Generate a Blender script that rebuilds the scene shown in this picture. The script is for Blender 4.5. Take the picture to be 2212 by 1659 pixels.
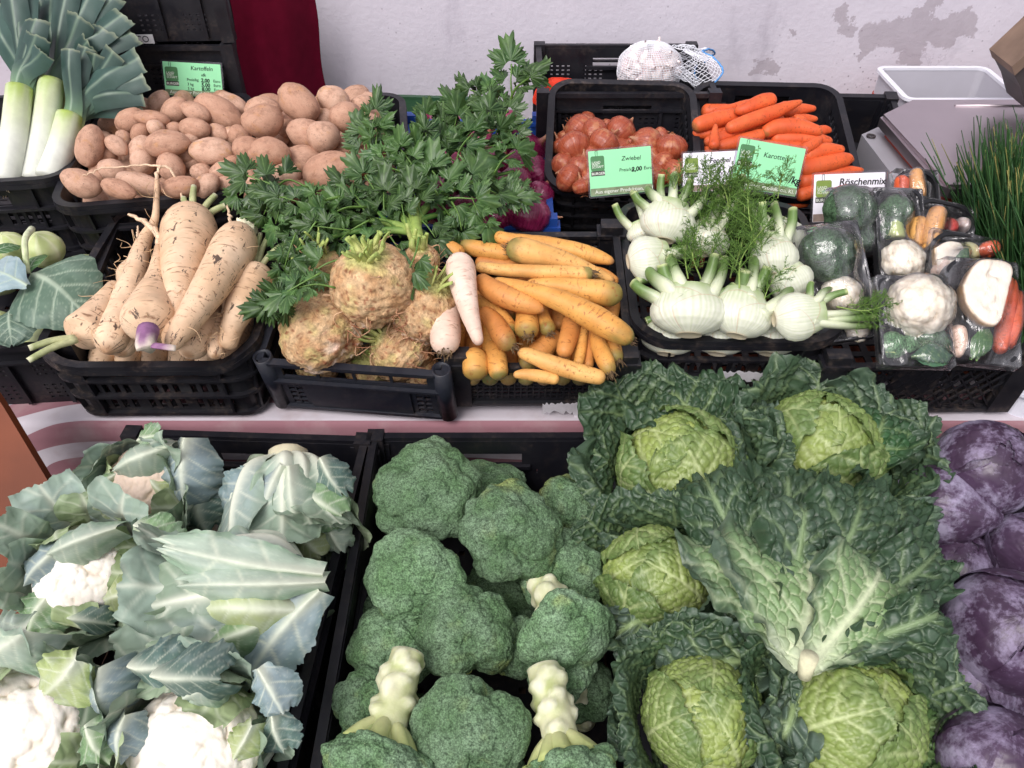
import bpy, math, random
import numpy as np
from mathutils import Vector, Matrix

for o in list(bpy.data.objects): bpy.data.objects.remove(o)
SC = bpy.context.scene
COL = SC.collection
R = math.radians

# ---------------------------------------------------------------- camera, sky, sun, exposure
CAM_Z, PITCH, FPX = 1.72, R(42.0), 1703.0          # focal length in units of a 2212 px wide picture
cam = bpy.data.cameras.new('camera'); cam.sensor_width = 36.0; cam.sensor_fit = 'HORIZONTAL'
cam.lens = 36.0 * FPX / 2212.0; cam.clip_start = 0.02; cam.clip_end = 500
camo = bpy.data.objects.new('camera', cam); COL.objects.link(camo)
camo.location = (0, 0, CAM_Z); camo.rotation_euler = (math.pi/2 - PITCH, 0, 0)
SC.camera = camo
SUN_EL, SUN_AZ = R(52), R(212)                      # azimuth clockwise from +Y: sun behind the photographer
w = bpy.data.worlds.new('World'); SC.world = w; w.use_nodes = True
nt = w.node_tree; bgn = nt.nodes['Background']
sky = nt.nodes.new('ShaderNodeTexSky'); sky.sky_type = 'NISHITA'; sky.sun_disc = False
sky.sun_elevation = SUN_EL; sky.sun_rotation = SUN_AZ; sky.dust_density = 4.0; sky.ozone_density = 1.0; sky.air_density = 1.0
hsv = nt.nodes.new('ShaderNodeHueSaturation'); hsv.inputs['Saturation'].default_value = 0.22   # overcast: grey sky
mixw = nt.nodes.new('ShaderNodeMix'); mixw.data_type = 'RGBA'; mixw.blend_type = 'MULTIPLY'; mixw.inputs[0].default_value = 1.0
mixw.inputs[7].default_value = (1.0, 0.965, 1.015, 1)
nt.links.new(sky.outputs[0], hsv.inputs['Color']); nt.links.new(hsv.outputs[0], mixw.inputs[6])
nt.links.new(mixw.outputs[2], bgn.inputs['Color']); bgn.inputs['Strength'].default_value = 0.132
sl = bpy.data.lights.new('sun', 'SUN'); sl.energy = 1.15; sl.angle = R(30); sl.color = (1.0, 0.96, 0.92)
slo = bpy.data.objects.new('sun', sl); COL.objects.link(slo)
sd = Vector((math.sin(SUN_AZ)*math.cos(SUN_EL), math.cos(SUN_AZ)*math.cos(SUN_EL), math.sin(SUN_EL)))
slo.rotation_euler = sd.to_track_quat('Z', 'Y').to_euler(); slo.location = (0, -3, 6)
vs = SC.view_settings; vs.view_transform = 'Standard'; vs.look = 'None'; vs.gamma = 1.0; vs.exposure = 0.46
SC.render.engine = 'CYCLES'
cy = SC.cycles; cy.use_denoising = True; cy.max_bounces = 8; cy.transparent_max_bounces = 24
cy.diffuse_bounces = 3; cy.glossy_bounces = 3; cy.transmission_bounces = 4
try: cy.denoiser = 'OPENIMAGEDENOISE'
except Exception: pass
# ---------------------------------------------------------------- helpers: picture point -> place, noise, meshes, materials
CS, SN = math.cos(PITCH), math.sin(PITCH)
def ray(dx, dy):
    a, b = (dx-1106)/FPX, (829.5-dy)/FPX
    return np.array([a, CS + b*SN, -SN + b*CS])
CAMP = np.array([0, 0, CAM_Z])
def at_z(dx, dy, z): r = ray(dx, dy); return CAMP + r*((z-CAM_Z)/r[2])
def at_y(dx, dy, y): r = ray(dx, dy); return CAMP + r*(y/r[1])
def at_d(dx, dy, d): return CAMP + ray(dx, dy)*d           # d = distance along the view axis
def depth(p): return p[1]*CS - (p[2]-CAM_Z)*SN
def crop(ox, oy, s):
    return lambda x, y: ((ox + x/s)*0.8640625, (oy + y/s)*0.8640625)

def _h(ix, iy, iz, seed):
    n = (ix*374761393 + iy*668265263 + iz*2147483647 + seed*974634541) & 0xFFFFFFFF
    n = ((n ^ (n >> 13))*1274126177) & 0xFFFFFFFF
    n = ((n ^ (n >> 16))*2246822519) & 0xFFFFFFFF
    return ((n ^ (n >> 15)) & 0xFFFFFF)/float(0xFFFFFF)
def noise(p, scale=1.0, seed=0, octs=1, gain=0.5):
    """value noise in [-1, 1], p: (n,3)"""
    p = np.asarray(p, float)*scale; out = 0; amp = 1.0; tot = 0
    for o in range(octs):
        q = p*(2.03**o) + 17.3*o + seed*3.7
        i = np.floor(q).astype(np.int64); f = q - i; f = f*f*f*(f*(f*6-15)+10)
        x, y, z = i[..., 0], i[..., 1], i[..., 2]; s = seed + o*31
        def L(a, b, t): return a + (b-a)*t
        v = L(L(L(_h(x,y,z,s), _h(x+1,y,z,s), f[...,0]), L(_h(x,y+1,z,s), _h(x+1,y+1,z,s), f[...,0]), f[...,1]),
              L(L(_h(x,y,z+1,s), _h(x+1,y,z+1,s), f[...,0]), L(_h(x,y+1,z+1,s), _h(x+1,y+1,z+1,s), f[...,0]), f[...,1]), f[...,2])
        out = out + amp*(v*2-1); tot += amp; amp *= gain
    return out/tot
def noise2(x, y, scale=1.0, seed=0, octs=1):
    return noise(np.stack([x, y, np.full(np.shape(x), 0.37+seed)], -1), scale, seed, octs)
def cells(x, y, scale, seed=0, jit=0.85):
    """2D cellular noise: F1, F2 distances and a value per cell"""
    x = x*scale; y = y*scale; ix = np.floor(x).astype(np.int64); iy = np.floor(y).astype(np.int64)
    f1 = np.full(x.shape, 9.0); f2 = f1.copy(); val = np.zeros(x.shape)
    for a in (-1, 0, 1):
        for b in (-1, 0, 1):
            cx, cy_ = ix+a, iy+b
            px = cx + .5 + jit*(_h(cx, cy_, cx*0, seed)-.5); py = cy_ + .5 + jit*(_h(cx, cy_, cx*0+1, seed)-.5)
            d = np.hypot(px-x, py-y); v = _h(cx, cy_, cx*0+2, seed)
            m = d < f1
            f2 = np.where(m, f1, np.minimum(f2, d)); val = np.where(m, v, val); f1 = np.where(m, d, f1)
    return f1, f2, val
def sm(a, b, x): t = np.clip((np.asarray(x, float)-a)/(b-a), 0, 1); return t*t*(3-2*t)
def mixc(a, b, t): t = np.asarray(t)[..., None]; return np.asarray(a)*(1-t) + np.asarray(b)*t
def lin(r, g, b): return tuple(((c/255)/12.92 if c/255 <= .04045 else ((c/255+.055)/1.055)**2.4) for c in (r, g, b))

def mesh(name, V, F, mat=None, col=None, prm=None, smooth=True):
    """V (n,3); F = array (m,k) or a list of such arrays; col (n,3) pigment per vertex; prm (n,3) free parameters"""
    V = np.asarray(V, np.float32); Fs = [np.asarray(f, np.int32) for f in (F if isinstance(F, list) else [F]) if len(f)]
    me = bpy.data.meshes.new(name)
    me.vertices.add(len(V)); me.vertices.foreach_set('co', V.ravel())
    tot = np.concatenate([np.full(len(f), f.shape[1], np.int32) for f in Fs]); idx = np.concatenate([f.ravel() for f in Fs])
    st = np.concatenate([[0], np.cumsum(tot)[:-1]]).astype(np.int32)
    me.loops.add(len(idx)); me.loops.foreach_set('vertex_index', idx)
    me.polygons.add(len(tot)); me.polygons.foreach_set('loop_start', st)
    me.polygons.foreach_set('use_smooth', np.full(len(tot), smooth, bool))
    if col is not None:
        a = me.attributes.new('pig', 'FLOAT_COLOR', 'POINT')
        c = np.ones((len(V), 4), np.float32); c[:, :3] = col; a.data.foreach_set('color', c.ravel())
    if prm is not None:
        a = me.attributes.new('prm', 'FLOAT_VECTOR', 'POINT'); a.data.foreach_set('vector', np.asarray(prm, np.float32).ravel())
    me.update(calc_edges=True); me.validate()
    if mat is not None: me.materials.append(mat)
    return me
def obj(name, me, parent=None, M=None):
    o = bpy.data.objects.new(name, me); COL.objects.link(o)
    if parent is not None: o.parent = parent
    if M is not None: o.matrix_local = M
    return o
def tag(o, label, cat, group=None):
    o['label'] = label; o['category'] = cat
    if group: o['group'] = group
    return o
def thing(name, label, cat, M=None, group=None):
    o = bpy.data.objects.new(name, None); o.empty_display_size = .05; COL.objects.link(o)
    if M is not None: o.matrix_world = M
    return tag(o, label, cat, group)
def struct(name, me, M=None):
    o = obj(name, me, None, M); o['kind'] = 'structure'; return o
def T(p, rz=0, rx=0, ry=0, s=1):
    return Matrix.Translation(Vector([float(a) for a in p])) @ Matrix.Rotation(rz, 4, 'Z') @ Matrix.Rotation(rx, 4, 'X') @ Matrix.Rotation(ry, 4, 'Y') @ Matrix.Diagonal((s, s, s, 1))
def basis(p, x, y, z):
    return Matrix(((x[0],y[0],z[0],p[0]),(x[1],y[1],z[1],p[1]),(x[2],y[2],z[2],p[2]),(0,0,0,1)))
def unit(v): v = np.asarray(v, float); return v/max(1e-9, np.linalg.norm(v))
def axis_frame(p, zdir, spin=0.0):
    """frame with local z along zdir"""
    z = unit(zdir); a = np.array([0, 0, 1.]) if abs(z[2]) < .9 else np.array([0, 1., 0])
    x = unit(np.cross(a, z)); y = np.cross(z, x)
    c, s = math.cos(spin), math.sin(spin)
    return basis(p, x*c+y*s, y*c-x*s, z)
def join(parts):
    """[(V,F,col?,prm?)...] -> one"""
    Vs, Fs, Cs, Ps = [], {}, [], []; n = 0
    for p in parts:
        V, F = p[0], p[1]
        for f in (F if isinstance(F, list) else [F]):
            f = np.asarray(f)
            if len(f): Fs.setdefault(f.shape[1], []).append(f + n)
        Vs.append(V); n += len(V)
        if len(p) > 2: Cs.append(p[2])
        if len(p) > 3: Ps.append(p[3])
    return np.concatenate(Vs), [np.concatenate(v) for v in Fs.values()], (np.concatenate(Cs) if Cs else None), (np.concatenate(Ps) if Ps else None)
def grid_faces(nu, nv, closed=False):
    """vertex index = j*nu + i"""
    i = np.arange(nu if closed else nu-1); j = np.arange(nv-1); I, J = np.meshgrid(i, j)
    I2 = (I+1) % nu
    return np.stack([J*nu+I, J*nu+I2, (J+1)*nu+I2, (J+1)*nu+I], -1).reshape(-1, 4)
def box(x0, x1, y0, y1, z0, z1):
    V = np.array([[x,y,z] for z in (z0,z1) for y in (y0,y1) for x in (x0,x1)], float)
    return V, np.array([[0,2,3,1],[4,5,7,6],[0,1,5,4],[2,6,7,3],[0,4,6,2],[1,3,7,5]])
def spline(P, n):
    """smooth curve through control points (rows of any width)"""
    P = np.asarray(P, float); m = len(P)
    if m == 2: return P[0] + (P[1]-P[0])*np.linspace(0, 1, n)[:, None]
    t = np.linspace(0, m-1-1e-6, n); i = np.clip(t.astype(int), 0, m-2); f = (t-i)[:, None]
    Q = np.vstack([2*P[0]-P[1], P, 2*P[-1]-P[-2]])
    a, b, c, d = Q[i], Q[i+1], Q[i+2], Q[i+3]
    return .5*((2*b) + (c-a)*f + (2*a-5*b+4*c-d)*f*f + (-a+3*b-3*c+d)*f**3)
def tube(P, rad, ns=12, cap=True, flat=1.0):
    """round tube along P; returns V, F, s (0..1 along), ang, and the length"""
    P = np.asarray(P, float); n = len(P); rad = np.broadcast_to(rad, (n,)).astype(float)
    Tn = np.gradient(P, axis=0); Tn /= np.linalg.norm(Tn, axis=1)[:, None] + 1e-12
    a = np.array([0, 0, 1.]) if abs(Tn[0][2]) < .8 else np.array([1., 0, 0])
    X = np.zeros_like(P); X[0] = unit(np.cross(a, Tn[0]))
    for k in range(1, n): X[k] = unit(X[k-1] - Tn[k]*np.dot(X[k-1], Tn[k]))
    Y = np.cross(Tn, X); th = np.linspace(0, 2*math.pi, ns, endpoint=False)
    V = P[:, None, :] + rad[:, None, None]*(np.cos(th)[None, :, None]*X[:, None, :] + flat*np.sin(th)[None, :, None]*Y[:, None, :])
    V = V.reshape(-1, 3); F = [grid_faces(ns, n, True)]
    L = np.concatenate([[0], np.cumsum(np.linalg.norm(np.diff(P, axis=0), axis=1))]); s = np.repeat(L/L[-1], ns); ang = np.tile(th, n)
    if cap:
        c0, c1 = len(V), len(V)+1; V = np.vstack([V, P[0], P[-1]]); s = np.append(s, [0, 1]); ang = np.append(ang, [0, 0])
        k = np.arange(ns); k2 = (k+1) % ns
        F.append(np.stack([k2, k, np.full(ns, c0)], -1)); b = (n-1)*ns
        F.append(np.stack([b+k, b+k2, np.full(ns, c1)], -1))
    return V, F, s, ang, L[-1]

# ---- materials
class NT:
    def __init__(s, m): s.t = m.node_tree; s.n = s.t.nodes; s.l = s.t.links
    def new(s, k, **kw):
        x = s.n.new(k)
        for a, b in kw.items(): setattr(x, a, b)
        return x
    def link(s, a, b): s.l.new(a, b)
    def attr(s, name): return s.new('ShaderNodeAttribute', attribute_name=name)
    def obj(s): return s.new('ShaderNodeTexCoord').outputs['Object']
    def mapv(s, vec, sc):
        m = s.new('ShaderNodeMapping'); m.inputs['Scale'].default_value = sc; s.link(vec, m.inputs[0]); return m.outputs[0]
    def noise(s, vec, scale, detail=3, rough=.55, dist=0):
        x = s.new('ShaderNodeTexNoise'); x.inputs['Scale'].default_value = scale; x.inputs['Detail'].default_value = detail
        x.inputs['Roughness'].default_value = rough; x.inputs['Distortion'].default_value = dist
        if vec is not None: s.link(vec, x.inputs['Vector'])
        return x.outputs['Fac']
    def voro(s, vec, scale, feature='F1'):
        x = s.new('ShaderNodeTexVoronoi', feature=feature); x.inputs['Scale'].default_value = scale
        if vec is not None: s.link(vec, x.inputs['Vector'])
        return x.outputs['Distance']
    def ramp(s, v, a, b, lo=0., hi=1.):
        x = s.new('ShaderNodeMapRange'); x.inputs[1].default_value = a; x.inputs[2].default_value = b
        x.inputs[3].default_value = lo; x.inputs[4].default_value = hi; s.link(v, x.inputs[0]); return x.outputs[0]
    def math(s, op, a, b):
        x = s.new('ShaderNodeMath', operation=op)
        for k, v in enumerate((a, b)):
            if isinstance(v, (int, float)): x.inputs[k].default_value = v
            else: s.link(v, x.inputs[k])
        return x.outputs[0]
    def mix(s, f, a, b, mode='MIX'):
        x = s.new('ShaderNodeMix', data_type='RGBA', blend_type=mode)
        for k, v in ((0, f), (6, a), (7, b)):
            if isinstance(v, (int, float)): x.inputs[k].default_value = v
            elif isinstance(v, tuple): x.inputs[k].default_value = (*v[:3], 1)
            else: s.link(v, x.inputs[k])
        return x.outputs[2]
    def bump(s, h, strength, dist, prev=None):
        x = s.new('ShaderNodeBump'); x.inputs['Strength'].default_value = strength; x.inputs['Distance'].default_value = dist
        s.link(h, x.inputs['Height'])
        if prev is not None: s.link(prev, x.inputs['Normal'])
        return x.outputs[0]
def material(name, rough=.5, spec=.5):
    m = bpy.data.materials.new(name); m.use_nodes = True; t = NT(m); b = t.n['Principled BSDF']
    b.inputs['Roughness'].default_value = rough; b.inputs['Specular IOR Level'].default_value = spec
    return m, t, b
def plain(name, c, rough=.5, spec=.5, vary=.15, scale=20, bump=0.0, bscale=80, metal=0.):
    m, t, b = material(name, rough, spec); o = t.obj()
    t.link(t.mix(t.ramp(t.noise(o, scale, 4), .3, .7), tuple(x*(1-vary) for x in c), tuple(min(1, x*(1+vary)) for x in c)), b.inputs['Base Color'])
    b.inputs['Metallic'].default_value = metal
    if bump: t.link(t.bump(t.noise(o, bscale, 4), bump, .002), b.inputs['Normal'])
    return m
def pigment(name, rough=.5, spec=.5, vary=.2, vscale=60, bump=.2, bscale=200, bdist=.001, sss=0., sssr=(.01,.006,.003), trans=0.):
    """colour from the vertex pigment, broken up by noise, fine relief from noise"""
    m, t, b = material(name, rough, spec); o = t.obj(); c = t.attr('pig').outputs['Color']
    f = t.ramp(t.noise(o, vscale, 5, .6), .25, .75, 1-vary, 1+vary)
    v = t.new('ShaderNodeVectorMath', operation='SCALE'); t.link(c, v.inputs[0]); t.link(f, v.inputs['Scale'])
    t.link(v.outputs[0], b.inputs['Base Color'])
    if bump: t.link(t.bump(t.noise(o, bscale, 4), bump, bdist), b.inputs['Normal'])
    if sss:
        b.inputs['Subsurface Weight'].default_value = sss; b.inputs['Subsurface Radius'].default_value = sssr; b.inputs['Subsurface Scale'].default_value = 1.0
    if trans:
        out = t.n['Material Output']; tr = t.new('ShaderNodeBsdfTranslucent'); mx = t.new('ShaderNodeMixShader'); mx.inputs[0].default_value = trans
        t.link(v.outputs[0], tr.inputs['Color']); t.link(b.outputs[0], mx.inputs[1]); t.link(tr.outputs[0], mx.inputs[2]); t.link(mx.outputs[0], out.inputs['Surface'])
    return m
_fontcache = {}
def text(parent, s, size, x, y, mat, z=.0012, shear=0.0, weight=0.0, rot=0.0, name='lettering'):
    """flat lettering in the parent's xy plane, starting at x on baseline y"""
    cu = bpy.data.curves.new('t', 'FONT'); cu.body = s; cu.size = size; cu.shear = shear; cu.offset = weight; cu.extrude = .00015; cu.resolution_u = 3
    o = bpy.data.objects.new('t', cu); COL.objects.link(o); bpy.context.view_layer.update()
    me = bpy.data.meshes.new_from_object(o.evaluated_get(bpy.context.evaluated_depsgraph_get()))
    bpy.data.objects.remove(o); bpy.data.curves.remove(cu); me.name = name; me.materials.clear(); me.materials.append(mat)
    return obj(name, me, parent, Matrix.Translation((x, y, z)) @ Matrix.Rotation(rot, 4, 'Z'))
# ---------------------------------------------------------------- materials of the setting
def mat_wall():
    m, t, b = material('old_wall_paint', .85, .2); o = t.obj()
    n1 = t.noise(o, 3, 5); n2 = t.noise(o, 60, 4)
    base = t.mix(t.ramp(n1, .3, .7), lin(199, 194, 204), lin(216, 211, 220))
    base = t.mix(t.ramp(t.noise(t.mapv(o, (1, 1, .35)), 5, 6, .65), .56, .76), base, lin(168, 162, 173))
    # small pits and dark specks
    sp = t.math('MULTIPLY', t.ramp(t.voro(o, 55), .17, .05), t.ramp(t.noise(o, 6, 3), .48, .62))
    base = t.mix(t.math('MULTIPLY', sp, .75), base, lin(120, 112, 122))
    # peeled patches where the paint came off the grey plaster
    nz = t.new('ShaderNodeTexNoise'); nz.inputs['Scale'].default_value = 13; nz.inputs['Detail'].default_value = 7; nz.inputs['Roughness'].default_value = .66; t.link(o, nz.inputs['Vector'])
    off = t.new('ShaderNodeVectorMath', operation='SUBTRACT'); t.link(nz.outputs['Color'], off.inputs[0]); off.inputs[1].default_value = (.5, .5, .5)
    sc = t.new('ShaderNodeVectorMath', operation='SCALE'); t.link(off.outputs[0], sc.inputs[0]); sc.inputs['Scale'].default_value = .17
    pos = t.new('ShaderNodeVectorMath', operation='ADD'); t.link(o, pos.inputs[0]); t.link(sc.outputs[0], pos.inputs[1])
    tot = None
    for (dx, dy, rx, rz) in ((1940, 75, .10, .045), (2050, 60, .085, .04), (1815, 32, .03, .024), (1975, 120, .035, .05), (1830, 58, .022, .02), (1870, 92, .022, .03), (1662, 143, .018, .028), (1718, 72, .014, .008), (1640, 155, .009, .012), (1690, -20, .04, .03), (2000, 20, .02, .03)):
        p = at_y(dx, dy, WALL_Y)
        d = t.new('ShaderNodeVectorMath', operation='SUBTRACT'); t.link(pos.outputs[0], d.inputs[0]); d.inputs[1].default_value = (p[0], 0, p[2])
        dm = t.new('ShaderNodeVectorMath', operation='MULTIPLY'); t.link(d.outputs[0], dm.inputs[0]); dm.inputs[1].default_value = (1/rx, 0, 1/rz)
        ln = t.new('ShaderNodeVectorMath', operation='LENGTH'); t.link(dm.outputs[0], ln.inputs[0])
        k = t.ramp(ln.outputs['Value'], 1.06, .94); tot = k if tot is None else t.math('MAXIMUM', tot, k)
    base = t.mix(t.math('MULTIPLY', tot, .55), base, t.mix(t.ramp(t.noise(o, 25, 5), .3, .7), lin(140, 128, 134), lin(156, 146, 152)))
    # hairline cracks
    cr = t.math('MULTIPLY', t.ramp(t.voro(pos.outputs[0], 2.2, 'DISTANCE_TO_EDGE'), .006, .001), t.ramp(t.noise(o, 4, 2), .52, .6))
    base = t.mix(t.math('MULTIPLY', cr, .35), base, lin(150, 140, 150))
    t.link(base, b.inputs['Base Color'])
    n = t.bump(n2, .35, .004); n = t.bump(t.noise(o, 260, 3), .18, .0015, n); n = t.bump(tot, -.6, .0025, n)
    t.link(n, b.inputs['Normal']); return m
WALL_Y = 2.14
wallm = mat_wall()
V, F = box(-4, 4, 0, .25, 0, 3.2)
o = struct('house_wall', mesh('house_wall', V, F, wallm, smooth=False), Matrix.Translation((0, WALL_Y, 0)))
asph = plain('asphalt', (.05, .05, .052), .9, .3, .35, 30, .5, 150)
V, F = box(-60, 60, -60, 60, -.2, 0); struct('ground', mesh('ground', V, F, asph, smooth=False))

# ---------------------------------------------------------------- tables and cloths
TABLE_Z = CAM_Z - .995
BENCH_Z = CAM_Z - 1.195
wood_red = plain('weathered_red_board', lin(120, 62, 44), .75, .3, .45, 14, .4, 60)
wood_old = plain('old_table_wood', lin(96, 74, 60), .8, .3, .4, 18, .4, 70)
steel_dark = plain('dark_steel', lin(52, 56, 66), .45, .5, .2, 30, 0, 60)
def trestle(name, label, x0, x1, y0, y1, z, nb, legs, bmat):
    t = thing(name, label, 'table', Matrix.Translation(((x0+x1)/2, (y0+y1)/2, 0)))
    W, D = x1-x0, y1-y0; bw = D/nb
    for k in range(nb):
        V, F = box(-W/2, W/2, -D/2 + k*bw + .002, -D/2 + (k+1)*bw - .002, z-.03, z-.001*(k % 2)); obj('plank', mesh('plank', V, F, bmat, smooth=False), t)
    lm = None
    for sx in (-1, 1):
        for sy in (-1, 1):
            V, F = box(-.02, .02, -.02, .02, 0, z-.07); lm = lm or mesh('leg', V, F, steel_dark, smooth=False)
            obj('leg', lm, t, Matrix.Translation((sx*(W/2-.25), sy*(D/2-.06), 0)))
    for sy in (-1, 1):
        V, F = box(-W/2, W/2, sy*(D/2-.05)-.02, sy*(D/2-.05)+.02, z-.07, z-.031); obj('rail', mesh('rail', V, F, steel_dark, smooth=False), t)
    return t
trestle('market_table', 'long red-brown board table under the middle row of crates by the wall', -1.7, 1.7, 1.005, 2.10, TABLE_Z, 8, 4, wood_red)
trestle('display_bench', 'low wooden bench carrying the cauliflower and cabbage crates', -.86, 1.5, .25, .975, BENCH_Z, 5, 4, wood_old)

# striped cloth over the front of the table; sags and waves on the side where nothing stands before it
def stripe_mat():
    m, t, b = material('striped_cloth', .85, .2); p = t.attr('prm').outputs['Vector']
    sep = t.new('ShaderNodeSeparateXYZ'); t.link(p, sep.inputs[0])
    fr = t.math('FRACT', t.math('DIVIDE', sep.outputs[1], .092), 0)
    st = t.ramp(t.math('ABSOLUTE', t.math('SUBTRACT', fr, .5), 0), .247, .253)
    c = t.mix(st, lin(152, 110, 118), lin(202, 195, 202))
    c = t.mix(t.ramp(t.noise(p, 9, 5), .5, .8), c, lin(170, 150, 150)); t.link(c, b.inputs['Base Color'])
    n = t.bump(t.noise(p, 700, 2), .25, .0006); t.link(t.bump(t.noise(p, 14, 3), .3, .01, n), b.inputs['Normal']); return m
stripem = stripe_mat()
nu, nv = 240, 60
u = np.linspace(-1.35, 1.6, nu); v = np.linspace(0, .52, nv); U, Vv = np.meshgrid(u, v)
s = np.clip(Vv, 0, None); over = .12                                    # first 12 cm lie on the table
lie = np.clip(over - s, 0, None); drop = np.clip(s - over, 0, None)
fold = .022*np.sin(U*9 + 1.5*np.sin(U*3)) + .012*np.sin(U*23+1)
leftk = sm(-.62, -.9, U)
X = U + leftk*drop*.25*np.sin(drop*9)
Y = 1.004 - .006 + lie - np.minimum(drop, .03)*.25 - fold*sm(0, .3, drop)*.6 - leftk*drop*.16
Z = TABLE_Z + .004 - drop*(1-.12*leftk) + .03*leftk*sm(.02, .2, drop)*np.sin(U*26)*.5
pr = np.stack([U, s + leftk*.035*np.sin((U+.9)*14)*sm(.03, .12, drop) - .09*leftk*sm(-.75, -1.05, U), U*0], -1)
me = mesh('tablecloth', np.stack([X, Y, Z], -1).reshape(-1, 3), grid_faces(nu, nv), stripem, prm=pr.reshape(-1, 3))
tag(obj('tablecloth', me), 'pink and white striped cloth hanging over the table front behind the cauliflowers', 'tablecloth')

# crimson cloth that hangs beside the stacked crates
crim = plain('crimson_cloth', lin(104, 14, 40), .9, .1, .12, 40, .25, 900)
nu, nv = 60, 30
P0, P1, P2, P3 = at_y(478, -60, 1.84), at_y(664, -60, 2.02), at_y(560, 330, 1.84), at_y(728, 330, 2.02)
a = np.linspace(0, 1, nu)[None, :, None]; b_ = np.linspace(0, 1, nv)[:, None, None]
G = (P0*(1-a)+P1*a)*(1-b_) + (P2*(1-a)+P3*a)*b_
G[..., 1] += (.016*np.sin(a*7.5+b_*1.2) + .005*np.sin(a*17-b_*2))[..., 0]*(.4+.6*b_[..., 0])
G[..., 0] += .006*np.sin(b_[..., 0]*9)
G2 = G.copy(); G2[..., 1] += .004
V = np.vstack([G.reshape(-1, 3), G2.reshape(-1, 3)]); f = grid_faces(nu, nv)
tag(obj('hanging_cloth', mesh('hanging_cloth', V, [f, f[:, ::-1]+nu*nv], crim)), 'crimson fabric hanging against the wall beside the stacked crates', 'cloth')
# ---------------------------------------------------------------- crates
def plastic(name, c, dust=.5, rough=.42):
    m, t, b = material(name, rough, .5); o = t.obj()
    f = t.ramp(t.noise(o, 16, 6, .7), .50, .78, 0, dust); g = t.ramp(t.noise(o, 130, 3), .35, .7)
    t.link(t.mix(t.math('MULTIPLY', f, g), tuple(c), lin(120, 104, 92)), b.inputs['Base Color'])
    t.link(t.ramp(t.noise(o, 22, 4), .3, .7, rough-.1, rough+.2), b.inputs['Roughness'])
    t.link(t.bump(t.noise(o, 180, 3), .08, .001), b.inputs['Normal']); return m
blackp = plastic('black_crate_plastic', (.0085, .0085, .0125), .3)
dustyp = plastic('dusty_black_plastic', (.0095, .0095, .013), .8)
greyp = plastic('slate_crate_plastic', (.010, .012, .020), .3)
bluep = plastic('blue_crate_plastic', lin(28, 70, 148), .25)
greenp = plastic('green_crate_plastic', lin(46, 82, 56), .25)

def perforated(S, Z, holes, fmap, closed=False):
    """sheet over (s, z) with real rectangular openings; fmap(s, z, side) -> points, side 0 outside / 1 inside"""
    Sg = np.unique(np.round(np.concatenate([S] + [[h[0], h[1]] for h in holes]), 5)); Zg = np.unique(np.round(np.concatenate([Z] + [[h[2], h[3]] for h in holes]), 5))
    ns, nz = len(Sg), len(Zg); cs, cz = (Sg[:-1]+Sg[1:])/2, (Zg[:-1]+Zg[1:])/2
    solid = np.ones((nz-1, ns-1), bool)
    for a, b, c, d in holes:
        solid[np.ix_((cz > c) & (cz < d), (cs > a) & (cs < b))] = False
    SS, ZZ = np.meshgrid(Sg, Zg)
    V = np.vstack([fmap(SS.ravel(), ZZ.ravel(), 0), fmap(SS.ravel(), ZZ.ravel(), 1)]); N = ns*nz
    j, i = np.nonzero(solid); q = np.stack([j*ns+i, j*ns+i+1, (j+1)*ns+i+1, (j+1)*ns+i], -1); F = [q, q[:, ::-1]+N]
    pad = np.zeros((nz+1, ns+1), bool); pad[1:-1, 1:-1] = solid
    if closed: pad[1:-1, 0] = solid[:, -1]; pad[1:-1, -1] = solid[:, 0]
    up = solid & ~pad[2:, 1:-1]; dn = solid & ~pad[:-2, 1:-1]; rt = solid & ~pad[1:-1, 2:]; lf = solid & ~pad[1:-1, :-2]
    for msk, (a, b) in ((up, (3, 2)), (dn, (1, 0)), (rt, (2, 1)), (lf, (0, 3))):
        jj, ii = np.nonzero(msk); qq = np.stack([jj*ns+ii, jj*ns+ii+1, (jj+1)*ns+ii+1, (jj+1)*ns+ii], -1)
        A, B = qq[:, a], qq[:, b]; F.append(np.stack([A, B, B+N, A+N], -1))
    return V, [np.concatenate(F)]
def rr_loop(w, d, r, n=6):
    """rounded rectangle: points, starting at the middle of the front (-y) side, running to +x"""
    P = [(0, -d/2)]
    for cx, cy_, a0 in ((w/2-r, -d/2+r, -90), (w/2-r, d/2-r, 0), (-w/2+r, d/2-r, 90), (-w/2+r, -d/2+r, 180)):
        for k in range(n+1):
            a = R(a0 + 90*k/n); P.append((cx + r*math.cos(a), cy_ + r*math.sin(a)))
    P.append((0, -d/2)); return np.array(P)
class Loop:
    def __init__(s, w, d, r):
        s.P = rr_loop(w, d, r); s.L = np.concatenate([[0], np.cumsum(np.hypot(*np.diff(s.P, axis=0).T))])
        T_ = np.gradient(s.P, s.L, axis=0); T_[0] = T_[-1] = (1, 0); s.N = np.stack([T_[:, 1], -T_[:, 0]], -1); s.N /= np.linalg.norm(s.N, axis=1)[:, None]
    def at(s, a): return np.stack([np.interp(a, s.L, s.P[:, k]) for k in (0, 1)], -1), np.stack([np.interp(a, s.L, s.N[:, k]) for k in (0, 1)], -1)
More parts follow.
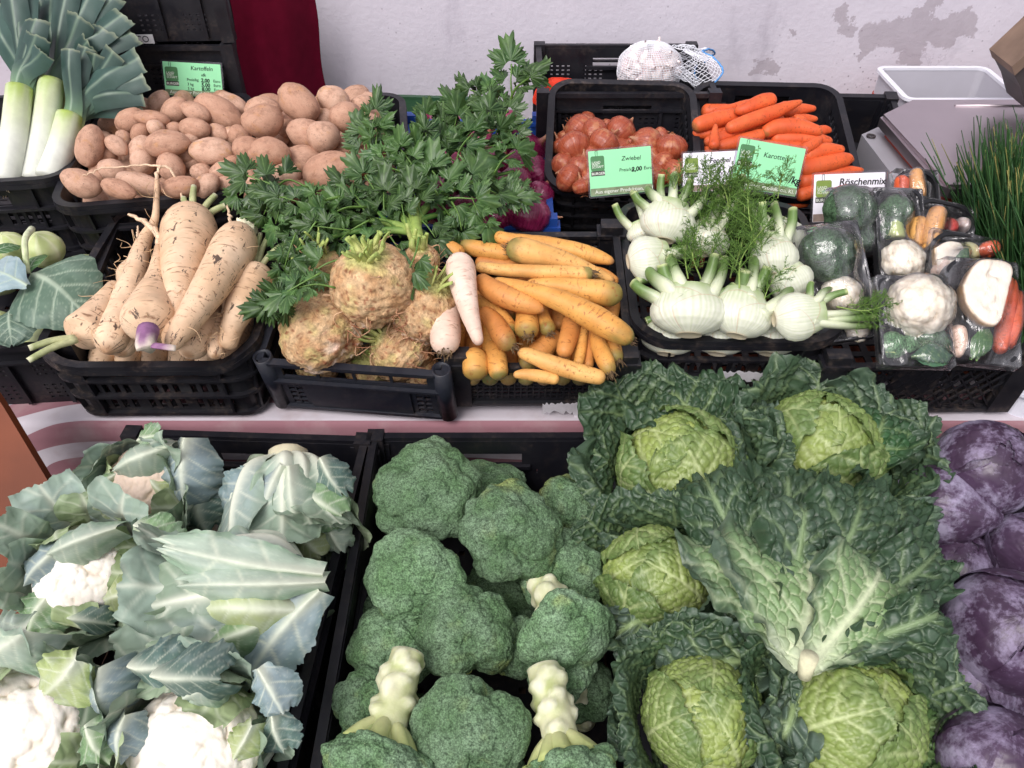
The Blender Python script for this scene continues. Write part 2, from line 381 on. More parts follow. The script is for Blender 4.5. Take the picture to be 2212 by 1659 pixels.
def band(lp, off0, off1, zf0, zf1, n=80, sr=None):
    """closed bar of rectangular section that runs round the loop"""
    a = np.unique(np.concatenate([lp.L, np.linspace(0, lp.L[-1], n)])); p, nn = lp.at(a); m = len(a)
    rings = []
    for off, zf in ((off0, zf0), (off1, zf0), (off1, zf1), (off0, zf1)):
        rings.append(np.column_stack([p + nn*off, zf(a) if callable(zf) else np.full(m, zf)]))
    V = np.vstack(rings); F = []
    i = np.arange(m-1)
    for k in range(4):
        k2 = (k+1) % 4; F.append(np.stack([k*m+i, k*m+i+1, k2*m+i+1, k2*m+i], -1))
    return V, [np.concatenate(F)]
class Crate:
    """placed by where the middles of the front and back rim stand"""
    def __init__(s, pf, pb, h, w):
        pf, pb = np.array(pf, float), np.array(pb, float); s.y = unit(pb-pf); up = np.array([0, 0, 1.])
        s.z = unit(up - s.y*np.dot(up, s.y)); s.x = np.cross(s.y, s.z); s.d = np.linalg.norm(pb-pf); s.h, s.w = h, w
        s.rim = (pf+pb)/2; s.M = basis(s.rim - s.z*h, s.x, s.y, s.z)
    def at(s, dx, dy, dh=0.0):
        """the place seen at picture point dx, dy on the level dh above the rim"""
        r = ray(dx, dy); p0 = s.rim + s.z*dh; return CAMP + r*(np.dot(p0-CAMP, s.z)/np.dot(r, s.z))
    def loc(s, x, y, z): return s.rim + s.x*x + s.y*y + s.z*(z)       # z from the rim
def YH(x, Y, h): return (x, Y, CAM_Z-h)

def slots(s0, s1, z0, z1, pitch, fill):
    n = max(1, int((s1-s0)/pitch)); p = (s1-s0)/n
    return [(s0+(k+.5-fill/2)*p, s0+(k+.5+fill/2)*p, z0, z1) for k in range(n)]
def round_crate(C, name, label, mat, dip=.0, taper=.014, handle=True, front_open=True, nflange=2, group=None):
    w, d, h = C.w, C.d, C.h; lp = Loop(w, d, .045); tot = lp.L[-1]; t = thing(name, label, 'crate', C.M, group)
    half = w/2
    def H(a): return h - dip*(1-sm(half*.62, half*1.02, np.minimum(a, tot-a)))      # the front rim dips
    holes = []
    zr = [(.10*h, .30*h), (.40*h, .58*h)]
    def put(c, L, hnd):
        for z0, z1 in zr: 
            for k in range(3):
                a0 = c - L/2 + .03 + k*(L-.06)/3 + .006; holes.extend(slots(a0, a0+(L-.06)/3-.012, z0, z1, .0155, .55))
        if hnd: holes.append((c-.062, c+.062, .68*h, .84*h))
        else: holes.extend(slots(c-L/2+.035, c+L/2-.035, .70*h, .82*h, .02, .6))
    side = w/2 + d/2
    fl = w-.03
    for c, L, hnd in ((side-.0, d-.05, False), (tot/2, fl, handle), (tot-side, d-.05, False)): put(c, L, hnd)
    # the front side is split by the seam of the loop
    hs = []
    for z0, z1 in zr:
        for k in range(3):
            a0 = -fl/2 + .03 + k*(fl-.06)/3 + .006; hs.extend(slots(a0, a0+(fl-.06)/3-.012, z0, z1, .0155, .55))
    if handle: hs += [(-.075, .075, .66*h, .80*h)]
    for a, b, c, e in hs:
        if b <= 0: holes.append((tot+a, tot+b, c, e))
        elif a >= 0: holes.append((a, b, c, e))
        else: holes += [(0, b, c, e), (tot+a, tot, c, e)]
    def fm(a, z, sd):
        p, n = lp.at(a); z = z*H(a)/h; k = -taper*(1-z/h) - (.0035 if sd else 0); return np.column_stack([p + n*k[:, None], z])
    V, F = perforated(np.concatenate([lp.L, np.linspace(0, tot, 60)]), np.array([0, .5*h, h-.004]), holes, fm, True)
    obj('wall', mesh('wall', V, F, mat, smooth=False), t)
    V, F = band(lp, -.004, .011, lambda a: H(a)-.006, lambda a: H(a)+.003); obj('rim', mesh('rim', V, F, mat, smooth=False), t)
    V, F = band(lp, .0095, .012, lambda a: H(a)-.016, lambda a: H(a)-.0065); obj('rim_lip', mesh('rim_lip', V, F, mat, smooth=False), t)
    for k, zz in enumerate((.62, .34)[:nflange]):
        V, F = band(lp, -taper*(1-zz)+.0005, -taper*(1-zz)+.011, zz*h-.003, zz*h+.003); obj('flange', mesh('flange', V, F, mat, smooth=False), t)
    V, F = band(lp, -taper-.002, -taper+.009, 0, .007); obj('flange', mesh('flange', V, F, mat, smooth=False), t)
    V, F = box(-.002, .002, 0, .0095, .0, h*.9); rm = mesh('rib', V, F, mat, smooth=False)
    for a in np.concatenate([np.array([-.49, -.33, .33, .49])*w % tot, side + np.array([-.3, 0, .3])*d, tot/2 + np.array([-.4, 0, .4])*w*.8, tot-side + np.array([-.3, 0, .3])*d]):
        p, n = lp.at(np.array([a])); n = n[0]; ang = math.atan2(n[1], n[0]) - math.pi/2
        Mr = Matrix.Translation((p[0][0]-n[0]*(taper), p[0][1]-n[1]*taper, .004)) @ Matrix.Rotation(ang, 4, 'Z') @ Matrix.Rotation(-math.atan(taper/h), 4, 'X') @ Matrix.Diagonal((1, 1, float(H(np.array([a]))[0]/h), 1)); obj('rib', rm, t, Mr)
    base_grid(t, w-2*taper-.01, d-2*taper-.01, mat)
    return t
def base_grid(t, w, d, mat, z=.004, pitch=.03, fill=.6):
    hx = []
    nx, ny = int(w/pitch), int(d/pitch)
    for i in range(nx):
        for j in range(ny):
            hx.append((-w/2+(i+.5-fill/2)*w/nx, -w/2+(i+.5+fill/2)*w/nx, -d/2+(j+.5-fill/2)*d/ny, -d/2+(j+.5+fill/2)*d/ny))
    V, F = perforated(np.array([-w/2, w/2]), np.array([-d/2, d/2]), hx, lambda a, b, sd: np.column_stack([a, b, np.full(len(a), z + .004*(1-sd))]))
    obj('base', mesh('base', V, F, mat, smooth=False), t)
def wall_panel(t, L, h, holes, mat, M, th=.004, name='wall'):
    V, F = perforated(np.array([-L/2, L/2]), np.array([0, h]), holes, lambda a, z, sd: np.column_stack([a, np.full(len(a), th*sd), z]))
    return obj(name, mesh(name, V, F, mat, smooth=False), t, M)
def rect_grid(a0, a1, z0, z1, na, nz, fa=.7, fz=.7):
    A, B = (a1-a0)/na, (z1-z0)/nz
    return [(a0+(i+.5-fa/2)*A, a0+(i+.5+fa/2)*A, z0+(j+.5-fz/2)*B, z0+(j+.5+fz/2)*B) for i in range(na) for j in range(nz)]
def sides(w, d):
    """matrices for front, back, left, right panels; panel local: x along, y inward, z up"""
    return [(w, Matrix.Translation((0, -d/2, 0))), (w, Matrix.Translation((0, d/2, 0)) @ Matrix.Rotation(math.pi, 4, 'Z')),
            (d, Matrix.Translation((-w/2, 0, 0)) @ Matrix.Rotation(-math.pi/2, 4, 'Z')), (d, Matrix.Translation((w/2, 0, 0)) @ Matrix.Rotation(math.pi/2, 4, 'Z'))]
def ring(r0, r1, z0, z1, n=16):
    th = np.linspace(0, 2*math.pi, n, endpoint=False); c, s = np.cos(th), np.sin(th)
    rings = [(r1, z0), (r1, z1), (r0, z1), (r0, z0)]; V = np.vstack([np.column_stack([r*c, r*s, np.full(n, z)]) for r, z in rings])
    i = np.arange(n); i2 = (i+1) % n; F = []
    for k in range(4):
        k2 = (k+1) % 4; F.append(np.stack([k*n+i, k*n+i2, k2*n+i2, k2*n+i], -1))
    return V, [np.concatenate(F)]
def post_crate(C, name, label, mat, plate=True, mesh_front=True, group=None, diag=False, tubes=True, dip=.0):
    w, d, h = C.w, C.d, C.h; t = thing(name, label, 'crate', C.M, group)
    for k, (L, M) in enumerate(sides(w-.012, d-.012)):
        if plate:
            g = rect_grid(-L/2+.03, L/2-.03, .66*h, .86*h, 4, 1, .92, .8) + [q for q in rect_grid(-L/2+.03, L/2-.03, .06*h, .55*h, int((L-.06)/.014), 5, .8, .72) if k > 1 or abs((q[0]+q[1])/2) > L*.30]
        else:
            g = rect_grid(-L/2+.028, L/2-.028, .10*h, .72*h, int((L-.056)/.0105), 7, .74, .74)
        if diag and k < 2: g = rect_grid(-L/2+.03, L/2-.03, .08*h, .80*h, 3, 1, .93, 1.0)
        hh = h-.006 if k > 1 or not dip else h-dip
        g = [q for q in g if q[3] < hh-.004]
        wall_panel(t, L, hh, g, mat, M)
        V, F = box(-L/2, L/2, -.007, .006, hh-.003, hh+.004); obj('rail', mesh('rail', V, F, mat, smooth=False), t, M)
        V, F = box(-L/2, L/2, -.0065, .0, .0, .007); obj('rail', mesh('rail', V, F, mat, smooth=False), t, M)
        if plate:
            V, F = box(-L/2, L/2, -.008, -.0005, .58*h, .62*h); obj('rail', mesh('rail', V, F, mat, smooth=False), t, M)
            if k < 2:
                V, F = box(-L*.29, L*.29, -.004, -.0006, .05*h, .575*h); obj('label_plate', mesh('label_plate', V, F, mat, smooth=False), t, M)
        if diag and k < 2:                       # diamond lattice
            n = 13
            for sgn in (-1, 1):
                for q in range(n):
                    x0 = -L/2 + .03 + (L-.06)*(q+.5)/n; V, F = box(-.0014, .0014, -.004, .0, -.5*h, .5*h)
                    Mr = M @ Matrix.Translation((x0, 0, h*.45)) @ Matrix.Rotation(sgn*R(38), 4, 'Y') @ Matrix.Diagonal((1, 1, .95, 1)); obj('lattice_bar', mesh('lattice_bar', V, F, mat, smooth=False), t, Mr)
            V, F = box(-L*.16, L*.08, -.003, -.0002, .35*h, .85*h); obj('label_plate', mesh('label_plate', V, F, mat, smooth=False), t, M)
    for sx in (-1, 1):
        for sy in (-1, 1):
            if tubes:
                V, F = ring(.0125, .016, 0, h+.002); obj('post', mesh('post', V, F, mat), t, Matrix.Translation((sx*(w/2-.012), sy*(d/2-.012), 0)))
            else:
                V1, F1 = box(-.02, .02, -.012, .012, 0, h+.016); V2, F2 = box(-.026, .026, -.016, .016, h-.01, h-.002); V, F, _, _ = join([(V1, F1), (V2, F2)])
                obj('post', mesh('post', V, F, mat, smooth=False), t, Matrix.Translation((sx*(w/2-.014), sy*(d/2-.010), 0)))
    base_grid(t, w-.03, d-.03, mat)
    return t
def flat_crate(C, name, label, mat, handles=True, group=None, perf=False):
    """tall folding crate: smooth walls, ledge round the top, grip holes"""
    w, d, h = C.w, C.d, C.h; t = thing(name, label, 'crate', C.M, group)
    for k, (L, M) in enumerate(sides(w-.012, d-.012)):
        g = [(-.055, .055, h*.72, h*.84)] if handles else []
        if perf:
            for a in (-.36, -.12, .14, .36):
                for z in (.22, .62):
                    g += rect_grid(a*L-.028, a*L+.028, z*h-.02, z*h+.022, 4, 4, .5, .35)
        else:
            g += rect_grid(-L/2+.05, L/2-.05, h*.42, h*.45, 3, 1, .04, .8) + rect_grid(-L/2+.03, L/2-.03, h*.60, h*.66, 2, 1, .02, .8)
        g = [q for i, q in enumerate(g) if i == 0 or not (handles and q[1] > -.065 and q[0] < .065 and q[3] > h*.70)]
        wall_panel(t, L, h-.004, g, mat, M)
        V, F = box(-L/2, L/2, -.010, .003, h-.006, h+.004); obj('rim', mesh('rim', V, F, mat, smooth=False), t, M)
        V, F = box(-L/2, L/2, -.009, -.0006, h-.040, h-.035); obj('ledge', mesh('ledge', V, F, mat, smooth=False), t, M)
        if handles:
            V, F = box(-.07, .07, .0045, .012, h*.70-.004, h*.70+.004); obj('grip', mesh('grip', V, F, mat, smooth=False), t, M)
        V, F = box(-.0035, .0035, -.008, -.0008, .008, h-.042); rb = mesh('rib', V, F, mat, smooth=False)
        for q in (-.4, -.2, .2, .4): obj('rib', rb, t, M @ Matrix.Translation((q*L, 0, 0)))
        V, F = box(-.006, .006, .0045, .007, .0, h*.96); rb2 = mesh('rib', V, F, mat, smooth=False)
        for q in (-.46, .46): obj('rib', rb2, t, M @ Matrix.Translation((q*L, 0, 0)))
    V, F = box(-.014, .014, -.014, .014, 0, h+.008); pm = mesh('corner_block', V, F, mat, smooth=False)
    for sx in (-1, 1):
        for sy in (-1, 1): obj('corner_block', pm, t, Matrix.Translation((sx*(w/2-.005), sy*(d/2-.005), 0)))
    base_grid(t, w-.03, d-.03, mat, pitch=.05, fill=.2)
    return t

# front row, on the bench
RIMZ = .97
C_cauli = Crate(YH(-.478, .345, RIMZ), YH(-.452, .945, RIMZ), .215, .41)
C_broc = Crate(YH(-.036, .345, RIMZ), YH(-.038, .945, RIMZ), .215, .40)
C_savoy = Crate(YH(.385, .345, RIMZ), YH(.383, .945, RIMZ), .215, .40)
C_red = Crate(YH(.815, .33, RIMZ), YH(.810, .93, RIMZ), .215, .40)
flat_crate(C_cauli, 'folding_crate', 'black folding crate filled with cauliflowers', blackp)
flat_crate(C_broc, 'folding_crate', 'black folding crate holding the broccoli', blackp)
flat_crate(C_savoy, 'folding_crate', 'black folding crate heaped with savoy cabbages', blackp)
flat_crate(C_red, 'folding_crate', 'black folding crate filled with red cabbages', blackp)
# middle row, on the table
C_kohl = Crate(YH(-.95, 1.02, .845), YH(-.985, 1.44, .80), .15, .40)
C_pars = Crate(YH(-.605, .99, .826), YH(-.608, 1.405, .800), .155, .345)
C_cel = Crate(YH(-.266, .975, .845), YH(-.232, 1.285, .770), .135, .325)
C_car = Crate(YH(.048, .985, .840), YH(.046, 1.290, .765), .130, .305)
C_fen = Crate(YH(.381, 1.030, .815), YH(.386, 1.385, .775), .165, .340)
C_mix = Crate(YH(.705, 1.00, .855), YH(.70, 1.40, .815), .125, .350)
flat_crate(C_kohl, 'folding_crate', 'black slotted crate with the kohlrabi', blackp, group=None, perf=True)
round_crate(C_pars, 'harvest_crate', 'dusty black harvest crate full of parsnips', dustyp, .022)
post_crate(C_cel, 'post_crate', 'slate black crate with round corner posts holding celeriac', greyp)
post_crate(C_car, 'mesh_crate', 'low black mesh crate full of yellow carrots', dustyp, plate=False, tubes=False, dip=.02)
round_crate(C_fen, 'harvest_crate', 'black ribbed harvest crate full of fennel', dustyp, .012)
post_crate(C_mix, 'lattice_crate', 'black lattice crate with film-wrapped soup vegetables', dustyp, plate=False, tubes=False, diag=True, dip=.012)
# back row
C_leek = Crate(YH(-1.075, 1.40, .735), YH(-1.13, 1.82, .735), .17, .38)
C_pot1 = Crate(YH(-.705, 1.366, .752), YH(-.778, 1.786, .725), .155, .335)
C_pot2 = Crate(YH(-.372, 1.366, .752), YH(-.425, 1.786, .725), .155, .335)
C_ron = Crate(YH(-.085, 1.35, .800), YH(-.085, 1.85, .800), .12, .335)
C_oni = Crate(YH(.229, 1.475, .787), YH(.247, 1.765, .684), .140, .305)
C_ora = Crate(YH(.560, 1.47, .795), YH(.578, 1.795, .700), .140, .315)
C_gar = Crate(YH(.262, 1.745, .700), YH(.262, 2.06, .700), .17, .395)
round_crate(C_leek, 'harvest_crate', 'black crate the leeks stand in', blackp, 0)
round_crate(C_pot1, 'harvest_crate', 'black crate of small oblong potatoes next to the leeks', blackp, .0)
round_crate(C_pot2, 'harvest_crate', 'black crate of large round potatoes behind the celery leaves', dustyp, .0)
post_crate(C_ron, 'mesh_crate', 'bright blue mesh crate with red onions', bluep, plate=False, tubes=False)
round_crate(C_oni, 'harvest_crate', 'black crate of brown onions behind the onion price card', dustyp, 0)
round_crate(C_ora, 'harvest_crate', 'black crate of orange carrots beside the onions', blackp, 0)
flat_crate(C_gar, 'folding_crate', 'black slotted crate against the wall with the garlic net', blackp, perf=True)
# crates that carry the back row
def under(x, y0, y1, z1, name, label, mat, w, kind):
    z0 = TABLE_Z + .002; C = Crate((x, y0, z1), (x, y1, z1), z1-z0, w); kind(C, name, label, mat); return C
under(-1.10, 1.43, 1.83, CAM_Z-.735-.178, 'folding_crate', 'low black crate under the leek crate', blackp, .38, flat_crate)
under(-.74, 1.43, 1.80, CAM_Z-.752-.162, 'folding_crate', 'low black crate under the small potatoes', blackp, .33, flat_crate)
under(-.40, 1.43, 1.80, CAM_Z-.752-.162, 'folding_crate', 'low black crate under the large potatoes', blackp, .33, flat_crate)
C_low = Crate(YH(.40, 1.50, .925), YH(.40, 1.78, .86), .055, .62)
under(.29, 1.77, 2.07, CAM_Z-.875, 'folding_crate', 'upturned black crate under the garlic crate', blackp, .39, flat_crate)
C_grn = Crate(YH(-.215, 1.90, .852), YH(-.20, 2.10, .852), .14, .30)
round_crate(C_grn, 'harvest_crate', 'dark green slatted crate standing by the wall behind the red onions', greenp, 0)
C_side = Crate(YH(.67, 1.42, .845), YH(.69, 1.83, .735), .13, .40)
flat_crate(C_side, 'folding_crate', 'black grip-hole crate under the orange carrots', blackp)
C_und = Crate(YH(.228, 1.44, .925), YH(.228, 1.74, .855), .07, .30)
post_crate(C_und, 'mesh_crate', 'black mesh crate under the brown onions', dustyp, plate=False, tubes=False)
# tall stack behind the leeks
for k, (z0, lab) in enumerate(((TABLE_Z, 'black transport crate at the bottom of the stack behind the potatoes'), (TABLE_Z+.189, 'black transport crate in the middle of the stack beside the crimson cloth'), (TABLE_Z+.378, 'black transport crate with a white maker label on top of the stack'))):
    C = Crate((-.87+.006*k, 1.815, z0+.184), (-.87, 2.10, z0+.184), .178, .46); tt = flat_crate(C, 'folding_crate', lab, blackp, perf=True, handles=False)
    if k == 2:
        V, F = box(-.03, .03, -.0125, -.0105, .0, .019); lb = obj('maker_label', mesh('maker_label', V, F, plain('label_white', (.75, .76, .78), .5), smooth=False), tt, Matrix.Translation((.035, -C.d/2, .002)))
        text(lb, 'IFCO', .019, 0, 0, plain('label_ink', (.01, .012, .03), .5), z=0).matrix_local = Matrix.Translation((-.022, -.0128, .0035)) @ Matrix.Rotation(math.pi/2, 4, 'X')
# ---------------------------------------------------------------- roots, tubers, bulbs
CR, CU, CF = np.array([1., 0, 0]), np.array([0, SN, CS]), np.array([0, CS, -SN])     # right, up and forward as the photographer stood
def heap(C, dx, dy, h0, h1, ext=0.0):
    """place seen at dx, dy on a heap that rises from h0 above the front rim to h1 above the back rim"""
    a = C.rim - C.y*C.d/2 + C.z*h0; b = C.rim + C.y*C.d/2 + C.z*h1; n = unit(np.cross(C.x, b-a)); r = ray(dx, dy)
    return CAMP + r*(np.dot(a + n*ext - CAMP, n)/np.dot(r, n))
def px(p, n): return n*depth(p)/FPX                  # picture units -> metres at place p
rng = np.random.default_rng(7)

def root_mat(name, line, amount, rough=.5, dirt=None, dirt_amt=0., fine=330., bumps=.35, spec=.4, sss=.0, thr=(.6, .7), dthr=(.655, .685), dsc=(55, 2.2, 7)):
    m, t, b = material(name, rough, spec); c = t.attr('pig').outputs['Color']; p = t.attr('prm').outputs['Vector']; o = t.obj()
    v = t.mapv(p, (fine, 1.1, 3.0)); l = t.noise(v, 1.0, 3, .5)
    k = t.math('MULTIPLY', t.ramp(l, *thr), t.ramp(t.noise(o, 26, 2), .35, .55))
    f = t.ramp(t.noise(o, 45, 4), .25, .75, .84, 1.14); s = t.new('ShaderNodeVectorMath', operation='SCALE'); t.link(c, s.inputs[0]); t.link(f, s.inputs['Scale'])
    col = t.mix(t.math('MULTIPLY', k, amount), s.outputs[0], tuple(line))
    if dirt:
        d = t.math('MULTIPLY', t.ramp(t.noise(t.mapv(p, dsc), 1.0, 5, .7, .4), *dthr), dirt_amt); col = t.mix(d, col, tuple(dirt))
    t.link(col, b.inputs['Base Color'])
    n = t.bump(t.noise(t.mapv(p, (fine*.6, .8, 1)), 1.0, 2), bumps, .0012); t.link(t.bump(k, -.3, .001, n), b.inputs['Normal'])
    if sss: b.inputs['Subsurface Weight'].default_value = sss; b.inputs['Subsurface Radius'].default_value = (.006, .003, .0015)
    return m
parsm = root_mat('parsnip_skin', lin(122, 80, 52), .8, .6, lin(62, 46, 40), .92, 200, .45, thr=(.575, .68), dthr=(.60, .62), dsc=(34, 1.5, 5))
yelm = root_mat('yellow_carrot_skin', lin(140, 80, 36), .75, .55, lin(128, 74, 40), .5, 210, .4, .45, thr=(.57, .68), dthr=(.60, .66))
oram = root_mat('orange_carrot_skin', lin(150, 66, 32), .7, .55, None, 0, 220, .4, .45, thr=(.56, .66))
whim = root_mat('parsley_root_skin', lin(176, 136, 112), .75, .55, None, 0, 240, .35, thr=(.55, .66))
stubm = pigment('stalk_stub', .6, .3, .25, 90, .2, 300)

def root_body(P, rad, ns=18, nr=34, wob=.03, seed=0, ends=(1., 1.), ringamp=.012):
    """tapering root along control rows P with rounded ends"""
    Q = spline(np.column_stack([P, rad]), 60); L = np.concatenate([[0], np.cumsum(np.linalg.norm(np.diff(Q[:, :3], axis=0), axis=1))]); tot = L[-1]
    s = np.concatenate([[0, .004, .012, .025, .045], np.linspace(.07, .94, nr-9), [.96, .98, .992, 1.]])*tot
    C3 = np.stack([np.interp(s, L, Q[:, k]) for k in range(4)], -1); r = np.maximum(C3[:, 3], .0008)
    e0, e1 = r[5]*ends[0]*.8, max(r[-5], .002)*ends[1]
    cap = np.sqrt(np.clip(1-(1-np.clip(s/e0, 0, 1))**2, 0, 1))*np.sqrt(np.clip(1-(1-np.clip((tot-s)/e1, 0, 1))**2, 0, 1))
    V, F, sp, ang, _ = tube(C3[:, :3], np.maximum(r*cap, 1e-4), ns)
    sl = sp*tot; ax = np.repeat(C3[:, :3], ns, 0); ax = np.vstack([ax, C3[0, :3], C3[-1, :3]]); rad_v = V-ax
    k = 1 + wob*noise(V, 22, seed, 3) + ringamp*noise(np.column_stack([sl*260, np.cos(ang)*.7, np.sin(ang)*.7]), 1, seed+5, 2)
    V = ax + rad_v*k[:, None]
    return V, F, sp, sl, ang, tot
def from_picture(C, cf, pts, h0, h1):
    """rows (x, y, r, lift) -> places and radii"""
    P, rr = [], []
    for (x, y, r, ex) in pts:
        dx, dy = cf(x, y); k = cf(x+r, y)[0]-dx; p = heap(C, dx, dy, h0, h1, ex); P.append(p); rr.append(px(p, k))
    return np.array(P), np.array(rr)
def to_local(P): o = P.mean(0); return P - o, Matrix.Translation(Vector(o))
def carrot(name, label, cat, P, rad, cols, mat, seed, group=None, crown='none', shoulder=.0, tipc=None, endc=(.2, .13, .08)):
    c0 = P.mean(0); V, F, s, sl, ang, tot = root_body(P-c0, rad, wob=.06, ringamp=.03, seed=seed)
    n1 = noise(V, 30, seed, 3); col = mixc(cols[0], cols[1], np.clip(.5+.9*n1, 0, 1))
    if shoulder > 0:
        g = sm(shoulder*1.3, shoulder*.3, s + .10*noise(V, 40, seed+2, 3)); col = mixc(col, cols[2], g*(.6 + .3*((seed*7) % 5)/4))
    col = mixc(col, endc, sm(.022, .0, s)*(.9 if crown != 'none' else .35)); col = mixc(col, tipc if tipc is not None else cols[1], sm(.95, 1.0, s)*.8)
    prm = np.column_stack([sl + seed*.37, np.cos(ang), np.sin(ang)])
    M = Matrix.Translation(Vector(c0))
    if crown == 'none':
        o = obj(name, mesh(name, V, F, mat, col, prm), None, M); return tag(o, label, cat, group)
    t = thing(name, label, cat, M, group); obj('root', mesh('root', V, F, mat, col, prm), t)
    d = unit(P[0]-P[1]); r0 = rad[0]; parts = []; rr = np.random.default_rng(seed)
    if crown == 'hair':
        for k in range(22):
            a, q = rr.uniform(0, 6.28), r0*.75*math.sqrt(rr.uniform(0, 1)); X = np.array(axis_frame((0,0,0), d).to_3x3()); b = (P[0]-c0) + X[:, 0]*q*math.cos(a) + X[:, 1]*q*math.sin(a) - d*.003
            e = b + d*rr.uniform(.003, .012) + rr.normal(0, .003, 3); Vt, Ft, *_ = tube(np.array([b, (b+e)/2 + rr.normal(0, .001, 3), e]), [.0011, .0009, .0004], 4)
            parts.append((Vt, Ft, np.tile(mixc(lin(120, 100, 70), lin(86, 66, 50), np.array([rr.uniform()]))[0], (len(Vt), 1))))
        V, F, c, _ = join(parts); obj('crown_stub', mesh('crown_stub', V, F, stubm, c), t)
    return t
def stalks(t, base, ends, r, c0, c1, bow=.01, name='stalk', seed=0, cutc=(.62, .62, .42)):
    """leaf stalks cut off short: each a part of its own"""
    for k, e in enumerate(ends):
        b, e = np.array(base[k % len(base)], float), np.array(e, float); mid = (b+e)/2 + np.array([0, 0, bow]); P = spline(np.array([b, mid, e]), 10)
        V, F, s, ang, L = tube(P, np.linspace(r*1.1, r*.85, 10), 9); V = V + noise(V, 90, seed+k, 2)[:, None]*r*.12
        col = mixc(c0, c1, np.clip(s + .25*np.sin(ang*5), 0, 1)); col = np.where((s > .999)[:, None], np.array(cutc), col)
        obj(name, mesh(name, V, F, stubm, col), t)

# ---- potatoes
def potato_mesh(seed, ax):
    nu, nv = 28, 18; th = np.linspace(0, 2*math.pi, nu, endpoint=False); ph = np.linspace(.02, math.pi-.02, nv); TH, PH = np.meshgrid(th, ph)
    D = np.stack([np.cos(PH), np.sin(PH)*np.cos(TH), np.sin(PH)*np.sin(TH)], -1).reshape(-1, 3)
    k = 1 + .085*noise(D, 1.1, seed, 2) + .03*noise(D, 3.2, seed+9, 2); V = D*k[:, None]; V[:, 1] += .16*ax*(D[:, 0]**2-.3); V[:, 1:] *= (1 + .12*ax*D[:, 0])[:, None]
    return mesh('potato', V, grid_faces(nu, nv, True), None)
def potato_mat(name, c0, c1, c2):
    m, t, b = material(name, .62, .3); o = t.obj(); ri = t.new('ShaderNodeObjectInfo').outputs['Random']
    av = t.new('ShaderNodeVectorMath', operation='ADD'); t.link(o, av.inputs[0]); cb = t.new('ShaderNodeCombineXYZ'); t.link(t.math('MULTIPLY', ri, 40.), cb.inputs[0]); t.link(cb.outputs[0], av.inputs[1]); q = av.outputs[0]
    c = t.mix(t.ramp(t.noise(q, 2.2, 5, .6), .35, .65), c0, c1); c = t.mix(t.math('MULTIPLY', t.ramp(t.noise(q, 1.1, 4, .6, .5), .60, .70), .75), c, c2)
    c = t.mix(t.math('MULTIPLY', t.ramp(t.voro(q, 3.2), .15, .05), .75), c, lin(104, 72, 58)); c = t.mix(t.math('MULTIPLY', t.ramp(t.noise(q, 16, 4, .7), .54, .70), .5), c, lin(140, 104, 86)); c = t.mix(t.math('MULTIPLY', t.ramp(t.noise(q, 1.6, 5, .75), .50, .66), .65), c, lin(146, 110, 90))
    c = t.mix(t.ramp(ri, 0, 1, 0, .5), c, lin(196, 160, 136), 'MULTIPLY'); t.link(c, b.inputs['Base Color'])
    n = t.bump(t.noise(q, 34, 3), .25, .02); n = t.bump(t.ramp(t.voro(q, 3.6), .16, .03), -.5, .03, n); t.link(n, b.inputs['Normal']); return m
potm = potato_mat('potato_skin', lin(214, 178, 154), lin(200, 160, 136), lin(206, 160, 110))
pots = [potato_mesh(11+k, [.0, .5, -.4, .8, .2, -.7][k]) for k in range(6)]
for m_ in pots: m_.materials.append(potm)
def put_potato(p, a, b, ang, k, label, group, name='potato', c=None):
    x = CR*math.cos(ang) + CU*math.sin(ang); x = unit(x + CF*rng.uniform(-.25, .25)); z = unit(np.cross(x, CU + CR*.3)); y = np.cross(z, x); c = c or b*rng.uniform(.9, 1.05)
    M = basis(p, x, y, z) @ Matrix.Diagonal((a, b, c, 1)); return tag(obj(name, pots[k % 6], None, M), label, 'potato', group)
c1 = crop(0, 0, 2.458)
L1, G1 = 'small oblong potato in the black crate next to the leeks', 'oblong potatoes in the crate by the leeks'
L2, G2 = 'large rounded potato in the crate behind the celery leaves', 'large potatoes in the crate behind the celery'
P1 = [(555,895,270,160,80,2),(500,1125,250,170,-25,2),(725,1160,230,115,-20,3),(685,1045,190,140,-20,1),(860,1130,290,140,-15,1),(720,895,160,110,-40,2),(860,820,130,110,60,1),(955,785,110,100,-30,2),(760,850,110,90,-50,0),(930,730,230,105,-8,2),(800,740,200,140,20,1),(975,625,160,115,60,0),(1080,680,200,150,30,1),(1205,690,200,120,-25,2),(1340,690,320,185,-30,1),(1430,645,220,130,-35,0),(1195,790,215,130,-10,2),(1030,880,270,165,10,3),(1300,930,280,165,0,2),(870,915,170,150,50,1),(1050,1030,200,155,-60,1),(875,1000,180,150,70,0),(1110,1150,230,135,10,2),(1270,1140,180,140,40,1),(1240,1060,140,110,0,0),(1370,1045,170,115,15,1),(1340,815,150,100,-30,1),(1150,950,120,170,80,0),(1180,860,100,90,0,1),(660,950,120,110,0,0),(1420,840,120,130,80,0),(1070,790,100,85,0,1),(590,1090,120,90,-20,0),(1180,1010,140,100,10,-1),(960,960,150,120,20,-1),(1390,1130,120,100,10,0),(800,640,150,100,20,-1),(900,660,150,110,-20,-1)]
for k, (x, y, a, b, an, lv) in enumerate(P1):
    dx, dy = c1(x, y); p = heap(C_pot1, dx, dy, .012, .075, lv*.013-.012); u_ = .3515; put_potato(p, px(p, a*u_)/2, px(p, b*u_)/2, R(an), k, L1, G1)
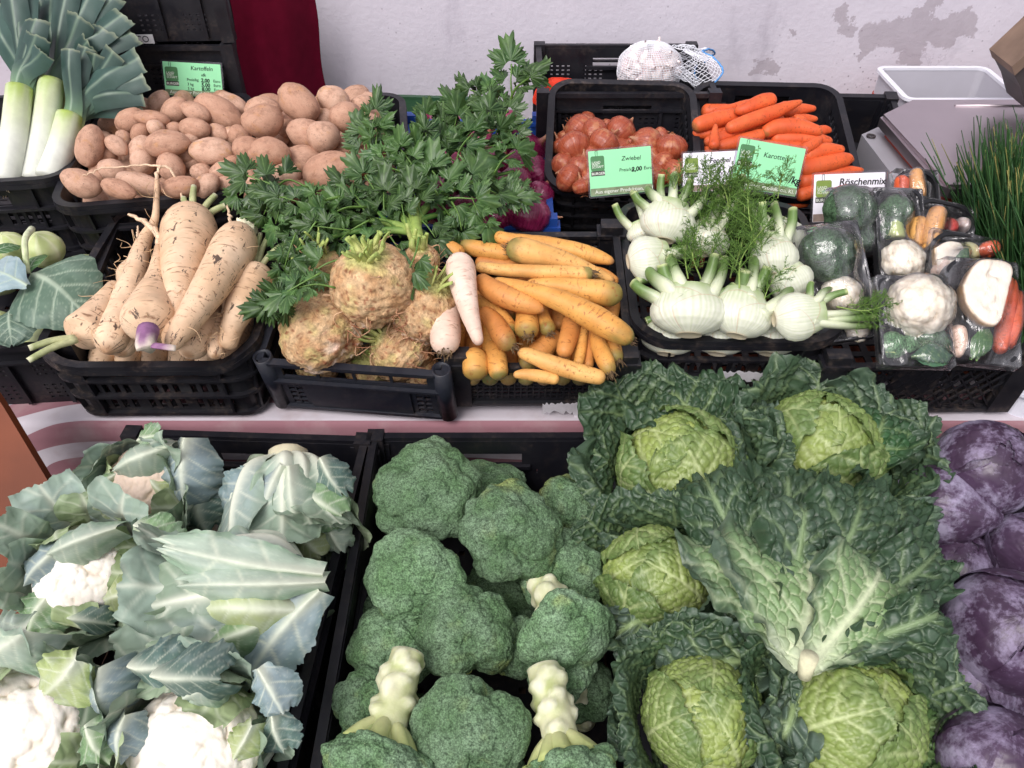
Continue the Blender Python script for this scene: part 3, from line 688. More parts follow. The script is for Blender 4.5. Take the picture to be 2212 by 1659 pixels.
P2 = [(1615,745,260,205,10,3),(1835,635,290,205,-40,3),(1620,670,235,150,0,1),(2050,615,210,165,-20,2),(2125,720,200,190,0,3),(1890,825,270,175,-15,2),(1985,838,210,195,-30,3),(1520,920,170,185,80,2),(1660,935,255,185,0,3),(1860,985,260,180,0,1),(1760,1080,185,160,-20,2),(2020,1055,350,235,15,3),(1475,840,130,150,60,0),(2120,905,190,130,0,1),(2160,840,160,110,0,0),(1510,1090,190,155,-20,1),(1750,790,130,120,0,0),(2000,725,130,110,0,1),(2225,640,150,110,0,1),(2340,870,200,180,0,2),(2260,760,160,140,20,0),(1600,1150,220,140,0,1),(1800,1180,220,140,10,1),(2230,1000,200,150,0,0),(1920,720,160,120,0,-1),(1700,850,150,120,0,-1),(1420,1010,130,110,50,0)]
for k, (x, y, a, b, an, lv) in enumerate(P2):
    dx, dy = c1(x, y); p = heap(C_pot2, dx, dy, .02, .085, lv*.018-.02); u_ = .3515; put_potato(p, px(p, a*u_)/2, px(p, b*u_)/2, R(an), k+3, L2, G2)
for C, nx, ny, r, L_, G_ in ((C_pot1, 6, 7, .027, L1, G1), (C_pot2, 5, 6, .034, L2, G2)):      # the layer below
    for i in range(nx):
        for j in range(ny):
            fx, fy = (i+.5)/nx-.5 + rng.uniform(-.04, .04), (j+.5)/ny-.5 + rng.uniform(-.04, .04)
            p = C.loc(fx*(C.w-.06), fy*(C.d-.06), -.030 + .06*max(0, fy+.1) + rng.uniform(-.006, .004)); put_potato(p, r*rng.uniform(1.1, 1.5), r, rng.uniform(-3, 3), i*3+j, L_, G_)

# ---- parsnips
c4 = crop(0, 480, 2.765)
PC = (lin(230, 200, 168), lin(212, 176, 140), lin(190, 152, 116))
def parsnip(label, pts, seed, h0=.015, h1=.03, thin=None, stub=None, stubr=.005, crowncol=None):
    P, rr = from_picture(C_pars, c4, pts, h0, h1); c0 = P.mean(0)
    t = thing('parsnip', label, 'parsnip', Matrix.Translation(Vector(c0)), None)
    V, F, s, sl, ang, tot = root_body(P-c0, rr, 22, 46, .03, seed, ends=(1.1, .6))
    col = mixc(PC[0], PC[1], np.clip(.5 + 1.0*noise(V, 16, seed, 3), 0, 1)); col = mixc(col, crowncol or lin(170, 130, 96), sm(.03, .0, s)*.9); col = mixc(col, PC[2], sm(.7, 1, s)*.5)
    obj('root', mesh('root', V, F, parsm, col, np.column_stack([sl + seed*.73, np.cos(ang), np.sin(ang)])), t)
    for k, th in enumerate(thin or []):
        Q, q = from_picture(C_pars, c4, th, h0, h1); Qs = spline(np.column_stack([Q-c0, q]), 26); Qs[1:-1, :3] += rng.normal(0, .0012, (24, 3)); V, F, s, ang, L = tube(Qs[:, :3], Qs[:, 3], 7)
        obj('rootlet', mesh('rootlet', V, F, parsm, np.tile(PC[0], (len(V), 1)), np.column_stack([s*L, ang, ang])), t)
    if stub:
        b, _ = from_picture(C_pars, c4, stub[0], h0, h1); e, _ = from_picture(C_pars, c4, stub[1], h0, h1); stalks(t, b-c0, e-c0, stubr, lin(196, 196, 150), lin(150, 160, 110), .004, seed=seed)
    # fine hair roots
    rr_ = np.random.default_rng(seed); parts = []
    for k in range(9):
        i = rr_.integers(100, len(V)-100) if not thin else 0
        q = rr_.uniform(.2, .95); b = spline(P-c0, 50)[int(q*49)] + CU*rr_.uniform(-.01, .02) + CR*rr_.uniform(-.02, .02) - CF*.018; e = b + rr_.normal(0, .02, 3) + CR*rr_.choice([-1, 1])*.015
        Vt, Ft, *_ = tube(spline(np.array([b, (b+e)/2 + rr_.normal(0, .006, 3), e]), 7), np.linspace(.0008, .0003, 7), 4); parts.append((Vt, Ft, np.tile(lin(214, 180, 140), (len(Vt), 1)), np.zeros((len(Vt), 3))))
    V, F, c, p = join(parts); o = obj('hair_root', mesh('hair_root', V, F, parsm, c, p), t); o['kind'] = 'stuff'
    return t
parsnip('thick parsnip lying crown up, cut leaf stalks toward the potatoes', [(1310,170,120,.03),(1310,260,185,.04),(1290,420,170,.045),(1245,650,125,.05),(1205,880,95,.045),(1185,1080,60,.03)], 1, stub=([(1290,180,1,.03),(1330,170,1,.03),(1370,190,1,.03),(1400,200,1,.03)], [(1270,40,1,.05),(1340,-40,1,.06),(1490,20,1,.05),(1560,90,1,.05)]), stubr=.0065)
tb = parsnip('thick parsnip with a pale leaf crown beside the celeriac crate', [(1655,285,100,.045),(1625,370,150,.06),(1530,540,140,.065),(1400,740,115,.065),(1280,920,90,.06),(1170,1080,55,.05)], 2, thin=[[(1580,290,14,.05),(1590,200,12,.055),(1570,80,7,.05)]])
parsnip('parsnip with a purple leaf base facing the front rim', [(1030,985,110,.055),(1030,900,188,.055),(1050,760,140,.055),(1085,590,75,.05),(1095,430,36,.05),(1095,370,24,.05)], 3, thin=[[(1095,380,22,.05),(1090,290,22,.05),(1010,215,18,.05),(890,155,10,.055)], [(960,330,10,.03),(955,280,8,.03),(955,235,5,.03)]], crowncol=lin(120, 70, 96))
parsnip('long slim parsnip whose root trails over the potatoes', [(735,1110,60,.02),(770,1010,120,.02),(850,800,108,.02),(920,600,84,.025),(975,400,60,.025),(1020,290,44,.03),(1070,190,27,.045),(1082,40,19,.06),(1085,-90,15,.07)], 4, thin=[[(1085,-80,15,.07),(1090,-140,12,.075),(1110,-173,10,.08),(1150,-172,9,.08),(1200,-120,9,.07),(1240,-40,8,.05),(1255,60,7,.04)], [(1110,-175,9,.08),(1000,-185,7,.08),(850,-175,6,.08),(700,-160,5,.08),(610,-125,4,.075),(545,-110,3,.07)]])
parsnip('squat parsnip with long bare stalks hanging over the front rim', [(520,1010,60,.035),(570,980,145,.03),(660,860,110,.03),(750,730,75,.025),(800,640,50,.02)], 5, stub=([(520,1010,1,.045),(530,1020,1,.045)], [(200,1080,1,.06),(195,1165,1,.055)]), stubr=.0055)
parsnip('parsnip lying at the bottom between the purple and the squat one', [(840,1120,70,.0),(850,1010,110,.0),(880,850,90,.0),(900,700,60,.0)], 6)
parsnip('ringed parsnip with green stalks against the crate side', [(1790,520,80,.03),(1760,600,125,.03),(1680,760,115,.025),(1610,920,80,.015),(1570,1080,60,.005)], 7, stub=([(1760,510,1,.03),(1780,500,1,.03),(1800,520,1,.03)], [(1800,290,1,.04),(1855,305,1,.04),(1940,370,1,.045)]), stubr=.005)
parsnip('pale parsnip wedged under the two thick ones', [(1300,1130,80,.005),(1340,1040,110,.005),(1420,880,90,.01),(1480,760,60,.01)], 8)
parsnip('narrow parsnip between the wedged one and the crate side', [(1490,1140,50,.0),(1490,1020,60,.0),(1510,850,50,.005)], 9)
parsnip('small brown parsnip half hidden behind the long slim one', [(850,640,40,.0),(880,560,70,.0),(930,480,50,.0),(960,400,40,0)], 10)
for k in range(6):      # filling below
    lab = ['in the corner by the kohlrabi crate', 'under the squat one', 'under the purple-based one', 'in the middle of the slots', 'under the ringed one', 'in the corner by the celeriac crate'][k]
    x = -.115 + .046*k; P = np.array([C_pars.loc(x, -.17, -.075), C_pars.loc(x, -.12, -.07), C_pars.loc(x*.9, .0, -.065), C_pars.loc(x*.8, .12, -.065)])
    c0 = P.mean(0); t = thing('parsnip', 'parsnip deep in its crate ' + lab, 'parsnip', Matrix.Translation(Vector(c0)))
    V, F, sp, sl, ang, tot = root_body(P-c0, np.array([.014, .024, .020, .012]), 16, 30, .03, 20+k); obj('root', mesh('root', V, F, parsm, mixc(PC[0], PC[1], np.clip(.5+noise(V, 16, k, 3), 0, 1)), np.column_stack([sl+k, np.cos(ang), np.sin(ang)])), t)
# leaf crown of one parsnip (pale) and purple leaf base of another
def lumpy(c, r, seed, amp=.25, sc=60, nu=26, nv=18):
    th = np.linspace(0, 2*math.pi, nu, endpoint=False); ph = np.linspace(.02, math.pi-.02, nv); TH, PH = np.meshgrid(th, ph)
    D = np.stack([np.sin(PH)*np.cos(TH), np.sin(PH)*np.sin(TH), np.cos(PH)], -1).reshape(-1, 3); V = D*np.asarray(r)*(1 + amp*noise(D*.1, sc, seed, 3))[:, None]
    return V + np.asarray(c), grid_faces(nu, nv, True), D
P, _ = from_picture(C_pars, c4, [(1690,260,1,.05)], .015, .03); V, F, D = lumpy((0,0,0), (.022, .018, .02), 5, .3, 40)
obj('leaf_crown', mesh('leaf_crown', V, F, stubm, np.tile(lin(226, 222, 190), (len(V), 1))), tb, Matrix.Translation(Vector(P[0])) if False else tb.matrix_world.inverted() @ Matrix.Translation(Vector(P[0])))
tp = [o for o in bpy.data.objects if o.name.startswith('parsnip') and 'purple' in o.get('label', '')][0]
Q, q = from_picture(C_pars, c4, [(1030,950,75,.085),(1010,1030,70,.085),(1010,1090,60,.08)], .015, .03); c0 = np.array(tp.matrix_world.translation)
V, F, s, ang, L = tube(spline(Q-c0, 10), np.linspace(q[0], q[2], 10)*1.0, 14); V += noise(V, 70, 3, 2)[:, None]*.003
obj('leaf_base', mesh('leaf_base', V, F, stubm, mixc(lin(138, 96, 132), lin(222, 210, 192), sm(.5, 1, s + .2*np.sin(ang*3)))), tp)
Q, q = from_picture(C_pars, c4, [(1060,1060,30,.09),(1140,1070,40,.095),(1215,1080,36,.09)], .015, .03); V, F, s, ang, L = tube(spline(Q-c0, 8), q.mean()*.8, 9, flat=.5)
obj('leaf_base', mesh('leaf_base', V, F, stubm, mixc(lin(148, 106, 140), lin(222, 210, 192), sm(.5, 1, s))), tp)

# ---- yellow carrots and two white parsley roots
c6 = crop(1080, 480, 2.765)
YC = [(lin(222, 166, 88), lin(208, 144, 68), lin(92, 106, 56)), (lin(214, 150, 80), lin(194, 124, 62), lin(86, 98, 52)), (lin(226, 178, 106), lin(212, 154, 84), lin(110, 116, 62))]
YG = 'yellow carrots in the mesh crate'; YL = 'yellow carrot lying in the low black mesh crate'
ylist = [
 ('stubby yellow carrot tip poking over the celeriac crate corner', [(35,400,38,.03),(110,385,52,.03),(220,440,52,.025)], 0, 'none', 0),
 ('yellow carrot with a frayed green crown at the crate back', [(195,360,42,.01),(330,395,60,.012),(560,440,60,.01)], 0, 'hair', .22),
 ('thick yellow carrot with hairy green crown lying on the back rim side', [(520,385,70,.04),(640,410,92,.045),(850,460,76,.04),(1080,540,50,.03),(1260,620,28,.02)], 2, 'hair', .13),
 ('yellow carrot whose tip bends up at the back rim', [(440,290,40,.02),(520,330,50,.02),(800,375,66,.02),(1080,430,62,.02),(1260,485,26,.02)], 0, 'none', 0),
 ('straight slim yellow carrot lying across with cut green end', [(1120,570,40,.05),(1050,565,52,.05),(800,555,50,.05),(500,540,44,.045),(300,515,36,.04)], 2, 'hair', .05),
 ('bent yellow carrot with dotted skin near the white roots', [(320,590,50,.045),(400,665,74,.05),(540,735,78,.055),(690,785,62,.055),(775,820,24,.055)], 1, 'none', 0),
 ('fat yellow carrot with a broad green shoulder', [(1315,730,60,.04),(1230,705,90,.045),(1060,680,82,.045),(850,650,62,.045),(650,635,36,.04)], 0, 'none', .2),
 ('longest yellow carrot lying slantwise on top, green at its blunt end', [(1390,1030,50,.05),(1300,975,80,.06),(1120,870,92,.065),(880,750,76,.065),(620,665,54,.06),(430,610,28,.05)], 0, 'hair', .12),
 ('curved yellow carrot with a dark green crown', [(570,1075,40,.03),(505,1020,74,.03),(420,890,66,.03),(335,810,46,.03)], 1, 'hair', .24),
 (YL, [(560,990,60,.015),(480,880,66,.015),(380,780,58,.015),(320,720,40,.015)], 0, 'none', .15),
 ('yellow carrot pointing its cut round crown at the front', [(655,1000,70,.03),(655,950,84,.028),(655,870,76,.022),(640,760,50,.015)], 0, 'hair', .18),
 (YL, [(815,985,44,.02),(800,945,56,.02),(765,860,50,.015),(740,760,40,.01)], 0, 'hair', .25),
 ('yellow carrot with a pale broken tip hanging down', [(905,1140,48,.02),(925,1060,62,.02),(955,960,66,.015),(960,860,56,.01)], 1, 'none', 0),
 (YL, [(1010,1200,34,.005),(1030,1080,42,.005),(1045,930,40,.005)], 0, 'none', 0),
 (YL, [(1080,1220,36,-.005),(1085,1080,42,-.005),(1090,950,40,-.005)], 1, 'none', 0),
 ('yellow carrot with green end dangling over the front corner', [(1235,1260,46,.025),(1200,1170,62,.025),(1150,1050,56,.02),(1140,960,42,.015)], 0, 'hair', .22),
 (YL, [(1285,1180,46,.01),(1260,1110,58,.01),(1230,1000,54,.005),(1200,880,40,.005)], 0, 'hair', .2),
 ('pale yellow carrot lying along the front rim', [(1200,1290,48,.02),(1050,1255,62,.022),(850,1195,62,.025),(680,1130,52,.025),(590,1105,32,.025)], 2, 'none', 0),
 ('small yellow carrot with a split pale tip by the front rim', [(880,1300,36,.012),(760,1275,46,.014),(640,1260,38,.016),(560,1265,22,.016)], 2, 'none', 0),
 (YL, [(470,1290,60,-.005),(450,1180,74,-.005),(420,1030,62,-.005)], 0, 'none', .1),
 (YL, [(300,1300,80,-.01),(300,1200,92,-.005),(290,1080,80,0)], 0, 'none', .3),
 (YL, [(620,1210,50,-.01),(740,1110,80,-.01),(870,970,70,-.01)], 1, 'none', .3),
 (YL, [(1280,640,42,.01),(1180,580,52,.01),(1050,540,40,.005)], 1, 'none', 0),
 (YL, [(1230,900,46,-.01),(1245,780,56,-.01),(1230,650,50,-.01)], 1, 'none', 0),
 (YL, [(540,640,40,.0),(800,640,54,.0),(1050,660,50,.0)], 1, 'none', 0),
 (YL, [(300,480,44,-.002),(420,500,52,-.002),(640,520,50,-.002)], 1, 'none', 0),
 (YL, [(870,950,44,-.02),(880,850,56,-.02),(900,760,50,-.02)], 1, 'none', 0),
 (YL, [(550,900,30,-.01),(540,820,36,-.01),(540,740,36,-.01)], 1, 'none', .3)]
for k, (lab, pts, ci, cr, sh) in enumerate(ylist):
    P, rr = from_picture(C_car, c6, pts, .004, .018); carrot('yellow_carrot', lab, 'carrot', P, rr, YC[ci], yelm, 100+k, YG if lab is YL else None, cr, sh, lin(150, 110, 80))
for k in range(9):
    P, rr = from_picture(C_car, c6, [(150+k*125, 1330, 60, -.06), (170+k*122, 1000, 66, -.05), (230+k*105, 600, 56, -.04)], .0, .0); carrot('yellow_carrot', YL, 'carrot', P, rr, YC[k % 2], yelm, 140+k, YG, 'none', .15)
WC = (lin(238, 214, 196), lin(222, 190, 170), lin(180, 160, 130))
for lab, pts, sd_ in (('white parsley root lying crown down against the celeriac crate', [(85,1115,70,.03),(90,1030,104,.03),(95,900,100,.03),(120,740,62,.03),(135,600,34,.03)], 1), ('white parsley root crossing over the other with its tip down', [(195,455,70,.075),(195,520,102,.08),(225,690,88,.08),(275,890,60,.075),(330,1060,34,.06)], 2)):
    P, rr = from_picture(C_car, c6, pts, .004, .018); carrot('parsley_root', lab, 'parsley root', P, rr, WC, whim, 160+sd_, None, 'hair' if sd_ == 1 else 'none', 0, lin(200, 160, 140))

# ---- orange carrots
c3 = crop(1600, 0, 2.304)
OC = (lin(220, 100, 50), lin(204, 82, 38), lin(140, 110, 60)); OG, OL = 'orange carrots in the crate by the wall', 'orange carrot heaped in the black crate by the wall'
olist = [(OL, [(305,735,40,.03),(380,705,48,.03),(500,675,46,.03),(620,650,36,.03)]), ('long pointed orange carrot on top of the heap', [(495,745,30,.06),(580,715,42,.06),(720,665,44,.06),(840,620,34,.06),(935,583,12,.06)]),
 ('topmost orange carrot with a blunt round end', [(785,570,36,.055),(700,590,46,.055),(600,630,34,.055),(540,640,20,.05)]), (OL, [(705,770,34,.05),(790,735,48,.05),(920,735,48,.05),(1050,765,30,.05)]),
 ('small orange carrot standing upright behind the fennel card', [(428,860,34,.075),(428,790,28,.075),(436,715,10,.075)]), (OL, [(750,800,36,.035),(860,800,46,.035),(1000,805,42,.035),(1110,815,20,.035)]),
 (OL, [(930,870,34,.06),(1000,830,34,.06),(1050,790,14,.06)]), (OL, [(930,910,48,.045),(1060,870,48,.045),(1180,862,22,.045)]), (OL, [(900,980,56,.04),(1060,950,54,.04),(1180,920,42,.04),(1235,922,16,.04)]),
 (OL, [(900,1050,56,.025),(1050,1030,50,.025),(1180,990,36,.025),(1290,980,12,.025)]), (OL, [(470,780,30,.035),(600,740,40,.035),(760,700,36,.035)]), (OL, [(370,820,26,.04),(480,790,36,.04),(620,730,36,.04),(740,690,26,.04)]),
 (OL, [(440,850,30,.045),(560,820,40,.045),(720,770,36,.045)]), (OL, [(830,660,36,.02),(920,630,34,.02),(1015,625,14,.02)]), (OL, [(850,720,36,.02),(940,690,34,.02),(1025,685,12,.02)]),
 (OL, [(480,650,28,.01),(570,620,34,.01),(680,590,30,.01)]), (OL, [(420,660,22,.02),(460,640,24,.02),(560,610,20,.02)]), (OL, [(300,770,24,.01),(400,770,30,.01),(520,740,26,.01)]), (OL, [(990,770,34,.03),(1060,750,28,.03),(1105,755,12,.03)]),
 (OL, [(600,680,30,.02),(740,650,36,.02),(860,600,26,.02)]), (OL, [(900,1130,40,.02),(1000,1100,40,.02),(1100,1060,30,.02)]), (OL, [(640,850,40,.03),(800,850,44,.03),(950,850,36,.03)]), (OL, [(700,930,40,.02),(850,920,44,.02),(1000,900,36,.02)]), (OL, [(500,900,40,.02),(650,900,44,.02),(760,860,36,.02)]), (OL, [(880,690,26,.035),(905,690,32,.035),(960,720,30,.03)])]
for k, (lab, pts) in enumerate(olist):
    P, rr = from_picture(C_ora, c3, pts, -.015, .045); carrot('orange_carrot', lab, 'carrot', P, rr, OC, oram, 200+k, OG if lab is OL else None, 'none', .0 if k % 3 else .03, lin(170, 110, 70))
for k in range(8):
    P, rr = from_picture(C_ora, c3, [(350, 640+k*60, 40, -.01), (650, 650+k*60, 46, -.005), (950, 660+k*60, 40, -.01)], -.03, .02); carrot('orange_carrot', OL, 'carrot', P, rr, OC, oram, 240+k, OG)
P, rr = from_picture(C_side, c3, [(840,1175,20,.0),(900,1175,26,.0),(975,1165,26,.0)], .01, .01); carrot('orange_carrot', 'single orange carrot below the carrot crate next to the mixed-florets card', 'carrot', P, rr, OC, oram, 260)

# ---- onions
def onion_mesh(seed, neck=.5, squash=.86):
    nu, nv = 36, 26; th = np.linspace(0, 2*math.pi, nu, endpoint=False); v = np.linspace(0, 1, nv)
    r = np.interp(v, [0, .015, .08, .2, .38, .55, .7, .8, .87, .93, 1], [0, .09, .44, .80, 1.0, 1.0, .80, .46, .19, .10, .06]); z = np.interp(v, [0, .015, .08, .2, .38, .55, .7, .8, .87, .93, 1], [-.9, -.92, -.84, -.62, -.15, .30, .68, .88, 1.0, 1.0+neck*.5, 1.0+neck])*squash
    TH, Rr = np.meshgrid(th, r); Zz = np.repeat(z[:, None], nu, 1); Vv = np.repeat(v[:, None], nu, 1)
    V = np.stack([Rr*np.cos(TH), Rr*np.sin(TH), Zz], -1).reshape(-1, 3); n = noise(V, 1.2, seed, 2); V[:, :2] *= (1+.07*n)[:, None]
    tw = sm(.8, 1, Vv.ravel()); V[:, 0] += tw**2*.22*math.sin(seed); V[:, 1] += tw**2*.22*math.cos(seed*2)
    return V, grid_faces(nu, nv, True), np.column_stack([Vv.ravel(), np.cos(TH).ravel(), np.sin(TH).ravel()])
def onion_mat(name, c0, c1, c2, rough, spec):
    m, t, b = material(name, rough, spec); p = t.attr('prm').outputs['Vector']; o = t.obj(); ri = t.new('ShaderNodeObjectInfo').outputs['Random']
    st = t.noise(t.mapv(p, (.9, 11, 11)), 1.0, 4, .6)
    c = t.mix(t.ramp(st, .35, .65), c0, c1); c = t.mix(t.math('MULTIPLY', t.ramp(t.noise(o, 1.4, 4), .56, .66), .7), c, c2); c = t.mix(t.ramp(ri, 0, 1, 0, .35), c, c1)
    sep = t.new('ShaderNodeSeparateXYZ'); t.link(p, sep.inputs[0]); c = t.mix(t.ramp(sep.outputs[0], .84, .93), c, lin(166, 116, 84)); t.link(c, b.inputs['Base Color'])
    t.link(t.ramp(t.noise(o, 3, 3), .4, .6, rough-.12, rough+.15), b.inputs['Roughness'])
    t.link(t.bump(st, .2, .02), b.inputs['Normal']); return m
onim = onion_mat('brown_onion_skin', lin(176, 94, 62), lin(140, 60, 40), lin(200, 142, 98), .3, .5)
ronm = onion_mat('red_onion_skin', lin(150, 40, 88), lin(106, 22, 58), lin(186, 104, 136), .26, .6)
flkm = plain('onion_skin_flake', lin(190, 120, 84), .6, .3, .3, 60); rflkm = plain('red_onion_flake', lin(140, 40, 80), .5, .4, .4, 60)
onions = {}
for nm, mt in (('onion', onim), ('red_onion', ronm)):
    onions[nm] = []
    for k in range(4):
        V, F, p = onion_mesh(k+3, [.2, .5, .9, .35][k], [.86, .92, .80, 1.0][k]); onions[nm].append(mesh(nm, V, F, mt, None, p))
def flake(seed, r=1.0):
    n = 9; a = np.linspace(-1, 1, n); A, B = np.meshgrid(a, a); rr = np.hypot(A, B); k = 1/np.maximum(1, rr*1.0)
    X, Y = A*.5, B*.9; V = np.stack([X, Y, .35*(X*X*1.2 - Y*Y*.6) + .18*noise2(A, B, 1.5, seed, 2)], -1).reshape(-1, 3)
    V[:, :2] *= (1 + .3*noise2(A.ravel(), B.ravel(), 2.5, seed+3, 2))[:, None]; return V, grid_faces(n, n)
def put_onion(nm, p, r, axis, k, lab, grp, fm, fl=1):
    t = thing(nm, lab, 'onion', axis_frame(p, axis, k*1.3) @ Matrix.Diagonal((r, r, r, 1)), grp); obj('bulb', onions[nm][k % 4], t)
    parts = []
    rr = np.random.default_rng(k+50)
    for q in range(10):          # root beard
        a = rr.uniform(0, 6.28); d = np.array([math.cos(a), math.sin(a), 0]); b = np.array([0, 0, -.80]); Vt, Ft, *_ = tube(spline(np.array([b+d*.06, b+d*.2+[0, 0, -.12], b+d*.38+[0, 0, -.16+rr.uniform(-.1, .05)]]), 5), .014, 4); parts.append((Vt, Ft))
    V, F, _, _ = join(parts); obj('root_beard', mesh('root_beard', V, F, flkm), t)
    for q in range(fl if k % 3 == 0 else 0):
        V, F = flake(k*3+q); a = rr.uniform(0, 6.28); o = obj('loose_skin', mesh('loose_skin', V, F, fm), t, Matrix.Rotation(a, 4, 'Z') @ Matrix.Translation((.86, 0, rr.uniform(0, .6))) @ Matrix.Rotation(R(rr.uniform(50, 80)), 4, 'Y') @ Matrix.Diagonal((.5, .5, .5, 1)))
    return t
c2 = crop(800, 0, 2.458)
OnL, OnG = 'brown onion in the crate behind the onion price card', 'brown onions in the black crate'
for k, (x, y, r, lv) in enumerate([(1600,805,88,1),(1690,825,80,2),(1765,785,44,1),(1842,815,78,2),(1560,915,88,2),(1740,885,78,3),(1510,845,46,0),(1495,1015,60,1),(1530,1095,72,2),(1600,1040,72,2),(1610,1150,50,3),(2010,890,84,2),(2155,910,80,3),(1910,880,50,1),(2100,1005,66,2),(2180,1060,66,2),(2095,835,44,1),(1660,960,70,1),(1830,920,70,1),(1900,980,75,1),(1750,1010,75,1),(2030,990,70,1),(1480,900,50,0),(1640,740,44,0),(2060,1090,70,1),(1900,1080,70,1),(1760,1110,70,1),(1650,1110,70,1),(2200,980,60,1)]):
    dx, dy = c2(x, y); p = heap(C_oni, dx, dy, .02, -.03, lv*.012-.02); an = rng.uniform(0, 6.28); ax = unit(CR*math.cos(an)+CU*math.sin(an) - CF*rng.uniform(-.1, .8)); put_onion('onion', p, px(p, r*.3515)*1.22, ax, k, OnL, OnG, flkm)
RnL, RnG = 'glossy red onion in the blue mesh crate', 'red onions in the blue crate'
for k, (x, y, r, lv, an) in enumerate([(1285,930,88,2,30),(1235,890,42,1,100),(1360,925,62,1,60),(1225,1015,78,2,160),(1335,1055,76,2,20),(1200,1125,80,3,250),(1280,1320,104,3,75),(1105,1325,84,2,120),(780,1335,84,2,200),(890,1290,76,1,80),(1180,1250,64,1,40),(700,835,52,1,90),(620,960,60,1,30),(740,900,60,1,30),(560,900,60,1,95),(860,830,60,0,10),(1000,880,70,0,50),(1120,900,60,0,50),(1100,1010,70,0,50),(960,1010,70,0,150),(820,1000,70,0,50),(680,1060,70,0,50),(1060,1130,75,0,90),(900,1140,75,0,50),(740,1180,80,0,50),(990,1250,80,1,300),(1000,1370,70,1,30),(1350,1200,70,1,60),(1370,1350,60,1,10),(630,1300,80,0,80),(1180,760,60,0,20),(1040,760,60,0,60),(880,740,60,0,60),(720,740,60,0,90)]):
    dx, dy = c2(x, y); p = heap(C_ron, dx, dy, .0, .0, lv*.012-.02); an = R(an); ax = unit(CR*math.cos(an)+CU*math.sin(an) - CF*rng.uniform(0, .7)); put_onion('red_onion', p, px(p, r*.3515)*1.32, ax, k+2, RnL, RnG, rflkm)

# ---- garlic in its net, and a red net beside it
garm = pigment('garlic_skin', .55, .3, .12, 4, .2, 12, .01)
def garlic_mesh():
    nu, nv = 30, 18; th = np.linspace(0, 2*math.pi, nu, endpoint=False); v = np.linspace(0, 1, nv); r = np.interp(v, [0, .05, .3, .5, .72, .85, 1], [0, .35, .98, .95, .45, .17, .12]); z = np.interp(v, [0, .05, .3, .5, .72, .85, 1], [-.62, -.66, -.3, .1, .5, .85, 1.35])
    TH, Rr = np.meshgrid(th, r); Rr = Rr*(1 + .10*np.abs(np.sin(TH*4))-.05); V = np.stack([Rr*np.cos(TH), Rr*np.sin(TH), np.repeat(z[:, None], nu, 1)], -1).reshape(-1, 3)
    st = np.clip(.5+.8*noise(np.column_stack([np.cos(TH.ravel())*3, np.sin(TH.ravel())*3, V[:, 2]*.4]), 1.4, 3, 2), 0, 1)
    return mesh('garlic_bulb', V, grid_faces(nu, nv, True), garm, mixc(lin(240, 230, 226), lin(206, 176, 180), st**2))
gm = garlic_mesh()
gc = heap(C_gar, *c2(2030, 470), .0, .0, .0); gl = 'small white garlic bulb inside the white net'
for k in range(46):
    f = (k+.5)/46; ph = math.acos(1-1.75*f); th = k*2.4; q = np.array([math.sin(ph)*math.cos(th)*.058, math.sin(ph)*math.sin(th)*.045, math.cos(ph)*.044]); p = gc + q + np.array([0, .02, .012])
    tag(obj('garlic_bulb', gm, None, axis_frame(p, rng.normal(0, 1, 3) + unit(q)*.8, k) @ Matrix.Diagonal((.019,)*3+(1,))), gl, 'garlic', 'garlic bulbs in the net')
netm = plain('white_net', lin(232, 234, 240), .5, .3, .05, 30); bluen = plain('net_band', lin(90, 150, 210), .5, .3, .05, 30); rednet = plain('red_net', lin(214, 60, 36), .5, .3, .15, 30)
def net_mesh(fn, nu, nv, r, name, mat):
    """open net: two families of fine strands"""
    parts = []; a = np.linspace(0, 1, nu); b = np.linspace(0, 1, nv)
    for i in range(nu):
        q = fn(np.full(24, a[i]), np.linspace(0, 1, 24)); Vt, Ft, *_ = tube(q, r, 4, False); parts.append((Vt, Ft))
    for j in range(nv):
        q = fn(np.linspace(0, 1, 60), np.full(60, b[j])); Vt, Ft, *_ = tube(q, r, 4, False); parts.append((Vt, Ft))
    V, F, _, _ = join(parts); return mesh(name, V, F, mat)
def bagfn(a, b):
    th = a*2*math.pi + b*.5; ph = b*math.pi*.62; q = np.stack([np.sin(ph)*np.cos(th)*.077, np.sin(ph)*np.sin(th)*.063, np.cos(ph)*.064], -1)
    q *= (1+.06*noise(q, 30, 3, 2))[:, None]; return q
def mouthfn(a, b):       # loose gathered end of the net, lying to the side
    th = a*2*math.pi; rad = .042 + .026*b; c = np.stack([.068+.072*b, .0*b, .024-.030*b], -1); q = c + np.stack([.02*np.sin(th*3), rad*np.cos(th), rad*.72*np.sin(th)], -1)
    return q + .006*np.stack([noise(q, 60, 4, 2), noise(q, 60, 5, 2), noise(q, 60, 6, 2)], -1)
tn = thing('garlic_net', 'white mesh net bag of garlic with a blue edge in the slotted crate', 'net bag', Matrix.Translation(Vector(gc + np.array([0, .02, .008]))))
o = obj('net', net_mesh(bagfn, 64, 26, .00062, 'net', netm), tn); o['kind'] = 'stuff'
o = obj('net_mouth', net_mesh(mouthfn, 44, 12, .0007, 'net_mouth', netm), tn); o['kind'] = 'stuff'
V, F, *_ = tube(mouthfn(np.linspace(0, 1, 60), np.full(60, 1.0)), .0022, 6, False); obj('edge_band', mesh('edge_band', V, F, bluen), tn)
rc = heap(C_gar, *c2(1500, 600), 0, 0, -.075)
def redfn(a, b):
    th = a*2*math.pi; ph = b*math.pi*.55; q = np.stack([np.sin(ph)*np.cos(th)*.075, np.sin(ph)*np.sin(th)*.05, np.cos(ph)*.045], -1); return q*(1+.12*noise(q, 30, 8, 2))[:, None]
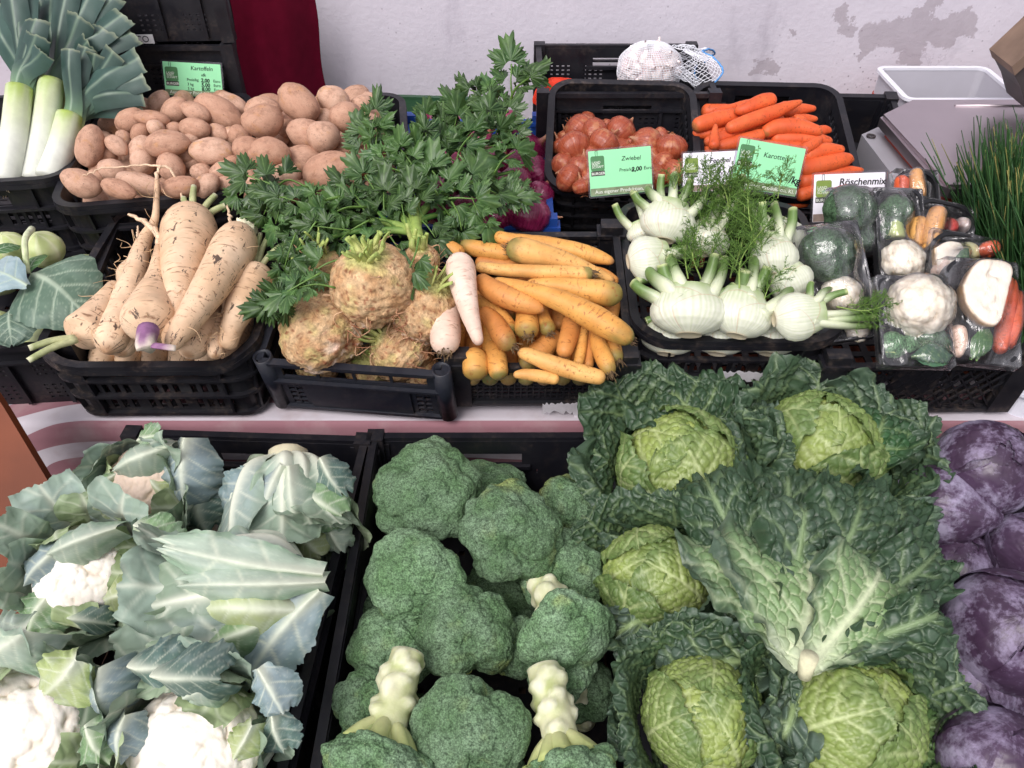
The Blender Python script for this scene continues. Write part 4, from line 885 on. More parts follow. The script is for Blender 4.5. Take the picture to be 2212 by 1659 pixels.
tr = thing('onion_net', 'bright red net lying flat in the slotted crate', 'net bag', Matrix.Translation(Vector(rc))); o = obj('net', net_mesh(redfn, 70, 30, .0011, 'net', rednet), tr); o['kind'] = 'stuff'
V, F, D = lumpy((0, 0, -.006), (.060, .040, .034), 4, .25, 30); obj('filling', mesh('filling', V, F, plain('red_net_inside', lin(120, 34, 24), .8, .1, .4, 60)), tr)

# ---- celeriac
c5 = crop(600, 480, 2.765)
celm = pigment('celeriac_skin', .8, .2, .45, 110, 1.0, 120, .005)
def celeriac(label, cx, cy, rpx, ext, axis, seed, cut=None, stubs=14, stub_len=.04, sq=.92, at=None):
    dx, dy = c5(cx, cy); p = heap(C_cel, dx, dy, .0, .02, ext) if at is None else C_cel.loc(*at); r = px(p, rpx*.3125)*1.06; t = thing('celeriac', label, 'celeriac', axis_frame(p, axis, seed))
    nu, nv = 110, 70; th = np.linspace(0, 2*math.pi, nu, endpoint=False); ph = np.linspace(.01, math.pi-.01, nv); TH, PH = np.meshgrid(th, ph)
    D = np.stack([np.sin(PH)*np.cos(TH), np.sin(PH)*np.sin(TH), np.cos(PH)*sq], -1).reshape(-1, 3); Dz = D[:, 2]/sq
    low = sm(.15, -.9, Dz)                                    # knobbly root side
    k = 1 + .07*noise(D, 1.6, seed, 3) + .025*noise(D, 7, seed+2, 3) + low*(.16*noise(D, 4.5, seed+4, 3) - .05) + .02*noise(D, 20, seed+6, 2)
    rings = .012*np.sin(Dz*26 + 3*noise(D, 2, seed))*(1-low); k += rings
    V = D*k[:, None]*r
    n = noise(D, 5, seed+7, 3); f1 = noise(D, 13, seed+8, 2); col = mixc(lin(206, 174, 134), lin(182, 142, 102), np.clip(.5+1.3*n, 0, 1)); col = mixc(col, lin(196, 180, 120), sm(.1, .5, noise(D, 2.5, seed+3, 2))*.7)
    col = mixc(col, lin(132, 78, 54), sm(.30, .55, f1)*.85); col = mixc(col, lin(166, 96, 68), low*sm(-.1, .5, noise(D, 6, seed+5, 3))*.9); col = mixc(col, lin(238, 216, 196), low*sm(.15, .45, noise(D, 5, seed+15, 2))*.9)
    col = mixc(col, lin(170, 178, 110), sm(.80, .98, Dz)*.8)
    obj('bulb', mesh('bulb', V, grid_faces(nu, nv, True), celm, col), t)
    rr = np.random.default_rng(seed); parts = []
    for q in range(64 if at is None else 6):
        a, z = rr.uniform(0, 6.28), rr.uniform(-.95, .1) if q < 60 else rr.uniform(.5, .85); s_ = math.sqrt(1-z*z); b = np.array([s_*math.cos(a), s_*math.sin(a), z*sq])*r*.95
        d = unit(np.array([s_*math.cos(a), s_*math.sin(a), z*.3-.25])+rr.normal(0, .5, 3)); L = rr.uniform(.010, .034)*(1 if q < 60 else .6)*(1 if at is None else .2); m_ = b + d*L*.5 + rr.normal(0, .006, 3); e = b*1.02 + d*L + rr.normal(0, .008, 3)
        wv = np.array(t.matrix_world @ Vector(e)) - C_cel.rim
        if np.dot(wv, C_cel.y) < -C_cel.d/2 + .016 or np.dot(wv, C_cel.z) < -.07: continue
        Vt, Ft, *_ = tube(spline(np.array([b, m_, e]), 7), np.linspace(.0016, .0005, 7)*rr.uniform(.5, 1.3), 4); parts.append((Vt, Ft, np.tile(mixc(lin(216, 178, 140), lin(150, 96, 70), np.array([rr.uniform()]))[0], (len(Vt), 1))))
    if parts: V, F, c, _ = join(parts); o = obj('rootlets', mesh('rootlets', V, F, stubm, c), t); o['kind'] = 'stuff'
    for q in range(stubs):
        a = q*2.4; rad = .30*math.sqrt((q+.5)/stubs)*r; b = np.array([rad*math.cos(a), rad*math.sin(a), r*.84]); e = b + np.array([rad*.9*math.cos(a), rad*.9*math.sin(a), stub_len*rr.uniform(.5, 1.1)]) + rr.normal(0, .004, 3)
        w_ = rr.uniform(.004, .007); Vt, Ft, s, ang, L = tube(spline(np.array([b, (b+e)/2 + rr.normal(0, .003, 3), e]), 7), np.linspace(w_, w_*.7, 7), 8, flat=.45); obj('stalk_stub', mesh('stalk_stub', Vt, Ft, stubm, mixc(lin(196, 196, 128), lin(150, 170, 90), np.clip(s+.3*np.sin(ang*3), 0, 1))), t)
    return t, p, r
UPV = np.array([0, 0, 1.])
celeriac('big brown celeriac on top of the others, shaved leaf base upward', 930, 645, 288, .075, UPV*1.0 - CR*.05 - CF*.1, 31, stubs=20, stub_len=.032)
celeriac('celeriac leaning on the front rim, pale cut root side toward the carrots', 570, 970, 285, .005, CU*.7 - CR*.7 - CF*.2, 32, stubs=10, stub_len=.025)
celeriac('yellowish celeriac behind the white parsley root', 1270, 800, 250, .02, UPV + CR*.5, 33, stubs=8)
celeriac('green-topped celeriac low at the front rim', 1115, 1090, 225, -.05, CU*.5 - CR*.75 - CF*.5, 34, stubs=16, stub_len=.045)
celeriac('half hidden celeriac under the leaves at the crate back', 570, 540, 165, .02, UPV - CF*.2, 35, stubs=10)
CEL6, P6, R6 = celeriac('slim celeriac that still carries its tall green leaves', 1250, 480, 125, .055, UPV - CF*.1, 36, stubs=8)
celeriac('celeriac squeezed between the big one and the crate side', 480, 760, 200, -.015, UPV, 37, stubs=6)
for k, (x, lab) in enumerate(((-.09, 'celeriac at the crate bottom under the leaning one'), (.0, 'celeriac at the crate bottom in the middle of the front slots'), (.09, 'rusty celeriac at the crate bottom under the green-topped one'))):
    celeriac(lab, 0, 0, 150, 0, UPV - CF, 38+k, stubs=4, stub_len=.02, at=(x, -.095, -.085))
# ---------------------------------------------------------------- fennel, celery leaves, leeks, chives, kohlrabi
fenm = pigment('fennel_skin', .38, .5, .08, 70, .12, 240, .0008, .25, (.008, .008, .005))
frm = pigment('fennel_frond', .55, .3, .2, 60, 0)
leafm = pigment('celery_leaf', .38, .45, .25, 70, .3, 160, .001, trans=.18)
c7 = crop(1500, 420, 2.593)
def frond_mesh(seed, n1=12, n2=9, n3=4, r=.00055, L=.11):
    rr = np.random.default_rng(seed); parts = []
    stem = spline(np.array([[0,0,0], [.01*rr.normal(), .01*rr.normal(), L*.5], [.02*rr.normal(), .02*rr.normal(), L]]), 16)
    def add(P, ra, c): V, F, *_ = tube(P, ra, 3, False); parts.append((V, F, np.tile(c, (len(V), 1))))
    add(stem, np.linspace(.0022, .0008, 16), lin(150, 176, 96))
    ca, cb = np.array(lin(78, 112, 48)), np.array(lin(110, 144, 66))
    for i in range(n1):
        f = .22 + .78*i/(n1-1); b = stem[min(15, int(f*15))]; a = i*2.4 + rr.normal()*.4; d = unit([math.cos(a), math.sin(a), .75]); l1 = L*(.62-.36*f)*rr.uniform(.8, 1.2)
        br = spline(np.array([b, b+d*l1*.5+[0, 0, .004], b+d*l1+[0, 0, .012*rr.normal()]]), 10); add(br, np.linspace(.0010, .0005, 10), cb)
        for j in range(n2):
            g = .2 + .8*j/(n2-1); q = br[min(9, int(g*9))]; d2 = unit(d + rr.normal(0, .8, 3)); l2 = l1*.42*(1.15-g*.6)
            e = q + d2*l2; add(np.array([q, (q+e)/2 + rr.normal(0, .001, 3), e]), [r*1.2, r, r*.7], ca*rr.uniform(.8, 1.2))
            for k in range(n3):
                h = q + (e-q)*rr.uniform(.25, 1); d3 = unit(d2 + rr.normal(0, .75, 3)); e3 = h + d3*l2*rr.uniform(.35, .7); add(np.array([h, (h+e3)/2 + rr.normal(0, .0008, 3), e3]), [r, r*.9, r*.6], mixc(ca, cb, np.array([rr.uniform(0, 1)]))[0])
    V, F, c, _ = join(parts); return mesh('frond', V, F, frm, c)
fronds = [frond_mesh(k) for k in range(4)]
FW, FG1, FG2 = lin(222, 223, 208), lin(166, 184, 126), lin(104, 132, 72)
def fennel(label, base, top, wpx, ext, ends, seed, frond=(), depth_tilt=.25, hh=(.02, .045)):
    bx, by = c7(*base); tx, ty = c7(*top); cx, cy_ = (bx+tx)/2, (by+ty)/2; p = heap(C_fen, cx, cy_, hh[0], hh[1], ext); k = depth(p)/FPX; w2 = px(p, wpx*.3332)/2*1.08
    ax = unit(CR*(tx-bx) - CU*(ty-by)); Lb = math.hypot(tx-bx, ty-by)*k*.90; ax = unit(ax + CF*depth_tilt); pb = p - ax*Lb/2/.90
    side = unit(np.cross(ax, CF)); nrm = np.cross(side, ax); M = basis(pb, side, nrm, ax); Mi = M.inverted(); t = thing('fennel_bulb', label, 'fennel', M); rr = np.random.default_rng(seed)
    # bulb core and overlapping sheaths
    zc = np.array([0, .03, .10, .22, .36, .52, .78, 1.]); rc = np.array([.28, .40, .66, .90, 1.0, 1.0, .86, .68])
    def shell(phi, span, grow, z1, nm, nv=26, nu=34, first=False):
        u = np.linspace(-1, 1, nu); v = np.linspace(0, 1, nv); U, Vv = np.meshgrid(u, v); top_ = z1*(1-.42*U**2*(0 if first else 1)); Z = Vv*top_; f = np.interp(Z, zc, rc); a = phi + U*span
        q = 1 + grow + .03*noise(np.stack([np.cos(a)*6, np.sin(a)*6, Z*.6], -1).reshape(-1, 3), 1, seed, 2).reshape(Z.shape) + .010*np.sin(a*34+2*np.sin(Z*4))
        edge = sm(.86, 1, np.abs(U))*(0 if first else .02); q = q - edge
        X, Y = w2*f*q*np.cos(a), w2*.72*f*q*np.sin(a); P = np.stack([X, Y, Z*Lb], -1).reshape(-1, 3)
        st = np.clip(.5 + .5*np.sin(a*44 + 3*noise(np.stack([a, a, Z], -1).reshape(-1, 3), 2, seed).reshape(a.shape)), 0, 1)
        c = mixc(FW, FG1, (sm(.35, 1.0, Z)*.65*(.6+.4*st)).ravel()); c = mixc(c, FG1, (.36*st).ravel()); c = mixc(c, lin(150, 172, 112), (sm(.78, 1.05, Z)*.8).ravel())
        if not first:
            ed = np.maximum(sm(.95, .99, np.abs(U)), sm(.97, .995, Vv)).ravel(); c = mixc(c, lin(196, 158, 118), ed*.6)
        c = mixc(c, lin(190, 176, 150), sm(.03, .0, Z).ravel()*.7)
        obj(nm, mesh(nm, P, grid_faces(nu, nv), fenm, c), t)
        return a
    shell(0, math.pi, 0, 1.0, 'core', first=True)
    V = np.vstack([[[0, 0, .004]], np.column_stack([w2*.36*np.cos(np.linspace(0, 6.283, 24, endpoint=False)), w2*.36*.72*np.sin(np.linspace(0, 6.283, 24, endpoint=False)), np.full(24, -.001)])]); i = np.arange(24)
    obj('cut_base', mesh('cut_base', V, np.stack([np.zeros(24, int), 1+(i+1) % 24, 1+i], -1), fenm, np.tile(lin(206, 196, 170), (25, 1))), t)
    n = len(ends)
    for j, (pa, sp, g, z1) in enumerate(((-1.0, 1.15, .05, .86), (-2.3, 1.1, .10, .70), (.9, 1.3, .07, .75))): shell(pa + rr.uniform(-.25, .25), sp, g, z1, 'sheath')
    for j, e in enumerate(ends):
        ex, ey = c7(e[0], e[1]); pe = CAMP + ray(ex, ey)*(depth(pb + ax*Lb) + (.03 if j % 2 else .0) + rr.uniform(-.01, .01)); le = np.array(Mi @ Vector(pe)); f = (j+.5)/n*2-1
        f = np.clip(le[0]/(w2*1.7), -.9, .9); lowside = abs(f)
        b = np.array([w2*.78*f, (-.16 if j % 2 else .08)*w2 - .1*w2*lowside, Lb*(.90-.42*lowside**2)]); m_ = b + np.array([w2*.22*f, 0, Lb*.16]); r0 = w2*(.27 if n > 4 else .35)*rr.uniform(.85, 1.1)
        P = spline(np.array([b - (m_-b)*.7, b, m_, (m_+le)/2 + np.array([.006*f, 0, 0]), le]), 16); V, F, s, ang, L = tube(P, np.concatenate([np.linspace(r0*1.7, r0*1.15, 6), np.linspace(r0*1.1, r0*.82, 10)]), 14, flat=.66)
        V += (.07*r0*np.sin(ang*7))[:, None]*unit([1, 1, 0]); c = mixc(lin(214, 220, 190), FG2, sm(.22, .75, s)); c = mixc(c, lin(100, 132, 70), .35*np.clip(np.sin(ang*6), 0, 1)*sm(.4, .8, s)); c = np.where((s > .9995)[:, None], np.array(lin(196, 206, 150)), c)
        obj('stalk', mesh('stalk', V, F, fenm, c), t)
    for (x, y, sx, sc) in frond:
        fx, fy = c7(x, y); pe = CAMP + ray(fx, fy)*(depth(pb + ax*Lb) - .02 + rr.uniform(-.02, .02)); d = unit(CR*sx[0] + CU*sx[1] - CF*.25)
        sc *= .78; pe = pe - d*.02; o = obj('frond', fronds[rr.integers(0, 4)], t, Mi @ axis_frame(pe, d, rr.uniform(0, 6)) @ Matrix.Diagonal((sc, sc, sc, 1)))
    return t
fennel('broad fennel bulb at the front rim with seven cut stalks', (565, 1090), (585, 730), 430, .018, [(215,745),(310,665),(400,625),(455,590),(745,560),(800,600),(870,765)], 1, [(660,640,(0,1),1.0),(560,640,(-.2,1),.8)])
fennel('fennel bulb at the front rim between the broad and the lying one', (870, 1095), (960, 760), 345, .018, [(940,660),(1000,590),(1090,640),(1235,760)], 2, [(900,700,(-.1,1),1.1),(1080,820,(.3,1),.8)])
fennel('fennel bulb lying sideways with stalks over the florets', (1125, 980), (1480, 935), 270, .03, [(1370,745),(1480,790),(1600,800),(1770,925),(1785,965),(1810,1015)], 3, [(1620,890,(1,.1),.9),(1700,880,(1,0),.6)], depth_tilt=.05)
fennel('fennel bulb on its side under the leaning pair at the crate edge', (180, 610), (470, 560), 260, .035, [(560,520),(580,560),(240,735)], 4, depth_tilt=.1)
fennel('upright fennel bulb in front of the onion price card', (410, 480), (480, 190), 310, .06, [(220,160),(310,140),(400,40),(480,50),(590,75),(690,140)], 5, [(480,150,(.2,1),.8),(700,120,(.2,1),.7)])
fennel('fennel with a long thin green stalk at the crate corner', (300, 470), (250, 330), 190, .03, [(95,235),(210,160)], 6, depth_tilt=.1)
fennel('fennel bulb under the carrot price card with three tall stalks', (1130, 700), (1120, 400), 260, .045, [(1050,220),(1130,235),(1250,265)], 7, [(1000,420,(-.2,1),1.1),(1060,600,(-.3,1),.9)])
fennel('smooth fennel bulb tucked in behind the lying one', (1290, 830), (1160, 600), 250, .02, [(1100,540)], 8, depth_tilt=.1)
fennel('fennel bulb at the crate back with its stalks hidden by fronds', (1230, 600), (1060, 330), 300, .02, [(960,250),(900,210)], 9, [(820,300,(.1,1),1.2)])
fennel('fennel bulb in the middle under a cloud of green fronds', (640, 560), (720, 330), 280, .02, [(790,180),(920,60),(850,240)], 10, [(620,470,(-.3,1),1.3),(700,400,(.1,1),1.4),(640,520,(-.5,.8),1.2),(760,480,(.3,1),1.3),(850,640,(0,1),1.2),(900,560,(.2,1),1.2),(820,200,(-.3,.8),1.0),(900,190,(.4,.9),1.0),(960,480,(.5,.7),1.1),(560,450,(-.8,.5),1.0),(730,560,(0,1),1.2),(1165,120,(.1,1),.7)])
for k in range(3):
    x = 420+330*k; fennel('fennel bulb low in the crate ' + ['under the broad one', 'under the front pair, showing through the slots', 'beneath the lying one'][k], (x, 1210), (x+40, 960), 300, -.06, [(x-120, 1000), (x+130, 1000)], 20+k, hh=(.03, .03))

# ---- celery greens that grow from one celeriac
def leaflet(seed, size=1.0):
    """lobed, toothed leaf blade: (V, F, ring fraction)"""
    na, nr = 61, 6; a = np.linspace(-2.2, 2.2, na); k = np.cos(a*.62)
    R_ = (.62 + .40*np.abs(np.cos(a*1.55))**.8)*np.clip(k, .12, 1)**.55 * (1 + .26*(np.abs(((a*3.4) % 1.0)-.5)*2-.5) + .10*noise2(a, a, 3, seed, 2))
    R_ *= 1 - .36*np.exp(-((np.abs(a)-.62)/.13)**2)
    q = np.linspace(0, 1, nr)[:, None]; X = (q*R_*np.sin(a)); Y = (q*R_*np.cos(a)) + .22*q; rr = np.random.default_rng(seed)
    Z = .16*np.cos(a*6.2)*q*.5*np.abs(np.sin(a)) + .22*q**2*noise2(X*1.5, Y*1.5, 1.6, seed, 2) - .20*rr.uniform(.2, 1.2)*q**2
    V = np.stack([X, Y, Z], -1).reshape(-1, 3)*size; A = np.broadcast_to(a, X.shape).ravel(); return V, grid_faces(na, nr), A, np.broadcast_to(q, X.shape).ravel()
def celery_leaf_mesh(seed):
    rr = np.random.default_rng(seed); parts = []; L = .085
    pet = spline(np.array([[0, 0, 0], [.004*rr.normal(), L*.5, .006], [.008*rr.normal(), L, .0]]), 10); V, F, s, *_ = tube(pet, np.linspace(.0022, .0012, 10), 6); parts.append((V, F, np.tile(lin(104, 140, 66), (len(V), 1))))
    for (f, ang, sc) in ((1., 0, .040), (.62, 1.0, .030), (.62, -1.0, .030), (.98, .75, .026), (.98, -.75, .026)):
        V, F, A, q = leaflet(seed*7+int(f*10)+int(ang*9), sc*rr.uniform(.85, 1.2)); a = -ang + rr.normal()*.15; c, s_ = math.cos(a), math.sin(a); tw = rr.normal()*.35
        V = np.column_stack([V[:, 0]*c - V[:, 1]*s_, V[:, 0]*s_ + V[:, 1]*c, V[:, 2] + V[:, 0]*tw]) ; b = pet[int(f*9)]; d = np.array([-s_, c, 0])*(.006 if ang == 0 else .014); 
        vein = np.exp(-(np.minimum(np.abs(A), np.minimum(np.abs(np.abs(A)-.75), np.abs(np.abs(A)-1.45)))/.045)**2)
        tn = [.9, .65, 1.05, .6, .85, 1.35, .75, .6, .95][seed % 9]; col = mixc(np.array(lin(56, 88, 50))*tn, np.array(lin(82, 114, 58))*tn, np.clip(.5+.8*noise(V, 50, seed, 2), 0, 1)); col = mixc(col, lin(120, 150, 92), vein*.55); parts.append((V + b + d, F, col))
    V, F, c, _ = join(parts); return mesh('leaf', V, F, leafm, c)
cleaves = [celery_leaf_mesh(k+1) for k in range(9)]
CELM = CEL6.matrix_world.copy(); CELI = CELM.inverted(); crown6 = P6 + np.array([0, .01, R6*.9])
def fol_d(dx, dy): return 1.300 + (600-dy)*.00080 - (.03 if dx < 930 else 0)
def fol(dx, dy, e=0.): return at_d(dx, dy, fol_d(dx, dy) + e)
c6d = (915, 530)
def stalk_to(pts, r0, r1):
    P = np.vstack([[crown6], [fol(x, y, .015) for x, y in pts]]); P = np.array([np.array(CELI @ Vector(p)) for p in spline(P, 22)]); V, F, s, ang, L = tube(P, np.linspace(r0, r1, 22), 10); V += (.06*np.linspace(r0, r1, 22).mean()*np.sin(ang*7))[:, None]
    obj('stalk', mesh('stalk', V, F, stubm, mixc(lin(150, 172, 88), lin(74, 110, 48), sm(0, .5, s) + .2*np.sin(ang*7)*(s < 2))), CEL6)
for pts in ([(905,470),(960,420),(1030,390),(1110,370)], [(898,450),(930,380),(1000,300),(1090,190)], [(890,470),(880,400),(880,300)], [(895,460),(930,350),(960,260)], [(900,470),(950,420),(1010,340),(1080,290)], [(880,480),(830,430),(800,330),(790,260)], [(870,490),(780,470),(690,430),(600,400),(540,390)], [(880,500),(770,500),(690,520),(640,540)], [(905,480),(960,460),(1020,440)], [(885,490),(830,440),(740,390)], [(880,495),(840,480),(800,440)]):
    stalk_to(pts, .0085, .0028)
LP = [(1100,300,.9,40),(1105,345,.85,15),(1110,400,.85,-10),(1085,425,.8,-30),(1040,465,.8,-60),(1105,165,1.25,80),(1130,185,1.0,30),(1075,215,1.0,120),(1040,205,.95,110),(1085,255,1.0,60),(1000,235,1.0,110),(1040,260,1.0,90),(985,275,1.0,100),(1060,320,1.1,20),(1010,310,1.1,80),(960,290,1.0,110),(1030,360,1.1,30),(980,345,1.1,90),(940,330,1.0,120),(930,270,.9,100),(1050,400,1.0,-10),(1000,400,1.1,60),(950,390,1.1,120),(905,350,1.0,110),(870,300,.9,130),(850,330,.9,150),(905,400,1.0,120),(865,380,1.0,140),(830,360,.9,140),(800,270,1.15,100),(790,310,.9,120),(815,300,.9,60),(800,400,1.0,120),(760,420,1.0,140),(710,420,1.0,160),(610,400,1.1,170),(560,395,1.2,165),(530,400,1.0,190),(630,440,1.0,190),(680,450,1.0,180),(730,460,1.0,170),(780,450,1.0,150),(830,440,1.0,120),(600,460,.9,210),(640,490,.9,220),(700,495,.9,200),(750,500,.9,180),(660,530,.9,230),(620,560,.9,240),(690,580,.9,200),(640,620,.9,220),(605,650,.9,230),(670,615,.8,190),(820,480,.9,150),(870,460,.9,110),(1000,440,1.0,-20),(960,450,1.0,-40),(990,480,.8,-70),(860,540,.9,-60),(890,565,.9,-80),(930,500,.8,-60),(800,520,.8,210),(580,440,.8,200),(1020,285,1.0,70),(970,315,.9,100),(915,310,.9,110),(1060,290,.9,50),(880,340,.9,120),(940,430,.9,60),(900,435,.9,100),(845,410,.9,130)]
rl = np.random.default_rng(5)
for k, (x, y, sc, an) in enumerate(LP):
    p = fol(x, y, rl.uniform(-.035, .02)); a = R(an + rl.uniform(-25, 25)); d = unit(CR*math.cos(a) + CU*math.sin(a) + CF*rl.uniform(-.4, .3)); n = unit(-CF*.75 + UPV*.55 + rl.normal(0, .38, 3)); xx = unit(np.cross(d, n)); n = np.cross(xx, d); p = p - d*.05*sc
    obj('leaf', cleaves[(k*7) % 9], CEL6, CELI @ basis(p, xx, d, n) @ Matrix.Diagonal((sc*.84*rl.uniform(.8, 1.25), sc*.82, sc*.82*rl.uniform(.8, 2.4), 1)))

# ---- leeks
leekm = pigment('leek_leaf', .42, .4, .10, 40, .15, 150, .0008, .08, (.006, .006, .004))
def leek(label, base, neck, rpx, leaves, seed, d0, roots=True):
    p0, p1 = at_d(*base, d0), at_d(*neck, d0+.03); k = d0/FPX; r = rpx*k; t = thing('leek', label, 'leek', Matrix.Translation(Vector(p0)))
    P = spline(np.array([p0-p0, (p1-p0)*.5 + CR*.004, p1-p0]), 24); V, F, s, ang, L = tube(P, np.linspace(r*1.08, r*.98, 24), 26)
    n = noise(np.column_stack([np.cos(ang)*3, np.sin(ang)*3, s]), 2.5, seed, 2); V += (n*r*.02)[:, None]
    c = mixc(lin(214, 217, 205), lin(196, 206, 164), sm(.35, .8, s + .06*n)); c = mixc(c, lin(160, 182, 90), sm(.75, 1.02, s + .1*n)); c = mixc(c, lin(236, 240, 222), .3*np.clip(np.sin(ang*22), 0, 1)*(s < 2)); obj('shaft', mesh('shaft', V, F, leekm, c), t)
    ax = unit(p1-p0); rr = np.random.default_rng(seed)
    for j, (tx, ty, wp, e) in enumerate(leaves):
        q1 = at_d(tx, ty, d0 + .02 + e) - p0; b = (p1-p0)*(.90 + .03*j/len(leaves)); w = wp*k/2*1.12; side = unit(np.cross(unit(q1-b), CF)); nn = np.cross(side, unit(q1-b)); 
        Pc = spline(np.array([b - ax*r*1.2 + CF*e*.3, b + ax*r*1.6 + CF*e*.5, (b+ax*r*2+q1)/2 + nn*.012*rr.normal(), q1]), 26); nu = 13; u = np.linspace(-1, 1, nu)
        ww = np.interp(np.linspace(0, 1, 26), [0, .15, .4, .8, 1], [r*.95, r*1.0, w*.95, w, w*rr.uniform(.85, 1.0)]); fold = np.interp(np.linspace(0, 1, 26), [0, .25, 1], [.9, .55, .28]); jag = 1 + .0*u
        V = Pc[:, None, :] + side*(u[None, :, None]*ww[:, None, None]*(1-.25*fold[:, None, None])) + CF*((np.abs(u)**1.3)[None, :, None]*(ww*fold)[:, None, None])
        tipj = (sm(.9, 1., np.linspace(0, 1, 26))[:, None]*(rr.uniform(-.35, .35)*u[None, :] + .10*noise2(u*3, u*0+j, 2, seed)[None, :])*w)[..., None]; V = V + unit(q1-b)*tipj
        V = V.reshape(-1, 3) + CF*(.0035*noise(V.reshape(-1, 3), 25, seed+j, 2))[:, None]; s = np.repeat(np.linspace(0, 1, 26), nu); st = np.tile(u, 26)
        vein = .5+.5*np.sin(st*34 + .6*np.sin(s*8)); c = mixc(lin(196, 206, 128), lin(104, 134, 104), sm(.06, .30, s)); c = mixc(c, np.array(lin(48, 72, 66))*rr.uniform(.7, 1.25), sm(.22, .55, s)); c = mixc(c, lin(84, 108, 98), .42*vein*sm(.1, .4, s)); c = mixc(c, lin(134, 158, 130), np.exp(-(st/.05)**2)*.4)
        c = mixc(c, lin(170, 176, 140), sm(.985, 1, s)*.4); obj('leaf', mesh('leaf', V, grid_faces(nu, 26), leekm, c), t)
    if roots:
        parts = []
        for q in range(40):
            a = rr.uniform(0, 6.28); d = unit(-ax + .9*(CR*math.cos(a) + CF*math.sin(a))); e = d*.03*rr.uniform(.5, 1.2); Vt, Ft, *_ = tube(spline(np.array([[0, 0, 0], e*.5 + rr.normal(0, .004, 3), e]), 6), .0008, 4); parts.append((Vt, Ft, np.tile(lin(226, 206, 176), (len(Vt), 1))))
        V, F, c, _ = join(parts); o = obj('root_beard', mesh('root_beard', V, F, leekm, c), t); o['kind'] = 'stuff'
leek('leek with the whitest shaft, upright between the other two', (72, 392), (112, 175), 27, [(70,-40,55,.02),(150,-50,55,.0),(110,-10,60,.03),(200,-20,60,.015),(170,35,70,-.01),(245,-10,50,.03),(265,30,60,.02),(285,70,60,.035),(225,60,60,.01),(190,90,52,-.012)], 3, 1.60)
leek('leek whose leaf fan spreads over the potato crate', (108, 385), (150, 250), 27, [(150,105,42,-.015),(205,115,55,.0),(245,110,52,-.005),(300,125,60,.015),(310,165,62,.02),(308,200,60,.03),(305,232,60,.045),(185,100,46,.01)], 5, 1.58)
leek('leek at the crate end with pale shaft and dark wide leaves', (12, 395), (42, 190), 27, [(20,-30,60,.0),(50,-20,60,.02),(78,40,60,-.01),(78,75,64,-.02),(-20,10,60,.03),(60,0,50,.04),(90,110,56,-.025)], 7, 1.57)
leek('leek behind the others with only its root end showing', (42, 296), (60, 150), 26, [(40,0,40,.02),(80,-10,40,.03)], 9, 1.66)

# ---- chives in a white tub
chm = pigment('chive_blade', .45, .4, .2, 80, 0)
def chives():
    rr = np.random.default_rng(3); tubc = at_d(2300, 760, 1.47); t = thing('chive_plant', 'dense dark green chives in a white tub next to the scale', 'chives', Matrix.Translation(Vector(tubc - UPV*.10)))
    parts = []; o0 = tubc - UPV*.10
    for k in range(10500):
        b = np.array([rr.uniform(-.13, .17), rr.uniform(-.09, .14), .09]); L = rr.uniform(.20, .40)*(1 if k % 5 else .7); lean = np.array([(b[0]-.02)*.9 + rr.normal()*.10, .22 + rr.normal()*.16, 1.0]); d = unit(lean)
        m_ = b + d*L*.55 + rr.normal(0, .006, 3); e = b + d*L + np.array([rr.normal()*.02 + (b[0]-.02)*.12, rr.normal()*.02, -.012*rr.uniform(0, 2.5)])
        V, F, *_ = tube(spline(np.array([b, m_, e]), 6), np.array([.0022, .0026, .0025, .0022, .0017, .0008])*rr.uniform(.8, 1.2), 3, False); g = rr.uniform(0, 1); s = np.repeat(np.linspace(0, 1, 6), 3)
        col = mixc(np.tile(mixc(lin(36, 70, 38), lin(62, 100, 54), np.array([g]))[0], (18, 1)), lin(122, 150, 80), sm(.25, 0, s)); col = mixc(col, lin(176, 164, 96), sm(.93, 1, s)*(.8 if k % 7 == 0 else .0)); parts.append((V, F, col))
    V, F, c, _ = join(parts); o = obj('blades', mesh('blades', V, F, chm, c), t); o['kind'] = 'stuff'
    wp = plain('white_tub', lin(222, 222, 232), .4, .4, .05, 10); a = Loop(.34, .30, .03); V, F = band(a, -.012, .003, .0, .10); obj('tub', mesh('tub', V, F, wp, smooth=False), t, Matrix.Translation((.03, .03, 0))); V, F = band(a, -.004, .012, .097, .103); obj('rim', mesh('rim', V, F, wp, smooth=False), t, Matrix.Translation((.03, .03, 0)))
    V, F = box(-.155, .155, -.135, .135, .0, .085); obj('soil', mesh('soil', V, F, plain('soil', (.02, .015, .01), .95, .1, .4, 60, .5, 120), smooth=False), t, Matrix.Translation((.03, .03, .002)))
chives()

